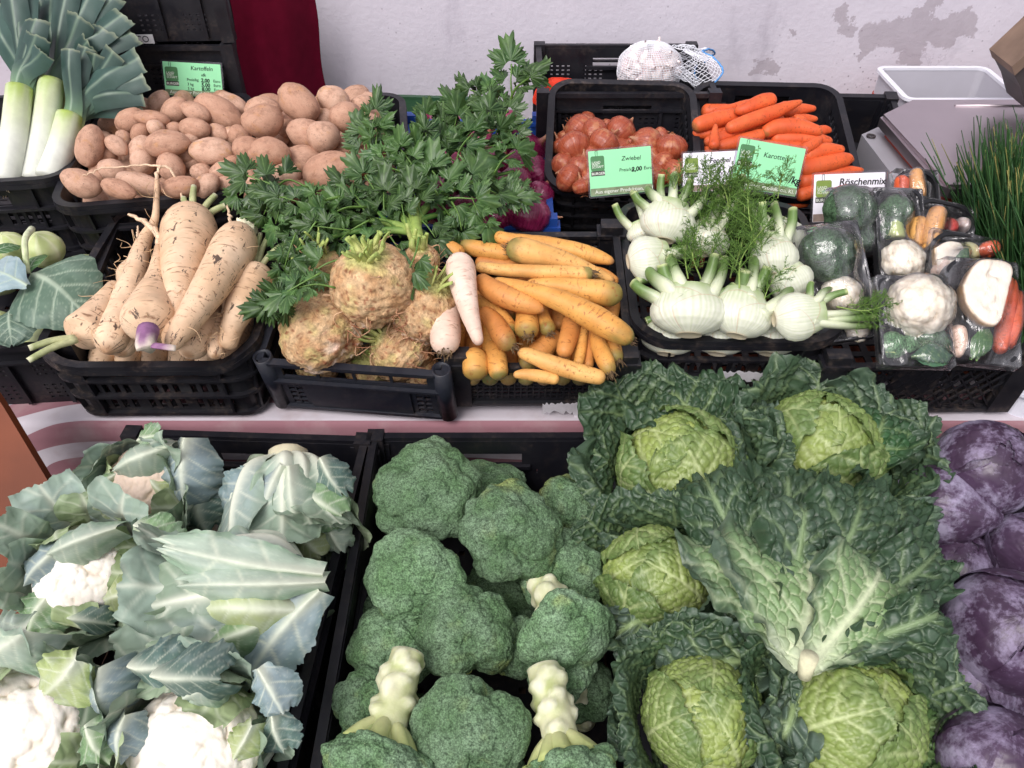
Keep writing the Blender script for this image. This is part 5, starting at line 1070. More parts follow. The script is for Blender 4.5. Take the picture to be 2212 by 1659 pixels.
# ---- general broad leaf lying in space
brm = pigment('brassica_leaf', .5, .35, .10, 30, .25, 120, .0012, trans=.08)
def broad_leaf(base, tip, half, nrm, seed, cb, cv, ce=None, curl=.15, ruffle=.25, ribw=.055, nu=44, nv=56, shape=None, side=5.0, bow=.12, teeth=.04, waxy=None):
    """blade from base to tip; returns V, F, col"""
    base, tip = np.asarray(base, float), np.asarray(tip, float); ax = tip-base; L = np.linalg.norm(ax); ax = ax/L; sd = unit(np.cross(ax, nrm)); n = np.cross(sd, ax)
    u = np.linspace(-1, 1, nu); v = np.linspace(0, 1, nv); U, W = np.meshgrid(u, v); sh = shape or [(0, .12), (.1, .3), (.25, .75), (.45, 1.), (.7, .92), (.88, .62), (1, .12)]
    hw = np.interp(W, [a for a, _ in sh], [b for _, b in sh])*half; hw = hw*(1 + teeth*noise2(W*8, np.sign(U)*3, 1.6, seed, 3)*np.abs(U)**4*2)
    S = U*hw; q = (W*L - .75*np.abs(S))/(L/side); fr = np.abs(q-np.round(q)); vs_ = np.exp(-(fr/.055)**2)*sm(0, .08, np.abs(U))*(1-.55*np.abs(U)); vm = np.exp(-(S/(ribw*half*(1.25-W)))**2)
    Z = -curl*half*(np.abs(U)**2) + ruffle*half*.35*(np.abs(U)**2.2)*noise2(W*4, np.sign(U)*2, 1.7, seed+1, 2) + bow*L*np.sin(W*math.pi) + .03*half*noise2(S/half*2.5, W*4, 1.5, seed+2, 2) - .03*half*vs_ + .03*half*vm*(1-W)
    W2 = W + teeth*1.5*(W**6)*noise2(U*2.5, W*0, 1.5, seed+8, 3); P = base + ax*(W2*L)[..., None] + sd*(S + .10*half*np.sin(W*3+seed))[..., None] + n*Z[..., None]; f1, f2, _ = cells(S.ravel()/half*4, W.ravel()*L/half*4, 1.6, seed); net = np.exp(-((f2-f1)/.05)**2)
    c = mixc(cb, ce if ce is not None else cb, (sm(.3, 1, np.abs(U)+.3*noise2(U, W, 3, seed, 2))).ravel()); c = mixc(c, waxy if waxy is not None else cb, sm(.0, .5, noise2(U*2, W*3, 1.5, seed+4, 3)).ravel()*.6)
    c = mixc(c, cv, net*.22); c = mixc(c, cv, np.maximum(vs_*.75, vm*(1-.5*W)).ravel()); return P.reshape(-1, 3), grid_faces(nu, nv), c
# ---- kohlrabi
khm = pigment('kohlrabi_skin', .42, .4, .06, 40, .15, 120, .001, .15)
def kohlrabi(label, cx, cy, rpx, ext, seed):
    p = heap(C_kohl, *c4(cx, cy), .0, .02, ext); r = px(p, rpx*.3125); t = thing('kohlrabi', label, 'kohlrabi', Matrix.Translation(Vector(p))); V, F, D = lumpy((0, 0, 0), (r, r, r*.88), seed, .06, 18, 48, 30)
    c = mixc(lin(206, 214, 160), lin(180, 194, 128), np.clip(.5 + noise(D, 2, seed, 3), 0, 1)); c = mixc(c, lin(226, 228, 196), np.exp(-(((np.arctan2(D[:, 1], D[:, 0])*1.2) % 1.0 - .5)/.12)**2)*.6); obj('bulb', mesh('bulb', V, F, khm, c), t); return t, p
k1, pk1 = kohlrabi('yellowish kohlrabi with a small dark leaf beside the pale round one', 60, 390, 125, .035, 2); k2, pk2 = kohlrabi('pale round kohlrabi with a white stalk curving over it', 300, 395, 135, .03, 3)
stalks(k2, [np.array([0, 0, 0]) + CU*.03 - CF*.035], [heap(C_kohl, *c4(190, 560), 0, .02, .06) - pk2], .0055, lin(214, 220, 190), lin(190, 204, 150), .02)
def khl(base, tip, half, ext, seed, cb, ce, parent, pp, nrm=None, **kw):
    b, e = heap(C_kohl, *c4(*base), 0, .02, ext), heap(C_kohl, *c4(*tip), 0, .02, ext-.015); h = px(b, half*.3125); V, F, c = broad_leaf(b, e, h, nrm if nrm is not None else UPV - CF*.5, seed, cb, lin(188, 204, 180), ce, **kw); obj('leaf', mesh('leaf', V - pp, F, brm, c), parent)
khl((190,580), (640,860), 330, .055, 4, lin(92, 116, 98), lin(82, 106, 90), k2, pk2, curl=.25, shape=[(0, .1), (.06, .65), (.2, .95), (.4, 1.0), (.65, .85), (.85, .5), (1, .1)], waxy=lin(112, 134, 118), side=4)
khl((200,560), (300,430), 60, .06, 5, lin(70, 110, 62), lin(80, 120, 70), k2, pk2)
khl((190,640), (-150,560), 170, .075, 6, lin(150, 172, 176), lin(136, 160, 166), k1, pk1, curl=.1, waxy=lin(168, 186, 190)); khl((-60,420), (140,370), 60, .07, 7, lin(70, 106, 64), lin(80, 116, 72), k1, pk1); khl((100,800), (60,1060), 180, .03, 8, lin(86, 110, 94), lin(80, 102, 88), k1, pk1, waxy=lin(108, 130, 116))
for k, (x, y) in enumerate(((-.13, -.12), (.0, -.1), (.12, -.12), (.13, .05), (-.05, .08))):
    V, F, D = lumpy((0, 0, 0), (.05, .05, .045), k+40, .06, 18, 30, 20); tag(obj('kohlrabi', mesh('kohlrabi', V, F, khm, np.tile(lin(196, 206, 150), (len(V), 1))), None, Matrix.Translation(Vector(C_kohl.loc(x, y, -.07)))), 'kohlrabi lying at the crate bottom under the leaves', 'kohlrabi', 'kohlrabi at the crate bottom')
# ---------------------------------------------------------------- cabbages, cauliflowers, broccoli
savm = pigment('savoy_leaf', .42, .45, .16, 120, .45, 230, .0014, trans=.05)
def rotz(V, a): c, s = math.cos(a), math.sin(a); return np.column_stack([V[:, 0]*c - V[:, 1]*s, V[:, 0]*s + V[:, 1]*c, V[:, 2]])
def leaf_patch(prof, half, Rc, seed, shape, nu=80, nv=90, ruffle=.012, rsc=5., blister=.004, cell=85., ribw=.010, ribh=.0, side=.035, cb=(.1,.2,.1), ce=None, cv=(.5,.5,.4), net_amt=.6, edge0=.55, cut=False, base_pale=None, vein_amt=.9, tipcurl=0., slope=.8, teeth=.03, lift=0.):
    """leaf of a head: midrib runs along prof (r, z) in metres, blade wraps round with radius Rc"""
    Q = spline(np.asarray(prof, float), nv); T_ = np.gradient(Q, axis=0); T_ /= np.linalg.norm(T_, axis=1)[:, None]; N = np.stack([T_[:, 1], -T_[:, 0]], -1)
    L = np.concatenate([[0], np.cumsum(np.linalg.norm(np.diff(Q, axis=0), axis=1))]); tot = L[-1]; v = L/tot
    hw = np.interp(v, [a for a, _ in shape], [b for _, b in shape])*half; u = np.linspace(-1, 1, nu); U, VV = np.meshgrid(u, v); kc = np.interp(v, np.linspace(0, 1, len(np.atleast_1d(Rc))), 1/np.atleast_1d(Rc)); kc = np.where(np.abs(kc) < 1e-3, 1e-3, kc); rc = 1/kc
    S = U*hw[:, None]*(1 + teeth*(np.abs(U)**6)*noise2(VV*9, np.sign(U)*3., 1.5, seed+9, 3)); SV = np.repeat(L[:, None], nu, 1) + (tot*teeth*1.2*(VV**8)*noise2(U*3.2, VV*0, 1.5, seed+11, 3)); kq = S/rc[:, None]
    C3 = np.column_stack([Q[:, 0], np.zeros(nv), Q[:, 1]])[:, None, :]; N3 = np.column_stack([N[:, 0], np.zeros(nv), N[:, 1]])[:, None, :]; T3 = np.column_stack([T_[:, 0], np.zeros(nv), T_[:, 1]])[:, None, :]
    f1, f2, cval = cells((S + .15*SV).ravel(), (SV - .35*np.abs(S)).ravel(), cell, seed); dd = (f2-f1).reshape(S.shape); bl = sm(0, .42, dd)*(.65 + .7*cval.reshape(S.shape)); net = np.exp(-(dd/.085)**2)
    vm = np.exp(-(S/(ribw*(1.18-VV)))**2); q = (SV - slope*np.abs(S)*(1-.25*np.abs(U)))/side + .30*noise2(SV/side*.7 + np.sign(U)*7, U*.6, 1.0, seed+21, 2) + .5*(U > 0); fr = np.abs(q-np.round(q)); vsd = np.exp(-(fr/.075)**2)*sm(.0, .06, np.abs(U))*(1-.6*np.abs(U))
    flat_ = np.clip(1 - 1.3*np.maximum(vm, vsd*.9), 0, 1); out = np.maximum(np.abs(U)**2.2, VV**5)
    disp = blister*bl*flat_ + ruffle*out*noise(np.stack([S*rsc*8, SV*rsc*8, S*0], -1).reshape(-1, 3), 1, seed+3, 2).reshape(S.shape)*1.6 + ruffle*.7*out*np.sin(SV*rsc*26 + 3*np.sin(S*60) + seed)*sm(.55, 1, np.abs(U)) + ribh*vm*(1-VV)**.7 + lift*sm(.55, 1.0, np.maximum(np.abs(U), VV)) - tipcurl*(VV**3)*half*.5
    P = C3 + np.array([0, 1., 0])*(rc[:, None]*np.sin(kq))[..., None] - N3*(rc[:, None]*(1-np.cos(kq)))[..., None] + N3*disp[..., None] + T3*(SV - L[:, None])[..., None]
    e = sm(edge0, 1.02, np.maximum(np.abs(U), VV*.98) + .12*noise2(U*2, VV*3, 1.6, seed+5, 2)); c = mixc(cb, ce if ce is not None else cb, e.ravel())
    if base_pale is not None: c = mixc(c, base_pale, (sm(.42, .0, VV + .18*np.abs(U))).ravel()*.85)
    c = mixc(c, np.array(c)*1.35, (bl*flat_*.25).ravel()); c = mixc(c, cv, (net*net_amt*(1-.7*e)*(1-.5*out)).ravel()); c = mixc(c, cv, (np.maximum(vsd*.8, vm)*vein_amt*(1-.5*e)).ravel())
    return P.reshape(-1, 3), grid_faces(nu, nv), c
DKG, MDG, YLG, VNG, GRY = lin(48, 71, 48), lin(80, 106, 58), lin(146, 162, 84), lin(192, 204, 148), lin(80, 98, 84)
SH_HEAD = [(0, .35), (.15, .75), (.4, 1.0), (.7, .95), (.9, .7), (1, .35)]; SH_OUT = [(0, .10), (.12, .22), (.3, .62), (.55, .98), (.75, 1.0), (.92, .78), (1, .42)]
def savoy(label, C, dx, dy, rpx, ext, axis, spin, seed, outer=8, head=5, hc=YLG, hh=(.0, .0), flare=1.0, skip=()):
    p = heap(C, dx, dy, hh[0], hh[1], ext); r = px(p, rpx); t = thing('savoy_cabbage', label, 'cabbage', axis_frame(p, axis, spin)); rr = np.random.default_rng(seed)
    V, F, D = lumpy((0, 0, 0), (r*.93,)*3, seed, .05, 20, 40, 28); obj('heart', mesh('heart', V, F, savm, np.tile(hc, (len(V), 1))), t)
    for k in range(head):
        g = r*(.955 + .022*k); a0, a1 = R(20), R(205 - 14*k + rr.uniform(-8, 8)); a = np.linspace(a0, a1, 9); prof = np.column_stack([g*np.sin(a), -g*np.cos(a)]); h_ = r*1.25
        cb = mixc(hc, MDG, np.array([.20*k]))[0]; V, F, c = leaf_patch(prof, h_, g*1.02, seed*31+k, SH_HEAD, 84, 92, ruffle=r*.085, rsc=4.2, lift=r*(.03+.022*k), blister=r*.040, cell=6.8/r, ribw=r*.055, ribh=r*.03, side=r*.36, cb=cb, ce=mixc(cb, MDG, np.array([.75]))[0], cv=VNG, net_amt=.62, edge0=.72)
        obj('leaf', mesh('leaf', rotz(V, k*2.3 + rr.uniform(-.2, .2)), F, savm, c), t)
    for k in range(outer):
        if k in skip: continue
        f = 1 + .12*(k % 3) + rr.uniform(-.06, .06); up = rr.uniform(-.25, .45) if k % 2 else rr.uniform(.15, .65); fl = flare*f
        prof = np.array([[.18*r, -1.02*r], [.75*r, -.86*r], [1.08*r*fl**.5, -.35*r], [1.20*r*fl, .15*r + up*.4*r], [1.34*r*fl, .45*r + up*r*.6], [1.52*r*fl, .52*r + up*r*.4]])
        dark = mixc(DKG, GRY, np.array([rr.uniform(0, .55)]))[0]; inner = mixc(dark, MDG, np.array([rr.uniform(.2, .7)]))[0]; V, F, c = leaf_patch(prof, r*rr.uniform(1.0, 1.2), np.array([1.1, 1.3, 1.9, 3.0, -6.0])*r if k % 2 else np.array([1.1, 1.25, 1.5, 2.0, 3.0])*r, seed*57+k, SH_OUT, 84, 92, ruffle=r*.15, rsc=3.4, blister=r*.075, cell=6.0/r, ribw=r*.05, ribh=r*.05, side=r*.34, cb=inner, ce=dark, cv=lin(150, 172, 118), net_amt=.3, edge0=.25)
        obj('leaf', mesh('leaf', rotz(V, k*2*math.pi/outer + rr.uniform(-.25, .25)), F, savm, c), t)
    return t, p, r
Z_ = UPV
savoy('savoy cabbage with yellow-green heart beside the broccoli crate, near the table', C_savoy, 1470, 1020, 128, .03, Z_ - CR*.25 - CF*.15, 0.4, 2, 8)
savoy('savoy cabbage with pale veined leaf at the crate corner by the red cabbages', C_savoy, 1765, 985, 128, .035, Z_ - CF*.25 + CR*.05, 2.2, 3, 8)
savoy('yellowish savoy cabbage leaning on the broccoli crate side', C_savoy, 1415, 1255, 112, .03, Z_ - CR*.5 - CF*.35, 1.1, 4, 7)
savoy('savoy cabbage at the crate end with bright heart wrapped in dark leaves', C_savoy, 1515, 1545, 122, .035, Z_ - CF*.55 - CR*.1, 3.0, 5, 8)
savoy('largest open-hearted savoy cabbage at the crate end by the red cabbages', C_savoy, 1830, 1560, 145, .04, Z_ - CF*.5 + CR*.1, 5.0, 6, 9)
# the upturned one: its stem end looks at the viewer, the big leaves fan away from it
def savoy_up():
    base = heap(C_savoy, 1738, 1455, .0, .0, .135); t = thing('savoy_cabbage', 'upturned savoy cabbage whose big pale-veined outer leaves fan out from its stem', 'cabbage', axis_frame(base, CU*1.0 - CF*.05 + CR*.02, 0)); Mi = t.matrix_world.inverted(); rr = np.random.default_rng(4)
    V, F, D = lumpy(tuple(Mi @ Vector(heap(C_savoy, 1720, 1290, 0, 0, -.045))), (.085, .085, .085), 3, .06, 20, 40, 28); obj('heart', mesh('heart', V, F, savm, np.tile(MDG, (len(V), 1))), t)
    V, F, s, ang, L = tube(np.array([[0, 0, -.004], [0, .004, .008], [0, .014, .025]]), [.0075, .009, .010], 16); obj('stem', mesh('stem', V, F, stubm, np.tile(lin(206, 204, 170), (len(V), 1))), t)
    fan = [(1725, 1205, 165, .01, 0), (1895, 1215, 95, .004, 1), (1580, 1150, 110, .014, 2), (1530, 1050, 92, .03, 3), (1650, 1100, 110, .02, 4), (1800, 1110, 120, .028, 5), (1905, 1110, 95, .05, 6), (1955, 1225, 88, .04, 7), (1690, 1050, 90, .055, 8), (1830, 1060, 85, .055, 9), (1985, 1320, 70, .025, 11)]
    for (tx, ty, wp, e, k) in fan:
        pe = heap(C_savoy, tx, ty, 0, 0, .135 - e*1.8); k_ = depth(pe)/FPX; lb = np.array(Mi @ Vector(base + CF*e*.6)); le = np.array(Mi @ Vector(pe)); ax = le-lb; L = np.linalg.norm(ax); half = wp*k_*(1.25 if k in (0, 1, 2) else .86)
        nrm = np.array(Mi.to_3x3() @ Vector(-CF*.75 + UPV*.5 + CR*rr.uniform(-.45, .45)*(k > 2))); ax = ax/L; sd_ = unit(np.cross(ax, nrm)); n_ = np.cross(sd_, ax); near = k in (0, 1, 2)
        prof = np.array([[0, 0], [.012, L*.22], [.030, L*.5], [.026, L*.8], [-.004, L*1.02]]) if near else np.array([[0, 0], [.015, L*.25], [.04, L*.5], [.07, L*.75], [.04+rr.uniform(-.06, .02), L*.98]])
        cb = lin(112, 140, 92) if near else mixc(DKG, GRY, np.array([rr.uniform(.1, .7)]))[0]; ce = mixc(DKG, GRY, np.array([.5]))[0] if near else DKG
        V, F, c = leaf_patch(prof, half, np.array([.14, .35, 1.2, -2., -.5]) if near else np.array([.06, .10, .22, .6, -1.2]), 300+k, [(0, .10), (.08, .22), (.3, .66), (.6, 1.0), (.82, 1.0), (.95, .75), (1, .45)], 110, 116, ruffle=.016, rsc=3.4, blister=.0034 if near else .0085, cell=74 if near else 62, ribw=.0075, ribh=.006, side=.045, cb=cb, ce=ce, cv=lin(206, 216, 178) if near else lin(140, 164, 116), net_amt=.55 if near else .3, edge0=.5 if near else .2, base_pale=lin(214, 222, 190) if near else None, slope=1.15)
        P = V[:, 2:3]*ax + V[:, 1:2]*sd_ + V[:, 0:1]*n_ + lb; obj('leaf', mesh('leaf', P, F, savm, c), t)
savoy_up()
# loose dark leaves of the cabbages that lie over the rim
def savoy_leaf(label, bx, by, tx, ty, wp, e0, e1, seed, cb=DKG, ce=GRY, nrm=None):
    b, e = heap(C_savoy, bx, by, 0, 0, e0), heap(C_savoy, tx, ty, 0, 0, e1); L = np.linalg.norm(e-b); ax = (e-b)/L; n0 = UPV*.8 - CF*.5 if nrm is None else nrm; sd_ = unit(np.cross(ax, n0)); n_ = np.cross(sd_, ax); half = px(b, wp)
    V, F, c = leaf_patch(np.array([[0, 0], [.02, L*.3], [.03, L*.6], [.01, L*.9], [-.02, L]]), half, np.array([.08, .2, .5, -.6]), seed, SH_OUT, 96, 96, ruffle=.018, rsc=3.2, blister=.0085, cell=64, ribw=.006, ribh=.004, side=.04, cb=cb, ce=ce, cv=lin(150, 172, 118), net_amt=.3, edge0=.3)
    o = obj('savoy_leaf', mesh('savoy_leaf', V[:, 2:3]*ax + V[:, 1:2]*sd_ + V[:, 0:1]*n_, F, savm, c), None, Matrix.Translation(Vector(b))); return tag(o, label, 'cabbage leaf')
savoy_leaf('dark blistered savoy leaf rising in front of the fennel crate', 1540, 985, 1440, 850, 130, .06, .085, 401, DKG, DKG)
savoy_leaf('curled dark savoy leaf hanging toward the yellow carrot crate', 1590, 990, 1560, 880, 120, .05, .07, 402, DKG, GRY)
savoy_leaf('dark savoy leaf rolled up beside the red cabbages', 1840, 1040, 1905, 900, 95, .05, .08, 403, lin(50, 88, 50), DKG)
savoy_leaf('grey-green savoy leaf drooping onto the red cabbages', 1850, 1180, 2030, 1210, 120, .055, .02, 404, lin(80, 104, 74), GRY)
savoy_leaf('large green savoy leaf hanging over the red cabbage crate side', 1830, 1600, 2040, 1560, 140, .03, .0, 405, MDG, lin(62, 96, 60))
savoy_leaf('small grey savoy leaf over the broccoli', 1420, 1330, 1330, 1375, 70, .03, .01, 406, GRY, GRY)
savoy_leaf('grey ribbed savoy leaf between the two lowest cabbages', 1720, 1480, 1660, 1640, 75, .07, .04, 407, GRY, GRY)
savoy_leaf('blue-green savoy leaf arching over the brightest heart', 1700, 1430, 1420, 1450, 105, .06, .05, 408, DKG, GRY)
savoy_leaf('blue-grey savoy leaf lying over the largest open heart', 1690, 1490, 1900, 1475, 70, .07, .07, 409, GRY, lin(96, 112, 104))

# ---- red cabbages
def redcab_mat():
    m, t, b = material('red_cabbage_leaf', .42, .4); o = t.obj(); c = t.attr('pig').outputs['Color']; p = t.attr('prm').outputs['Vector']
    bl = t.noise(o, 11, 7, .72, .3); fine = t.noise(o, 150, 3, .6); st = t.noise(t.mapv(p, (26, 2.2, 1)), 1.0, 4, .6)
    f = t.ramp(t.math('ADD', t.math('ADD', bl, t.math('MULTIPLY', fine, .22)), t.math('MULTIPLY', st, .16)), .65, .78)
    col = t.mix(t.ramp(t.noise(o, 18, 3), .3, .7), lin(60, 44, 62), lin(84, 68, 90)); col = t.mix(t.math('MULTIPLY', f, .8), col, t.mix(t.ramp(t.noise(o, 7, 3), .35, .65), lin(142, 134, 156), lin(160, 154, 176)))
    t.link(t.mix(1.0, col, c, 'MULTIPLY'), b.inputs['Base Color']); t.link(t.ramp(f, 0, 1, .3, .62), b.inputs['Roughness']); t.link(t.bump(st, .25, .002), b.inputs['Normal']); return m
redm = redcab_mat()
def red_cabbage(label, dx, dy, rpx, ext, axis, spin, seed, cone=0., flap=True):
    p = heap(C_red, dx, dy, 0, 0, ext); r = px(p, rpx); t = thing('red_cabbage', label, 'red cabbage', axis_frame(p, axis, spin)); rr = np.random.default_rng(seed)
    def put(V, F, nm, c=None):
        n = np.linalg.norm(V, axis=1); ang = np.arctan2(V[:, 1], V[:, 0]); z = V[:, 2]/r
        if cone: V = V.copy(); k = 1 + cone*sm(.2, 1.4, z); V[:, 2] *= k; V[:, :2] *= (1 - .25*sm(.2, 1.2, z))[:, None]
        obj(nm, mesh(nm, V, F, redm, np.ones((len(V), 3)) if c is None else c, np.column_stack([np.cos(ang)*.35 + np.sin(ang)*.2, z*.5, ang*0])), t)
    V, F, D = lumpy((0, 0, 0), (r*.95, r*.95, r*.93), seed, .05, 14, 48, 32); put(V, F, 'heart')
    for k in range(4):
        g = r*(.975 + .02*k); a = np.linspace(R(12), R(188 - 16*k + rr.uniform(-15, 10)), 9); V, F, c = leaf_patch(np.column_stack([g*np.sin(a), -g*np.cos(a)]), r*1.35, g*1.03, seed*13+k, SH_HEAD, 70, 80, ruffle=r*.03, rsc=2.5, blister=r*.008, cell=4/r, ribw=r*.045, ribh=r*.05, side=r*.38, teeth=.05, lift=r*.035, cb=(1, 1, 1), ce=(.8, .72, .8), cv=(1.45, 1.35, 1.45), net_amt=.2, vein_amt=.8); put(rotz(V, k*2.1 + rr.uniform(-.3, .3)), F, 'leaf', c)
    if flap:
        for k in range(2):
            prof = np.array([[.15*r, -1.0*r], [.8*r, -.75*r], [1.15*r, -.2*r], [1.35*r, .3*r]]); V, F, c = leaf_patch(prof, r*.95, np.array([1.1, 1.2, 1.5, 2.2])*r, seed*17+k, SH_OUT, 50, 50, ruffle=r*.05, rsc=3, blister=r*.006, cell=5/r, ribw=r*.06, ribh=r*.06, side=r*.4, teeth=.05, cb=(1, 1, 1), ce=(.8, .72, .8), cv=(1.45, 1.35, 1.45), net_amt=.2, vein_amt=.8); put(rotz(V, k*3.0+seed), F, 'leaf', c)
red_cabbage('round red cabbage with dark top at the crate back', 2122, 1012, 104, .05, Z_ - CF*.4, .3, 2, flap=False)
red_cabbage('pointed red cabbage lying on its side against the savoys', 2030, 1095, 88, .015, CR*.9 - CF*.5 - CU*.15, .2, 3, cone=.35, flap=False)
red_cabbage('big red cabbage with white bloom and brown dents in the middle', 2170, 1365, 128, .045, Z_ - CF*.5 - CR*.3, 1.0, 4, flap=False)
red_cabbage('smooth lilac red cabbage at the crate end', 2150, 1650, 118, .04, Z_*.4 + CU - CF*.3, 2.0, 5, flap=False)
red_cabbage('red cabbage wedged between the dark-topped round one and the big one', 2225, 1190, 80, .0, Z_ - CF*.5 + CR*.2, 3.2, 6)
red_cabbage('flaky red cabbage low between the big and the lilac one', 2085, 1475, 100, -.025, Z_ - CF*.2, 4.0, 7)
red_cabbage('shaded red cabbage deep in the crate under the pointed one', 2060, 1235, 95, -.06, Z_ - CF*.3, 5.0, 8)
red_cabbage('red cabbage at the crate edge below the big one', 2240, 1530, 95, -.03, Z_ - CF*.3, 5.6, 9)

# ---- broccoli
def broc_mat():
    m, t, b = material('broccoli_florets', .75, .2); o = t.obj(); c = t.attr('pig').outputs['Color']
    v = t.voro(o, 460); n = t.noise(o, 200, 4, .8); f = t.ramp(t.math('ADD', t.math('MULTIPLY', v, .45), t.math('MULTIPLY', n, 1.3)), .58, 1.12, 1.75, .42)
    s = t.new('ShaderNodeVectorMath', operation='SCALE'); t.link(c, s.inputs[0]); t.link(f, s.inputs['Scale']); cc = t.mix(t.math('MULTIPLY', t.ramp(t.voro(o, 95), .06, .03), .55), s.outputs[0], lin(196, 206, 160)); t.link(cc, b.inputs['Base Color'])
    nn = t.bump(n, .8, .004); t.link(t.bump(t.noise(o, 110, 3), .5, .002, nn), b.inputs['Normal']); return m
brocm = broc_mat(); bstm = pigment('broccoli_stem', .5, .35, .12, 50, .35, 120, .002, .1)
def fib(n, seed, zmin=-.35):
    rr = np.random.default_rng(seed); i = np.arange(n)+.5; z = 1 - (1-zmin)*i/n; th = i*2.39996 + rr.normal(0, .12, n); s = np.sqrt(np.clip(1-z*z, 0, 1)); return unit_rows(np.stack([s*np.cos(th), s*np.sin(th), z], -1) + rr.normal(0, .06, (n, 3)))
def unit_rows(a): return a/np.linalg.norm(a, axis=1)[:, None]
def bumps(D, pts, rad):
    """height of a surface packed with round knobs"""
    out = np.zeros(len(D))
    for i in range(0, len(D), 4000):
        d = np.arccos(np.clip(D[i:i+4000] @ pts.T, -1, 1)).min(1)/rad; out[i:i+4000] = np.sqrt(np.clip(1-d*d, 0, 1))
    return out
_gr = []
def granules(D, seed):
    if not _gr: _gr.append(bumps(D, fib(2600, 8), .05))
    return _gr[0]
def broccoli(label, dx, dy, rpx, ext, axis, seed, stem=None, spin=0., sq=.72, lobes=11, rust=0., hh=(.0, .0), C=None, bx=1.0):
    C = C or C_broc; p = heap(C, dx, dy, hh[0], hh[1], ext); r = px(p, rpx)*1.07; t = thing('broccoli', label, 'broccoli', axis_frame(p, axis, spin)); rr = np.random.default_rng(seed)
    nu, nv = 190, 120; th = np.linspace(0, 2*math.pi, nu, endpoint=False); ph = np.linspace(.01, 2.38, nv); TH, PH = np.meshgrid(th, ph); D = np.stack([np.sin(PH)*np.cos(TH), np.sin(PH)*np.sin(TH), np.cos(PH)], -1).reshape(-1, 3)
    b1 = bumps(D, fib(lobes, seed), 1.9/math.sqrt(lobes)*1.35); b2 = bumps(D, fib(lobes*9, seed+1), 1.9/math.sqrt(lobes*9)*1.3)
    b1 = bumps(unit_rows(D + .16*np.stack([noise(D, 2.2, seed+q, 2) for q in range(3)], -1)), fib(lobes, seed), 1.9/math.sqrt(lobes)*1.04); b0 = bumps(D, fib(4, seed+20, .1), .95); eq = sm(.6, 1.5, PH.ravel()); k = .66 + .21*b1 + .06*b2 + .14*b0*eq + .12*noise(D, 1.7, seed, 2)*eq + .05*noise(D, 5, seed, 2) + .014*granules(D, seed) + .010*noise(D, 26, seed+3, 2) + .008*noise(D, 60, seed+4, 1); under = sm(1.85, 2.38, PH.ravel()); k *= 1 - .30*under - .10*sm(1.4, 2.2, PH.ravel())
    V = D*k[:, None]*r; V[:, 2] *= sq; V[:, 0] *= bx
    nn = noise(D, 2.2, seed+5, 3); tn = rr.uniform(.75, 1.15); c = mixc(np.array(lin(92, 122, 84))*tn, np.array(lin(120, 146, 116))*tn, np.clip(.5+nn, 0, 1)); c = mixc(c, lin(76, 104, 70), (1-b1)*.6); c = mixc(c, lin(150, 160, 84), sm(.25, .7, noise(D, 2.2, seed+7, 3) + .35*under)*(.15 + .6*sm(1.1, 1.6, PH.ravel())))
    if rust: c = mixc(c, lin(140, 140, 70), rust*sm(.9, 1.7, PH.ravel()))
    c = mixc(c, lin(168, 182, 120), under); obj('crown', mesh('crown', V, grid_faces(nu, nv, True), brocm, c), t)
    # branches and stem
    sl = stem or .8; zt = -.15*r; P = np.array([[0, 0, zt], [0, 0, -.35*r], [.04*r, 0, -.75*r], [.02*r, .03*r, -(.8+sl)*r]]); Q = spline(P, 60); rad = np.interp(np.linspace(0, 1, 60), [0, .25, .5, 1], [.66*r, .52*r, .36*r, .33*r])
    V, F, s, ang, L = tube(Q, rad, 40); kk = .06*noise(V, 60, seed, 3); kn = np.zeros(len(V)); wh = np.zeros(len(V))
    for j in range(15):           # leaf scars: raised pale ovals
        a0, s0 = j*2.4 + rr.normal()*.25, .30 + .65*(j+.5)/15 + rr.normal()*.02; dz = (s-s0)/rr.uniform(.07, .12); d = np.hypot(((ang-a0+math.pi) % (2*math.pi) - math.pi)/rr.uniform(.6, .95), dz) + .18*noise(V, 90, seed+j, 2); kn += .30*sm(1, .3, d)*(1+.5*np.clip(dz, -1, 1)); wh = np.maximum(wh, sm(.85, .6, d))
    ctr = np.vstack([np.repeat(Q, 40, 0), Q[0], Q[-1]]); V = ctr + (V-ctr)*(1+kk+kn)[:, None]
    c = mixc(lin(208, 208, 172), lin(174, 184, 124), np.clip(.5+noise(V, 40, seed, 3), 0, 1)); c = mixc(c, lin(226, 226, 200), wh*.7*np.clip(.7+noise(V, 160, seed, 2), 0, 1)); c = mixc(c, lin(150, 170, 104), sm(.22, .0, s)); c = np.where((s > .9995)[:, None], np.array(lin(224, 226, 190)), c); obj('stem', mesh('stem', V, F, bstm, c), t)
    for j in range(8):
        a = j*.785 + rr.uniform(-.2, .2); b = np.array([.18*r*math.cos(a), .18*r*math.sin(a), -.62*r]); e = np.array([.62*r*bx*math.cos(a), .62*r*math.sin(a), -.10*r*sq]); Vt, Ft, s, *_ = tube(spline(np.array([b, (b+e)/2 + [0, 0, -.06*r], e]), 8), np.linspace(.13*r, .20*r, 8), 10); obj('branch', mesh('branch', Vt, Ft, bstm, mixc(lin(206, 208, 156), lin(176, 188, 118), s)), t)
    return t
V3 = -CF
broccoli('big broccoli head with a notched edge, top of the back corner', 928, 1068, 112, .05, Z_*.7 + V3*.5 + CR*.02, 2, .7)
broccoli('tall oval broccoli head in the middle of the crate', 1102, 1158, 104, .06, Z_*.5 + V3*.7 - CU*.05, 3, .9, bx=1.0, sq=.8)
broccoli('cleft grey-green broccoli head with a yellow spot, against the cauliflower crate', 898, 1250, 100, .055, Z_*.5 + V3*.6 + CU*.0, 4, .8, lobes=5)
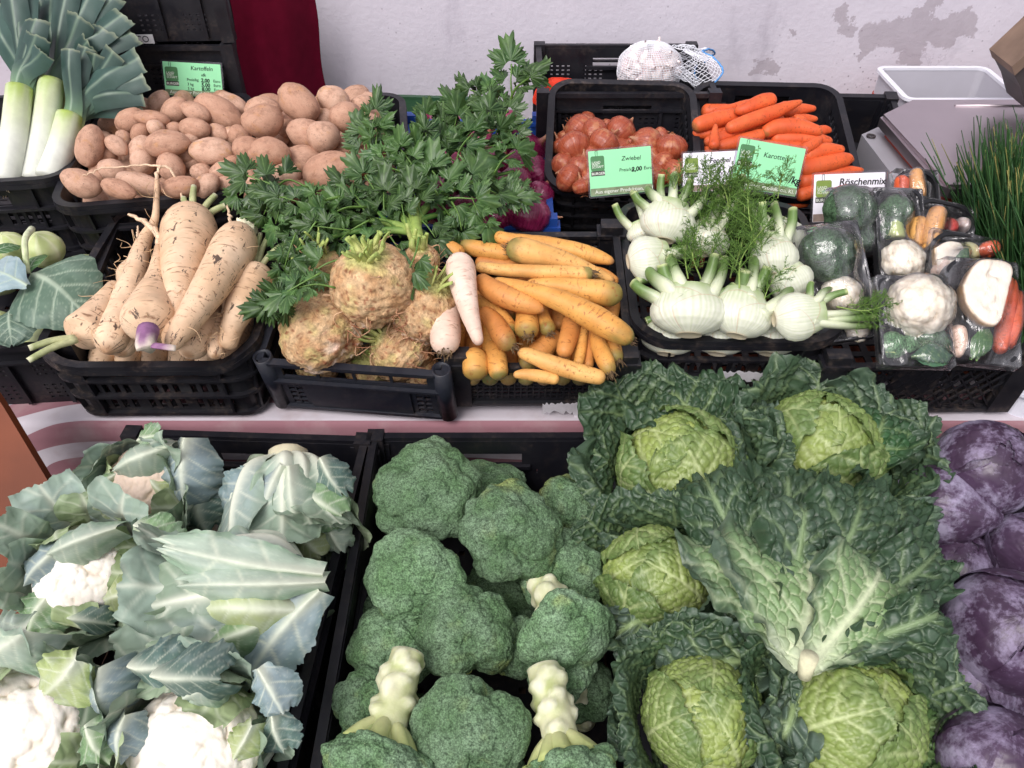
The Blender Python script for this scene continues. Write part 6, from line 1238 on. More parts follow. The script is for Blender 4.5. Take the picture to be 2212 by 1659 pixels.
broccoli('dark broccoli deep in the crate behind the two biggest', 1050, 1085, 75, -.02, Z_, 5, .6)
broccoli('broccoli tilted sideways showing yellowed florets and stem, by the savoys', 1232, 1095, 66, .01, Z_*.75 + V3*.25 + CR*.25, 6, .9, rust=.7)
broccoli('dim broccoli under the savoy leaves at the crate side', 1215, 1240, 88, .01, Z_*.6 + V3*.5, 7, .6)
broccoli('round broccoli in the centre below the cleft one', 1008, 1368, 100, .035, Z_*.45 + V3*.7 + CU*.25, 8, .7)
broccoli('upside-tilted broccoli whose knobbly pale stem points at the oval head', 1222, 1365, 100, .055, V3*.75 - CU*.45 + CR*.25 + Z_*.15, 9, 1.15)
broccoli('greyish broccoli low against the cauliflower crate side', 848, 1402, 92, .0, Z_*.6 + V3*.5 - CR*.1, 10, .7)
broccoli('small broccoli wedged between the centre one and the savoys', 1125, 1405, 62, .0, Z_*.6 + V3*.5, 11, .7)
broccoli('largest broccoli head at the crate end', 1018, 1580, 118, .055, V3*.8 + Z_*.3 - CU*.1, 12, .8, lobes=9)
broccoli('broccoli with a long knobbly stem pointing up between grey heads', 812, 1640, 112, .055, V3*.62 - CU*.68 - CR*.18, 13, 1.2)
broccoli('broccoli with a thick knobbly stem beside the largest head', 1225, 1665, 108, .055, V3*.62 - CU*.68 + CR*.2, 14, 1.2)
broccoli('shadowed broccoli under the long-stemmed one', 800, 1530, 78, .0, Z_*.6 + V3*.5, 15, .6)
broccoli('upended broccoli with its cut stem end toward the savoy crate', 1215, 1455, 70, .005, CU*.65 + V3*.5 - CR*.25, 16, 2.0, spin=1.)
for k, (x, y) in enumerate(((-.12, .2), (.0, .22), (.12, .12), (-.12, .0), (.02, .02), (.12, -.12), (-.1, -.18), (.0, -.22))):
    q = C_broc.loc(x, y, -.065); D_ = Vector(q) - Vector(CAMP); broccoli(['broccoli at the crate bottom in the far corner by the cauliflowers', 'broccoli at the crate bottom by the grip hole', 'broccoli at the bottom under the tilted one', 'broccoli at the bottom under the cleft head', 'broccoli at the bottom in the middle of its crate', 'broccoli at the bottom beside the cut stem end', 'broccoli at the bottom under the long-stemmed one', 'broccoli at the bottom under the largest head'][k], 1106 + FPX*D_.x/depth(q), 829.5 - FPX*(D_.y*SN + D_.z*CS)/depth(q), 84, -.068, Z_, 30+k, .4)

# ---- cauliflowers
curdm = pigment('cauliflower_curd', .65, .25, .08, 90, .35, 240, .0012, .1, (.008, .006, .004)); clm = pigment('cauliflower_leaf', .48, .35, .10, 45, .22, 160, .001, trans=.06)
def curd_mesh(r, seed, flat_=.8, tint=lin(244, 236, 220)):
    nu, nv = 150, 84; th = np.linspace(0, 2*math.pi, nu, endpoint=False); ph = np.linspace(.005, 1.9, nv); TH, PH = np.meshgrid(th, ph); D = np.stack([np.sin(PH)*np.cos(TH), np.sin(PH)*np.sin(TH), np.cos(PH)], -1).reshape(-1, 3); Dn = unit_rows(D + .10*np.stack([noise(D, 2.5, seed+q, 2) for q in range(3)], -1))
    b1 = bumps(Dn, fib(26, seed), .50); b2 = bumps(Dn, fib(150, seed+1), .20); b3 = bumps(Dn, fib(900, seed+2), .080)
    V = D*(.80 + .13*b1 + .075*b2 + .024*b3 + .03*noise(D, 2, seed, 2))[:, None]*r; V[:, 2] *= flat_
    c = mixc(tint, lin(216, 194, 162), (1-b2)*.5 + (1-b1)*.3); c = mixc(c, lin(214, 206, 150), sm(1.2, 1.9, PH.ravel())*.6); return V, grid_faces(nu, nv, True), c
CB1, CB2, CBV, CBY = lin(154, 172, 170), lin(134, 154, 124), lin(230, 234, 214), lin(178, 192, 128)
def cauliflower(label, dx, dy, rpx, ext, axis, spin, seed, nl=11, long_=1.0, open_=1.0, hh=(0, 0), tint=lin(250, 244, 234), inner=4, C=None, stem=.5):
    C = C or C_cauli; p = heap(C, dx, dy, hh[0], hh[1], ext); r = px(p, rpx)*1.10; t = thing('cauliflower', label, 'cauliflower', axis_frame(p, axis, spin)); rr = np.random.default_rng(seed)
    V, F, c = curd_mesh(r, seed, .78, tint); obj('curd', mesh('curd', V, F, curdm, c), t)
    V, F, s, ang, L = tube(np.array([[0, 0, -.3*r], [0, 0, -.8*r], [.03*r, 0, -(1.0+stem*.5)*r], [.03*r, 0, -(1.02+stem*.5)*r]]), np.array([.5, .42, .40, .36])*r, 24); V += noise(V, 60, seed, 2)[:, None]*r*.04; c = np.where((s > .97)[:, None], np.array(lin(206, 198, 168)), np.array(lin(216, 220, 188))); obj('stem', mesh('stem', V, F, bstm, c), t)
    for k in range(nl):
        inn = k >= nl-inner; f = rr.uniform(.88, 1.12)*open_; lg = long_*rr.uniform(.62, 1.18)
        if inn: prof = np.array([[.3*r, -.85*r], [.85*r, -.45*r], [1.0*r, .1*r], [.92*r, .5*r*lg], [.72*r*f, .8*r*lg]])
        else: prof = np.array([[.25*r, -1.02*r], [.88*r, -.70*r], [1.14*r*f**.5, -.05*r], [1.24*r*f, .48*r*lg], [1.28*r*f + .34*r*rr.uniform(-.9, 1.2), .92*r*lg]])
        g = rr.uniform(0, 1); cb = mixc(CB1, CB2, np.array([g]))[0]*rr.uniform(.7, 1.1); cb = mixc(cb, CBY, np.array([.75 if inn else rr.choice([0, 0, .0, .35])]))[0]
        V, F, c = leaf_patch(prof, r*(.5 if inn else rr.uniform(.42, .78)), np.array([.9, 1.0, 1.2, 1.8, 3.0 if k % 3 else -1.6])*r, seed*41+k, [(0, .32), (.2, .42), (.45, .85), (.7, 1.0), (.9, .92), (1, .62 if k % 2 else .82)], 64, 84, ruffle=r*.10, rsc=3.0, blister=r*.012, cell=3.6/r, ribw=r*.19, ribh=r*.15, side=r*.42, cb=cb, ce=mixc(cb, CB2, np.array([.5]))[0], cv=CBV, net_amt=.16, edge0=.5, base_pale=lin(222, 228, 198), vein_amt=.9, slope=.9, teeth=.025)
        obj('leaf', mesh('leaf', rotz(V, k*2.4 + rr.uniform(-.45, .45)), F, clm, c), t)
    return t, p, r
cauliflower('cauliflower at the crate back with blue-grey leaf folded over its pinkish curd', 330, 1060, 92, .03, Z_*.35 - CU*.35 + V3*.8 - CR*.35, .5, 2, 16, 1.05, .95, tint=lin(230, 208, 190))
cauliflower('leafy cauliflower turned stem up in the corner by the broccoli', 622, 1100, 98, .03, -Z_*.05 - CU*.75 + V3*.45 + CR*.12, 1.4, 3, 17, 1.2, .98, inner=3)
cauliflower('cauliflower with bright curd and a yellow-green leaf across it, by the brown board', 195, 1240, 100, .045, Z_*.5 + V3*.6 + CR*.10, 2.2, 4, 16, 1.05, 1.0)
cauliflower('cauliflower lying on its side, thick white leaf ribs to its stem', 515, 1305, 126, .055, -CR*.93 + V3*.18 - CU*.12, .9, 5, 16, 1.5, .82, inner=4, stem=.45)
cauliflower('cauliflower with the whitest wide open curd at the crate end', 70, 1570, 124, .05, Z_*.4 + V3*.75 - CU*.1, 4.0, 6, 16, 1.1, 1.02, inner=2)
cauliflower('cauliflower with a bare white curd at the crate end beside the broccoli', 425, 1615, 128, .045, Z_*.4 + V3*.75 - CU*.12, 5.2, 7, 16, 1.1, 1.0, inner=2)
CAUL = []
for o in bpy.data.objects:
    if o.name.startswith('cauliflower') and o.parent is None: CAUL.append(o)
bpy.context.view_layer.update()
def wrap_leaf(ci, bx, by, tx, ty, wp, kind, off, seed, rib=.16, curl=.35):
    """one trimmed wrapper leaf of cauliflower ci, lying over its front"""
    t = CAUL[ci]; p = np.array(t.matrix_world.translation); d = depth(p) - .064 - off; B, E = at_d(bx, by, d + .018), at_d(tx, ty, d + .012); half = wp*d/FPX*1.22
    cb, ce = {'b': (lin(140, 158, 162), lin(118, 140, 140)), 'g': (lin(122, 152, 108), lin(104, 134, 98)), 'y': (lin(178, 190, 136), lin(152, 170, 108)), 'p': (lin(170, 186, 168), lin(140, 164, 140)), 'd': (lin(96, 122, 112), lin(84, 108, 104))}[kind]
    V, F, c = broad_leaf(B, E, half, -CF*.8 + UPV*.3, seed, cb, lin(216, 222, 200), ce, curl=curl + .5*(seed % 3), ruffle=1.3, ribw=rib*1.2, nu=40, nv=50, shape=[(0, .42), (.15, .55), (.4, .95), (.65, 1.0), (.85, .9), (.97, .62), (1, .45)], side=3.2 + .7*(seed % 3), bow=.10 + .08*(seed % 3), teeth=.10, waxy=mixc(cb, lin(190, 202, 200), np.array([.35]))[0]); Mi = t.matrix_world.inverted(); V = V + CF*(-.006*np.exp(-((np.arange(len(V)) % 40 - 19.5)/5.0)**2))[:, None]
    V = (np.array(Mi.to_3x3()) @ (V - p).T).T; obj('leaf', mesh('leaf', V, F, clm, c), t)
for k, a in enumerate([(0,405,945,395,1085,58,'b',.005),(0,375,960,250,1015,42,'p',.0),(0,300,955,345,935,30,'g',-.01),(0,425,1045,455,1140,70,'d',-.02),(0,275,1015,205,1080,30,'g',-.02),(0,330,1030,360,1075,30,'y',.0),
 (1,615,1005,555,1135,52,'b',.01),(1,625,1005,645,1150,46,'p',.015),(1,645,1065,745,1110,46,'g',.01),(1,690,990,745,1065,34,'d',.0),(1,650,1130,700,1200,52,'y',.0),(1,580,1020,490,1120,58,'b',-.005),(1,700,1110,735,1190,30,'p',-.01),
 (2,255,1140,105,1195,36,'p',.0),(2,290,1135,380,1190,44,'g',.005),(2,150,1165,60,1265,40,'b',-.01),(2,320,1275,225,1300,42,'y',.01),(2,110,1290,65,1360,50,'g',.0),(2,330,1200,330,1320,36,'b',.0),(2,150,1330,250,1350,40,'d',.0),
 (3,700,1235,355,1180,44,'p',.03),(3,705,1250,395,1265,40,'p',.035),(3,660,1310,440,1320,78,'y',.03),(3,695,1275,540,1455,60,'b',.03),(3,640,1230,440,1230,46,'d',.02),(3,620,1330,430,1390,50,'g',.025),
 (4,170,1420,100,1500,62,'y',.01),(4,60,1350,-20,1430,80,'p',.0),(4,215,1440,250,1540,62,'b',.0),(4,190,1560,240,1640,46,'g',.005),(4,280,1430,400,1440,50,'d',-.01),
 (5,330,1450,480,1470,56,'d',.01),(5,560,1440,615,1540,44,'b',.01),(5,545,1560,510,1640,36,'y',.012),(5,480,1465,400,1510,44,'p',.0),(5,590,1540,620,1620,40,'d',.0),(5,280,1540,260,1640,46,'b',.0)]): wrap_leaf(*a, 700+k)
for k, (x, y, z) in enumerate(((-.08, .12, -.075), (.11, .02, -.06), (-.02, -.06, -.06))):
    q = C_cauli.loc(x, y, z); D_ = q - CAMP; cauliflower(['cauliflower at the crate bottom under the folded-leaf one', 'cauliflower at the crate bottom under the one on its side', 'cauliflower at the crate bottom between the two whitest'][k], 1106 + FPX*D_[0]/depth(q), 829.5 - FPX*(D_[1]*SN + D_[2]*CS)/depth(q), 90, z, Z_, k, 50+k, 8, .9, 1.0, inner=2)
# ---------------------------------------------------------------- price cards
inkm = plain('marker_ink', (.012, .012, .014), .6, .2, .1); cardg = plain('green_card', lin(152, 226, 172), .5, .3, .03, 10); cardw = plain('white_card', lin(236, 234, 242), .5, .3, .03, 10)
stripm = plain('card_photo_strip', lin(126, 140, 108), .5, .3, .35, 45); stripw = plain('card_wood_strip', lin(150, 132, 122), .5, .3, .3, 45); logog = plain('logo_green', lin(78, 128, 84), .5, .3, .1, 30); logol = plain('logo_olive', lin(126, 148, 72), .5, .3, .1, 30); logod = plain('logo_dark', lin(58, 60, 54), .5, .3, .1, 30); whitep = plain('white_print', lin(226, 232, 220), .5, .3, .03)
def clear_mat(name, tint, amt, rough=.12, bump=.25, bsc=18):
    m, t, b = material(name); out = t.n['Material Output']; t.n.remove(b); o = t.obj(); tr = t.new('ShaderNodeBsdfTransparent'); tr.inputs[0].default_value = (*tint, 1); gl = t.new('ShaderNodeBsdfGlossy'); gl.inputs['Roughness'].default_value = rough
    fr = t.new('ShaderNodeFresnel'); fr.inputs['IOR'].default_value = 1.45; n = t.bump(t.noise(t.mapv(o, (1, .45, 1)), bsc, 4, .6, .6), bump, .01); t.link(n, gl.inputs['Normal']); t.link(n, fr.inputs['Normal'])
    df = t.new('ShaderNodeBsdfDiffuse'); df.inputs[0].default_value = (.8, .8, .85, 1); hz = t.new('ShaderNodeMixShader'); t.link(t.ramp(t.noise(t.mapv(o, (1, .3, 1)), 30, 4, .6, .8), .45, .75, .02, .16 if bump > .5 else .03), hz.inputs[0]); t.link(tr.outputs[0], hz.inputs[1]); t.link(df.outputs[0], hz.inputs[2]); mx = t.new('ShaderNodeMixShader'); t.link(t.math('MULTIPLY', fr.outputs[0], amt), mx.inputs[0]); t.link(hz.outputs[0], mx.inputs[1]); t.link(gl.outputs[0], mx.inputs[2]); t.link(mx.outputs[0], out.inputs['Surface']); return m
lamm = clear_mat('laminate_sleeve', (.93, .92, .95), 1.0, .15, .1, 6); filmm = clear_mat('cling_film', (.97, .97, .98), 2.2, .16, .9, 26)
def roundrect(w, h, r, z0, z1, n=5):
    P = []
    for cx, cy_, a0 in ((w/2-r, h/2-r, 0), (-w/2+r, h/2-r, 90), (-w/2+r, -h/2+r, 180), (w/2-r, -h/2+r, 270)):
        for k in range(n+1): a = R(a0+90*k/n); P.append((cx+r*math.cos(a), cy_+r*math.sin(a)))
    P = np.array(P); m = len(P); V = np.vstack([np.column_stack([P, np.full(m, z0)]), np.column_stack([P, np.full(m, z1)])]); i = np.arange(m); i2 = (i+1) % m
    return V, [np.stack([i, i2, i2+m, i+m], -1), (i+m)[None, :], i[::-1][None, :]]
def card(label, quad, d, tilt, white, lines, strip, logo=True, holder=None):
    """laminated card whose corners are seen at quad (tl, tr, br, bl)"""
    q = np.array(quad, float); cx, cy_ = q.mean(0); c = at_d(cx, cy_, d); n = np.array([0, -math.cos(tilt), math.sin(tilt)])
    W = [CAMP + ray(*a)*(np.dot(c-CAMP, n)/np.dot(ray(*a), n)) for a in q]; c = np.mean(W, 0); x = unit((W[1]-W[0]) + (W[2]-W[3])); y = unit(np.cross(n, x)); w = (np.linalg.norm(W[1]-W[0]) + np.linalg.norm(W[2]-W[3]))/2; h = (np.linalg.norm(W[3]-W[0]) + np.linalg.norm(W[2]-W[1]))/2
    t = thing('price_card', label, 'price card', basis(c, x, y, n)); s = w/.14
    V, F = roundrect(w, h, .004, -.0006, .0006); V[:, 2] += .0; sl_ = obj('sleeve', mesh('sleeve', V, F, lamm, smooth=False), t)
    iw, ih = w-.008*s, h-.008*s; V, F = roundrect(iw, ih, .0015, .0007, .0010); cd = obj('card', mesh('card', V, F, cardw if white else cardg, smooth=False), t)
    sh = ih*.17; V, F = box(-iw/2+.0006, iw/2-.0006, -ih/2+.0006, -ih/2+sh, .00102, .0013); obj('printed_strip', mesh('printed_strip', V, F, stripw if white else stripm, smooth=False), t)
    if strip: text(t, strip, .0105*s, -iw/2+.010*s, -ih/2+sh*.3, whitep, .0014)
    if logo:
        lx, ly = -iw/2+.004*s, ih/2-.008*s; lw = .029*s; V, F = roundrect(lw, lw*1.05, .004*s, .00102, .0013); lg = obj('logo', mesh('logo', V, F, logol if white else logog, smooth=False), t, Matrix.Translation((lx+lw/2, ly-lw*.62, 0)))
        V, F = box(-lw/2, lw/2, -lw*.88, -lw*.53, .00104, .00135); obj('logo_band', mesh('logo_band', V, F, logod, smooth=False), t, Matrix.Translation((lx+lw/2, ly-lw*.62, 0)))
        for k, wd in enumerate(('LAND', 'WIRT', 'SCHAFT')): text(t, wd, .0068*s, lx+.0025*s, ly-lw*(.62+.16*k), whitep, .0014)
        text(t, 'BURGER', .0076*s, lx+.001*s, ly-lw*1.42, whitep, .0014, weight=.0001*s)
        V, F, *_ = tube(spline(np.array([[lx+lw*.38, ly-.004, .0018], [lx+lw*.36, ly+.006*s, .0022], [lx+lw*.5, ly+.008*s, .0022], [lx+lw*.5, ly-.003, .0018]]), 14), .0004*s, 5); obj('loop', mesh('loop', V, F, logod), t)
    for (s_, sz, fx, fy, wt, sh_) in lines: text(t, s_, sz*s, fx*w, fy*h, inkm, .0014, shear=sh_, weight=wt*s, rot=R(rng.uniform(-2, 2)))
    if holder:
        V, F = box(-.020*s, .020*s, -.034*s, 0, -.002, -.0007); obj('holder', mesh('holder', V, F, plain('card_holder', lin(196, 190, 206), .35, .4, .05), smooth=False), t, Matrix.Translation((holder*w, -h/2+.004, 0)))
    return t
card('green price card on the black crate behind the small potatoes', [(357,130),(488,137),(478,214),(345,206)], 1.785, R(18), False, [('Kartoffeln', .0125, -.02, .26, 0, .15), ('vfk', .0095, .14, .10, 0, .15), ('Preis/kg', .0085, -.10, -.04, 0, .1), ('2,00', .0115, .13, -.05, .0003, .1), ('Euro', .0085, .33, -.04, 0, .1), ('3 kg', .0085, -.10, -.16, 0, .1), ('5,00', .0115, .13, -.17, .0003, .1), ('Euro', .0085, .33, -.16, 0, .1), ('5 kg', .0085, -.10, -.28, 0, .1), ('8,00', .0115, .13, -.29, .0003, .1), ('Euro', .0085, .33, -.28, 0, .1)], 'Aus eigener Produktion, Kl. I')
card('green onion price card clipped to the brown onion crate', [(1268,323),(1408,311),(1415,416),(1270,430)], 1.545, R(28), False, [('Zwiebel', .0125, .02, .22, 0, .15), ('Preis/kg', .0095, -.02, .00, 0, .1), ('2,00', .0125, .17, -.02, .0004, .1), ('Euro', .0095, .35, .0, 0, .1)], 'Aus eigener Produktion, Kl. I', holder=.0)
card('green carrot price card in front of the orange carrots', [(1590,291),(1742,318),(1724,430),(1578,406)], 1.57, R(30), False, [('Karotten', .0135, -.10, .18, 0, .12), ('Preis/kg', .0095, -.06, -.20, 0, .1), ('2', .019, .17, -.22, .0006, .1), ('€', .011, .27, -.19, 0, .1), ('/kg', .019, .33, -.22, .0005, .15)], 'Aus eigener Produktion, Kl. I')
card('white fennel price card half hidden by fronds', [(1472,327),(1607,321),(1614,412),(1470,420)], 1.575, R(28), True, [('Fenchel', .0145, -.06, .20, .0002, .15), ('6,-', .0185, .05, -.06, .0004, .1), ('/KG', .0185, .22, -.06, .0004, .1), ('Terra', .014, .12, -.30, .0003, .2)], None)
card('white card for the mixed florets behind the wrapped broccoli', [(1762,372),(1923,368),(1905,478),(1742,486)], 1.52, R(30), True, [('Röschenmix', .0175, -.14, .24, .0003, .12)], None)

# ---------------------------------------------------------------- film-wrapped packs of vegetables
c8 = crop(1950, 380, 2.44); foam = plain('black_foam_tray', (.010, .010, .013), .38, .5, .2, 40, .1, 200)
def blob(V, F, c, mat, nm): return (nm, V, F, c, mat, None)
class Pack:
    def __init__(s, label, rect, ext, ang=0., tilt=.35, corner=.02):
        x0, y0, x1, y1 = rect; dx, dy = c8((x0+x1)/2, (y0+y1)/2); s.c = heap(C_mix, dx, dy, .0, .05, ext); s.k = depth(s.c)/FPX/2.44*.8640625; s.cx, s.cy = (x0+x1)/2, (y0+y1)/2; s.w, s.h = (x1-x0)*s.k, (y1-y0)*s.k
        n = unit(-CF + UPV*tilt); x = unit(CR*math.cos(ang) + CU*math.sin(ang)); x = unit(x - n*np.dot(x, n)); y = np.cross(n, x); s.t = thing('vegetable_pack', label, 'vegetable pack', basis(s.c, x, y, n)); s.items = []; s.ca, s.sa = math.cos(ang), math.sin(ang)
        lp = Loop(s.w, s.h, corner); V, F = roundrect(s.w, s.h, corner, -.004, 0); V2, F2 = band(lp, -.003, .003, -.003, .016); a, b, _, _ = join([(V, F), (V2, F2)]); obj('tray', mesh('tray', a, b, foam, smooth=False), s.t)
    def xy(s, x, y): a, b = (x-s.cx)*s.k, -(y-s.cy)*s.k; return np.array([a*s.ca + b*s.sa, -a*s.sa + b*s.ca])
    def add(s, nm, V, F, c, mat, prm=None): obj(nm, mesh(nm, V, F, mat, c, prm), s.t); s.items.append(V)
    def curd(s, x, y, r, seed, z=.3):
        r = r*s.k; V, F, c = curd_mesh(r*1.08, seed, .8); V = V + np.append(s.xy(x, y), r*z); s.add('cauliflower', V, F, c, curdm)
    def broc(s, x, y, r, seed, z=.3, st=None, dark=1.0):
        r = r*s.k; nu, nv = 80, 46; th = np.linspace(0, 2*math.pi, nu, endpoint=False); ph = np.linspace(.01, 1.9, nv); TH, PH = np.meshgrid(th, ph); D = np.stack([np.sin(PH)*np.cos(TH), np.sin(PH)*np.sin(TH), np.cos(PH)], -1).reshape(-1, 3); b1 = bumps(D, fib(11, seed), .75); V = D*(.80 + .2*b1 + .08*noise(D, 2, seed, 2) + .012*noise(D, 26, seed, 2))[:, None]*r; V[:, 2] *= .8
        p = np.append(s.xy(x, y), r*z); s.add('broccoli', V + p, grid_faces(nu, nv, True), mixc(lin(56, 84, 58), lin(78, 106, 76), b1)*dark, brocm)
        if st: e = np.append(s.xy(*st), r*.4); V, F, q, ang, L = tube(spline(np.array([p - [0, 0, r*.1], (p+e)/2, e]), 14), np.linspace(r*.45, r*.5, 14), 16); V += noise(V, 60, seed, 2)[:, None]*r*.1; s.add('broccoli_stem', V, F, mixc(lin(150, 172, 100), lin(196, 206, 142), q), bstm)
    def root(s, pts, seed, cols, mat, z=.02, nm='carrot'):
        P = np.array([np.append(s.xy(x, y), z) for x, y, r in pts]); rr = np.array([r*s.k for _, _, r in pts]); V, F, q, sl, ang, tot = root_body(P, rr, 18, 30, .03, seed); c = mixc(cols[0], cols[1], np.clip(.5+noise(V, 30, seed, 2), 0, 1)); s.add(nm, V, F, c, mat, np.column_stack([sl+seed, np.cos(ang), np.sin(ang)]))
    def leaf(s, b, e, half, seed, cb, z=.03):
        B, E = np.append(s.xy(*b), z), np.append(s.xy(*e), z); V, F, c = broad_leaf(B, E, half*s.k, (0, 0, 1.), seed, cb, lin(130, 160, 100), nu=16, nv=24); s.add('leaf', V, F, c, brm)
    def ball(s, x, y, r, seed, c0, c1, z=.6, nm='onion', mat=None):
        r = r*s.k; V, F, D = lumpy(np.append(s.xy(x, y), r*z), (r, r, r), seed, .08, 16, 30, 20); s.add(nm, V, F, mixc(c0, c1, np.clip(.5+noise(D, 3, seed, 2), 0, 1)), mat or khm)
    def film(s, wr=.0022):
        nx, ny = 60, 76; gx, gy = np.linspace(-s.w/2-.004, s.w/2+.004, nx), np.linspace(-s.h/2-.004, s.h/2+.004, ny); H = np.full((ny, nx), -.002)
        for V in s.items:
            i = np.clip(np.searchsorted(gx, V[:, 0]), 0, nx-1); j = np.clip(np.searchsorted(gy, V[:, 1]), 0, ny-1); np.maximum.at(H, (j, i), V[:, 2] + .0022)
        base = H.copy(); base[[0, -1], :] = -.004; base[:, [0, -1]] = -.004; base[2:-2, [1, -2]] = np.maximum(base[2:-2, [1, -2]], .017); base[[1, -2], 2:-2] = np.maximum(base[[1, -2], 2:-2], .017); Z = base.copy()
        for q in range(70):
            A = Z.copy(); A[1:-1, 1:-1] = (Z[:-2, 1:-1] + Z[2:, 1:-1] + Z[1:-1, :-2] + Z[1:-1, 2:])/4; Z = np.maximum(base, A); Z[[0, -1], :] = -.004; Z[:, [0, -1]] = -.004
        X, Y = np.meshgrid(gx, gy); Z = Z + wr*np.abs(noise2(X*30, Y*12, 1.3, 5, 3)) + .0006; V = np.stack([X, Y, Z], -1).reshape(-1, 3); obj('film', mesh('film', V, grid_faces(nx, ny), filmm), s.t)
P_ = Pack('black tray of broccoli under shiny film against the florets card', (290, 235, 575, 640), .05); P_.broc(400, 390, 165, 1, .4, dark=.8); P_.broc(470, 540, 110, 2, .3, dark=.7); P_.film(.004)
P_ = Pack('film-wrapped broccoli with cauliflower below it beside the fennel', (110, 440, 520, 1170), .045, ang=.12); P_.broc(275, 640, 175, 3, .4, dark=.95); P_.broc(380, 560, 90, 31, .3, dark=.8); P_.curd(350, 900, 120, 4, .3); P_.curd(440, 1100, 70, 5, .3); P_.film(.004)
P_ = Pack('tall black tray with broccoli above cauliflower under film', (575, 230, 850, 800), .06, ang=-.04); P_.broc(705, 370, 105, 6, .4, (680, 540)); P_.broc(660, 480, 60, 61, .4); P_.curd(710, 700, 130, 7, .3); P_.film()
P_ = Pack('film pack with a large white cauliflower over green florets', (585, 770, 1005, 1320), .075, ang=-.02); P_.curd(840, 950, 185, 8, .25); P_.broc(660, 1190, 85, 9, .3, (640, 1250), dark=1.9); P_.broc(760, 1180, 55, 91, .4, dark=2.3); P_.broc(900, 1180, 110, 10, .2, dark=1.2); P_.leaf((720, 1290), (960, 1270), 70, 11, lin(60, 96, 70)); P_.film()
P_ = Pack('soup vegetable pack with white celeriac half and orange carrots', (985, 665, 1415, 1310), .07, ang=-.10, corner=.035)
# celeriac half: white cut face toward the film
def celhalf(pk, poly, seed, z=.045):
    P = np.array([np.append(pk.xy(x, y), z) for x, y in poly]); P = spline(np.vstack([P, P[:1]]), 61)[:-1]; c = P.mean(0); rings = [c + (P-c)*f for f in (0.02, .35, .7, .93)] + [P] + [c + (P-c)*1.03 - [0, 0, .004]] + [c + (P-c)*.95 - [0, 0, .024]] + [c + (P-c)*.6 - [0, 0, .042]]; V = np.vstack(rings); V[:60*5, 2] += .0012*noise(V[:60*5], 120, seed, 2); f = np.repeat(np.arange(8), 60)
    col = np.where((f < 5)[:, None], np.array(lin(244, 236, 222)), np.array(lin(196, 160, 118))); col = mixc(col, lin(214, 190, 160), (f == 4)*.7 + .25*(f < 4)*sm(.2, .6, noise(V, 150, seed, 2))); pk.add('celeriac_half', V, grid_faces(60, 8, True), col, khm)
celhalf(P_, [(1040,860),(1120,740),(1200,700),(1340,740),(1300,900),(1220,1090),(1130,1085),(1050,980)], 1)
P_.root([(1345,780,60),(1340,900,66),(1310,1060,52),(1250,1260,40)], 12, OC, oram, .022); P_.root([(1400,860,50),(1370,1050,54),(1300,1230,40)], 13, OC, oram, .02); P_.root([(1020,1080,50),(1030,1180,46),(1010,1280,20)], 14, WC, whim, .02, 'parsley_root'); P_.leaf((1060,1300), (1200,1120), 60, 15, lin(70, 110, 62)); P_.leaf((1100,1310), (1110,1150), 40, 16, lin(110, 146, 84)); P_.film()
P_ = Pack('soup vegetable pack with leek and a pale celeriac piece behind the half', (890, 515, 1290, 860), .06, ang=-.2, corner=.04); celhalf(P_, [(900,620),(980,580),(1060,600),(1060,700),(960,780),(900,720)], 2, .03); P_.ball(1130, 630, 70, 3, lin(206, 206, 160), lin(190, 190, 130), .5, 'kohlrabi_piece'); P_.root([(1170,650,50),(1240,625,52),(1285,620,40)], 17, OC, oram, .03); P_.leaf((960, 780), (1060, 640), 34, 18, lin(52, 90, 54), .045); P_.root([(900,790,44),(960,700,40),(1000,640,20)], 19, WC, whim, .02, 'parsley_root'); P_.film()
P_ = Pack('film pack with a yellow carrot, red onion and white onion', (800, 320, 1145, 640), .06, ang=-.25, corner=.03); P_.root([(930,370,50),(890,480,56),(850,600,46),(830,670,24)], 20, YC[0], yelm, .03); P_.root([(840,410,40),(810,520,44),(800,620,30)], 21, YC[2], yelm, .015); P_.ball(1005, 475, 62, 4, lin(190, 60, 56), lin(206, 96, 84), .5, 'red_onion'); P_.ball(1100, 455, 50, 5, lin(228, 216, 210), lin(206, 184, 178), .5); P_.ball(985, 390, 40, 6, lin(120, 104, 84), lin(92, 80, 66), .4, 'parsley_root_crown'); P_.film(.003)
P_ = Pack('film pack with upright yellow and red carrots next to the scale', (690, 130, 935, 400), .05, ang=-.05, corner=.03); P_.root([(800,130,34),(800,230,46),(805,340,40)], 22, YC[0], yelm, .025); P_.root([(730,170,36),(715,220,42),(700,330,36)], 23, OC, oram, .02); P_.film(.004)

# ---------------------------------------------------------------- scale, bin and display by the wall
steel = plain('brushed_steel_pan', lin(196, 186, 190), .38, .5, .06, 6, .03, 300, metal=1.); hous = plain('grey_scale_housing', lin(148, 146, 152), .5, .4, .06, 8, .05, 200); redp = plain('red_plastic', lin(176, 70, 52), .5, .4, .1, 20); binm = plain('grey_bin', lin(190, 188, 196), .45, .4, .05, 10); rimw = plain('white_rim', lin(226, 226, 234), .4, .4, .03); darkb = plain('dark_display_housing', lin(58, 52, 52), .5, .4, .2, 20, .1, 120); brnb = plain('brown_edge', lin(120, 100, 86), .6, .3, .2, 20)
def prism(poly, z0, z1):
    P = np.array(poly, float); m = len(P); V = np.vstack([np.column_stack([P, np.full(m, z0)]), np.column_stack([P, np.full(m, z1)])]); i = np.arange(m); i2 = (i+1) % m; return V, [np.stack([i, i2, i2+m, i+m], -1), (i+m)[None, :], i[::-1][None, :]]
PZ = CAM_Z - .72
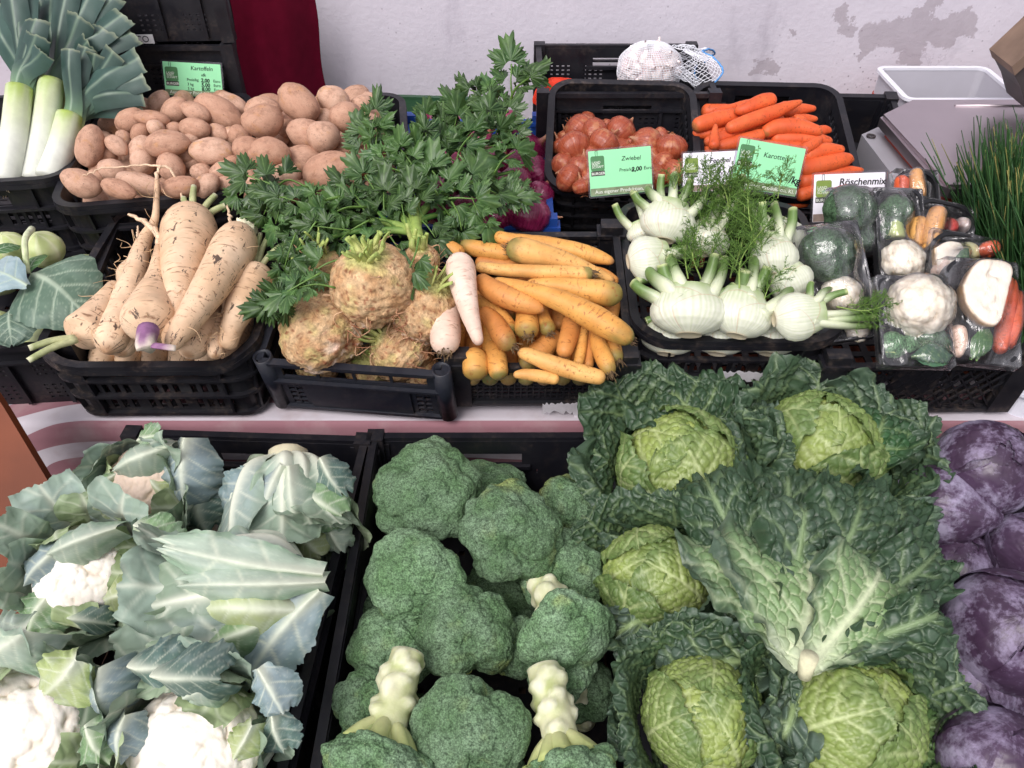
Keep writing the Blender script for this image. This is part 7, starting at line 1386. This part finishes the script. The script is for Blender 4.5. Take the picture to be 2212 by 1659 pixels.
ts = thing('weighing_scale', 'steel-topped shop scale with grey housing behind the wrapped vegetables', 'scale', Matrix.Translation((1.05, 1.56, TABLE_Z)))
oz = TABLE_Z
V, F = prism([(-.225, -.20), (.30, -.20), (.30, .20), (-.14, .20), (-.235, .12)], PZ-oz-.004, PZ-oz+.003); obj('pan', mesh('pan', V, F, steel, smooth=False), ts)
lpz = [(-.236, -.185), (-.22, -.204), (.302, -.204), (.302, .204), (-.138, .204), (-.240, .121)]; V, F = prism(lpz, PZ-oz-.024, PZ-oz-.0045); obj('pan_edge', mesh('pan_edge', V, F, steel, smooth=False), ts)
for (x0, x1, y) in ((-.06, .28, .165), (-.15, .28, -.165)): V, F, *_ = tube(np.array([[x0, y, PZ-oz+.0035], [(x0+x1)/2, y, PZ-oz+.0035], [x1, y, PZ-oz+.0035]]), .0035, 8); obj('pan_ridge', mesh('pan_ridge', V, F, steel), ts)
V, F = prism([(-.215, -.185), (.29, -.185), (.29, .19), (-.13, .19), (-.22, .115)], PZ-oz-.046, PZ-oz-.0245); obj('reflection_strip', mesh('reflection_strip', V, F, redp, smooth=False), ts)  # red reflection between pan and housing, put in as a coloured strip
V, F = prism([(-.265, -.215), (.31, -.215), (.31, .22), (-.15, .22), (-.265, .13)], .0, PZ-oz-.048); obj('housing', mesh('housing', V, F, hous, smooth=False), ts)
V, F = ring(.006, .010, 0, .003, 14); obj('foot_screw', mesh('foot_screw', V, F, darkb), ts, Matrix.Translation((-.25, .115, PZ-oz-.046)))
tb_ = thing('storage_bin', 'grey plastic bin with white rim standing behind the scale', 'bin', Matrix.Translation((1.065, 1.925, TABLE_Z))); bh = CAM_Z-.745-TABLE_Z; lp = Loop(.27, .20, .02)
V, F = band(lp, -.004, 0, 0, bh-.003); obj('wall', mesh('wall', V, F, binm, smooth=False), tb_); V, F = band(lp, -.005, .008, bh-.0028, bh+.004); obj('rim', mesh('rim', V, F, rimw, smooth=False), tb_); V, F = roundrect(.26, .19, .02, .001, .006); obj('base', mesh('base', V, F, binm, smooth=False), tb_)
V, F = band(lp, .0005, .003, .02, bh*.78); obj('sleeve', mesh('sleeve', V, F, redp, smooth=False), tb_)
td = thing('scale_display', 'dark sloping display head of the scale with a brown top edge', 'display', Matrix.Translation(Vector(at_y(2230, 150, 1.63))))
o0 = at_y(2230, 150, 1.63); pol = [at_y(q[0]+45, q[1]+30, 1.63)-o0 for q in ((2146, 132), (2240, 45), (2420, 40), (2420, 215), (2172, 206), (2160, 160))]; P2d = [(a[0], a[2]) for a in pol]; V, F = prism(P2d, 0, .09); V = V[:, [0, 2, 1]]; obj('housing', mesh('housing', V, [f[:, ::-1] for f in F], darkb, smooth=False), td)
pol = [at_y(q[0]+45, q[1]+30, 1.63)-o0 for q in ((2138, 112), (2236, 22), (2420, 18), (2420, 38), (2242, 43), (2144, 131))]; V, F = prism([(a[0], a[2]) for a in pol], -.006, .097); V = V[:, [0, 2, 1]]; obj('top_edge', mesh('top_edge', V, [f[:, ::-1] for f in F], brnb, smooth=False), td)
V, F, *_ = tube(np.array([[.15, .05, -.05], [.15, .05, -.3], [.15, .05, TABLE_Z-o0[2]]]), .016, 12); obj('post', mesh('post', V, F, darkb), td)

# ---------------------------------------------------------------- brown board and woven basket beside the cauliflowers
brd = plain('brown_board', lin(112, 56, 30), .6, .3, .22, 7, .15, 60)
Q = [at_d(-120, 690, 1.22), at_d(8, 880, 1.22), at_d(140, 1100, 1.215), at_d(20, 1440, 1.20), at_d(-260, 1440, 1.20)]; nrm = unit(np.cross(Q[1]-Q[0], Q[4]-Q[0])); nrm = nrm if np.dot(nrm, CF) > 0 else -nrm; c0 = np.mean(Q, 0)
V = np.vstack([np.array(Q)-c0, np.array(Q)-c0+nrm*.018]); i = np.arange(5); i2 = (i+1) % 5; tag(obj('wooden_board', mesh('wooden_board', V, [np.stack([i, i2, i2+5, i+5], -1), i[None, :], (i+5)[None, ::-1]], brd, smooth=False), None, Matrix.Translation(Vector(c0))), 'red-brown wooden board leaning at the cauliflower crate', 'board')
bk = at_z(232, 1088, BENCH_Z+.05); tk = thing('woven_basket', 'small round brown woven basket between the striped cloth and the cauliflowers', 'basket', Matrix.Translation((bk[0], bk[1], BENCH_Z))); bwm = plain('basket_cane', lin(112, 66, 50), .6, .3, .3, 60, .2, 200)
th = np.linspace(0, 2*math.pi, 49)
for k in range(7):
    r_ = .062 + .003*k; P = np.column_stack([(r_+.0016*np.sin(th*12+k*math.pi))*np.cos(th), (r_+.0016*np.sin(th*12+k*math.pi))*np.sin(th), np.full(49, .004+.0068*k)]); V, F, *_ = tube(P, .0036, 6, False); obj('weave', mesh('weave', V, F, bwm), tk)
V, F, *_ = tube(np.column_stack([.084*np.cos(th), .084*np.sin(th), np.full(49, .052)]), .0065, 8, False); obj('rim', mesh('rim', V, F, bwm), tk)
for k in range(15):
    y = -.066 + .0094*k; x = math.sqrt(max(1e-4, .066**2-y*y)); V, F, *_ = tube(np.array([[-x, y, .036], [0, y, .034], [x, y, .036]]), .0040, 6); obj('cane', mesh('cane', V, F, bwm), tk)

# ---------------------------------------------------------------- torn paper labels left on two crates
papm = plain('torn_paper', lin(222, 220, 224), .7, .2, .08, 60)
def torn(C, dx0, dx1, dy0, dy1, seed, parent):
    f = np.array(C.rim - C.y*(C.d/2+.0085)); n = C.y
    pl = lambda a, b: CAMP + ray(a, b)*(np.dot(f-CAMP, n)/np.dot(ray(a, b), n)); rr = np.random.default_rng(seed); m = 18; xs = np.linspace(dx0, dx1, m); top = [pl(x, dy0 + rr.uniform(0, 7)) for x in xs]; bot = [pl(x, dy1 - rr.uniform(0, 9) + (12 if i > m-4 else 0)) for i, x in enumerate(xs)]
    V = np.vstack([np.array(top), np.array(bot)]); Mi = parent.matrix_world.inverted(); V = np.array([np.array(Mi @ Vector(v)) for v in V]); i = np.arange(m-1); obj('paper_remnant', mesh('paper_remnant', V, np.stack([i+m, i+1+m, i+1, i], -1), papm, smooth=False), parent)
bpy.context.view_layer.update()
for o in list(bpy.data.objects):
    if o.get('label', '') == 'low black mesh crate full of yellow carrots': torn(C_car, 1172, 1250, 868, 896, 1, o)
    if o.get('label', '') == 'black ribbed harvest crate full of fennel': torn(C_fen, 1562, 1648, 800, 826, 2, o)
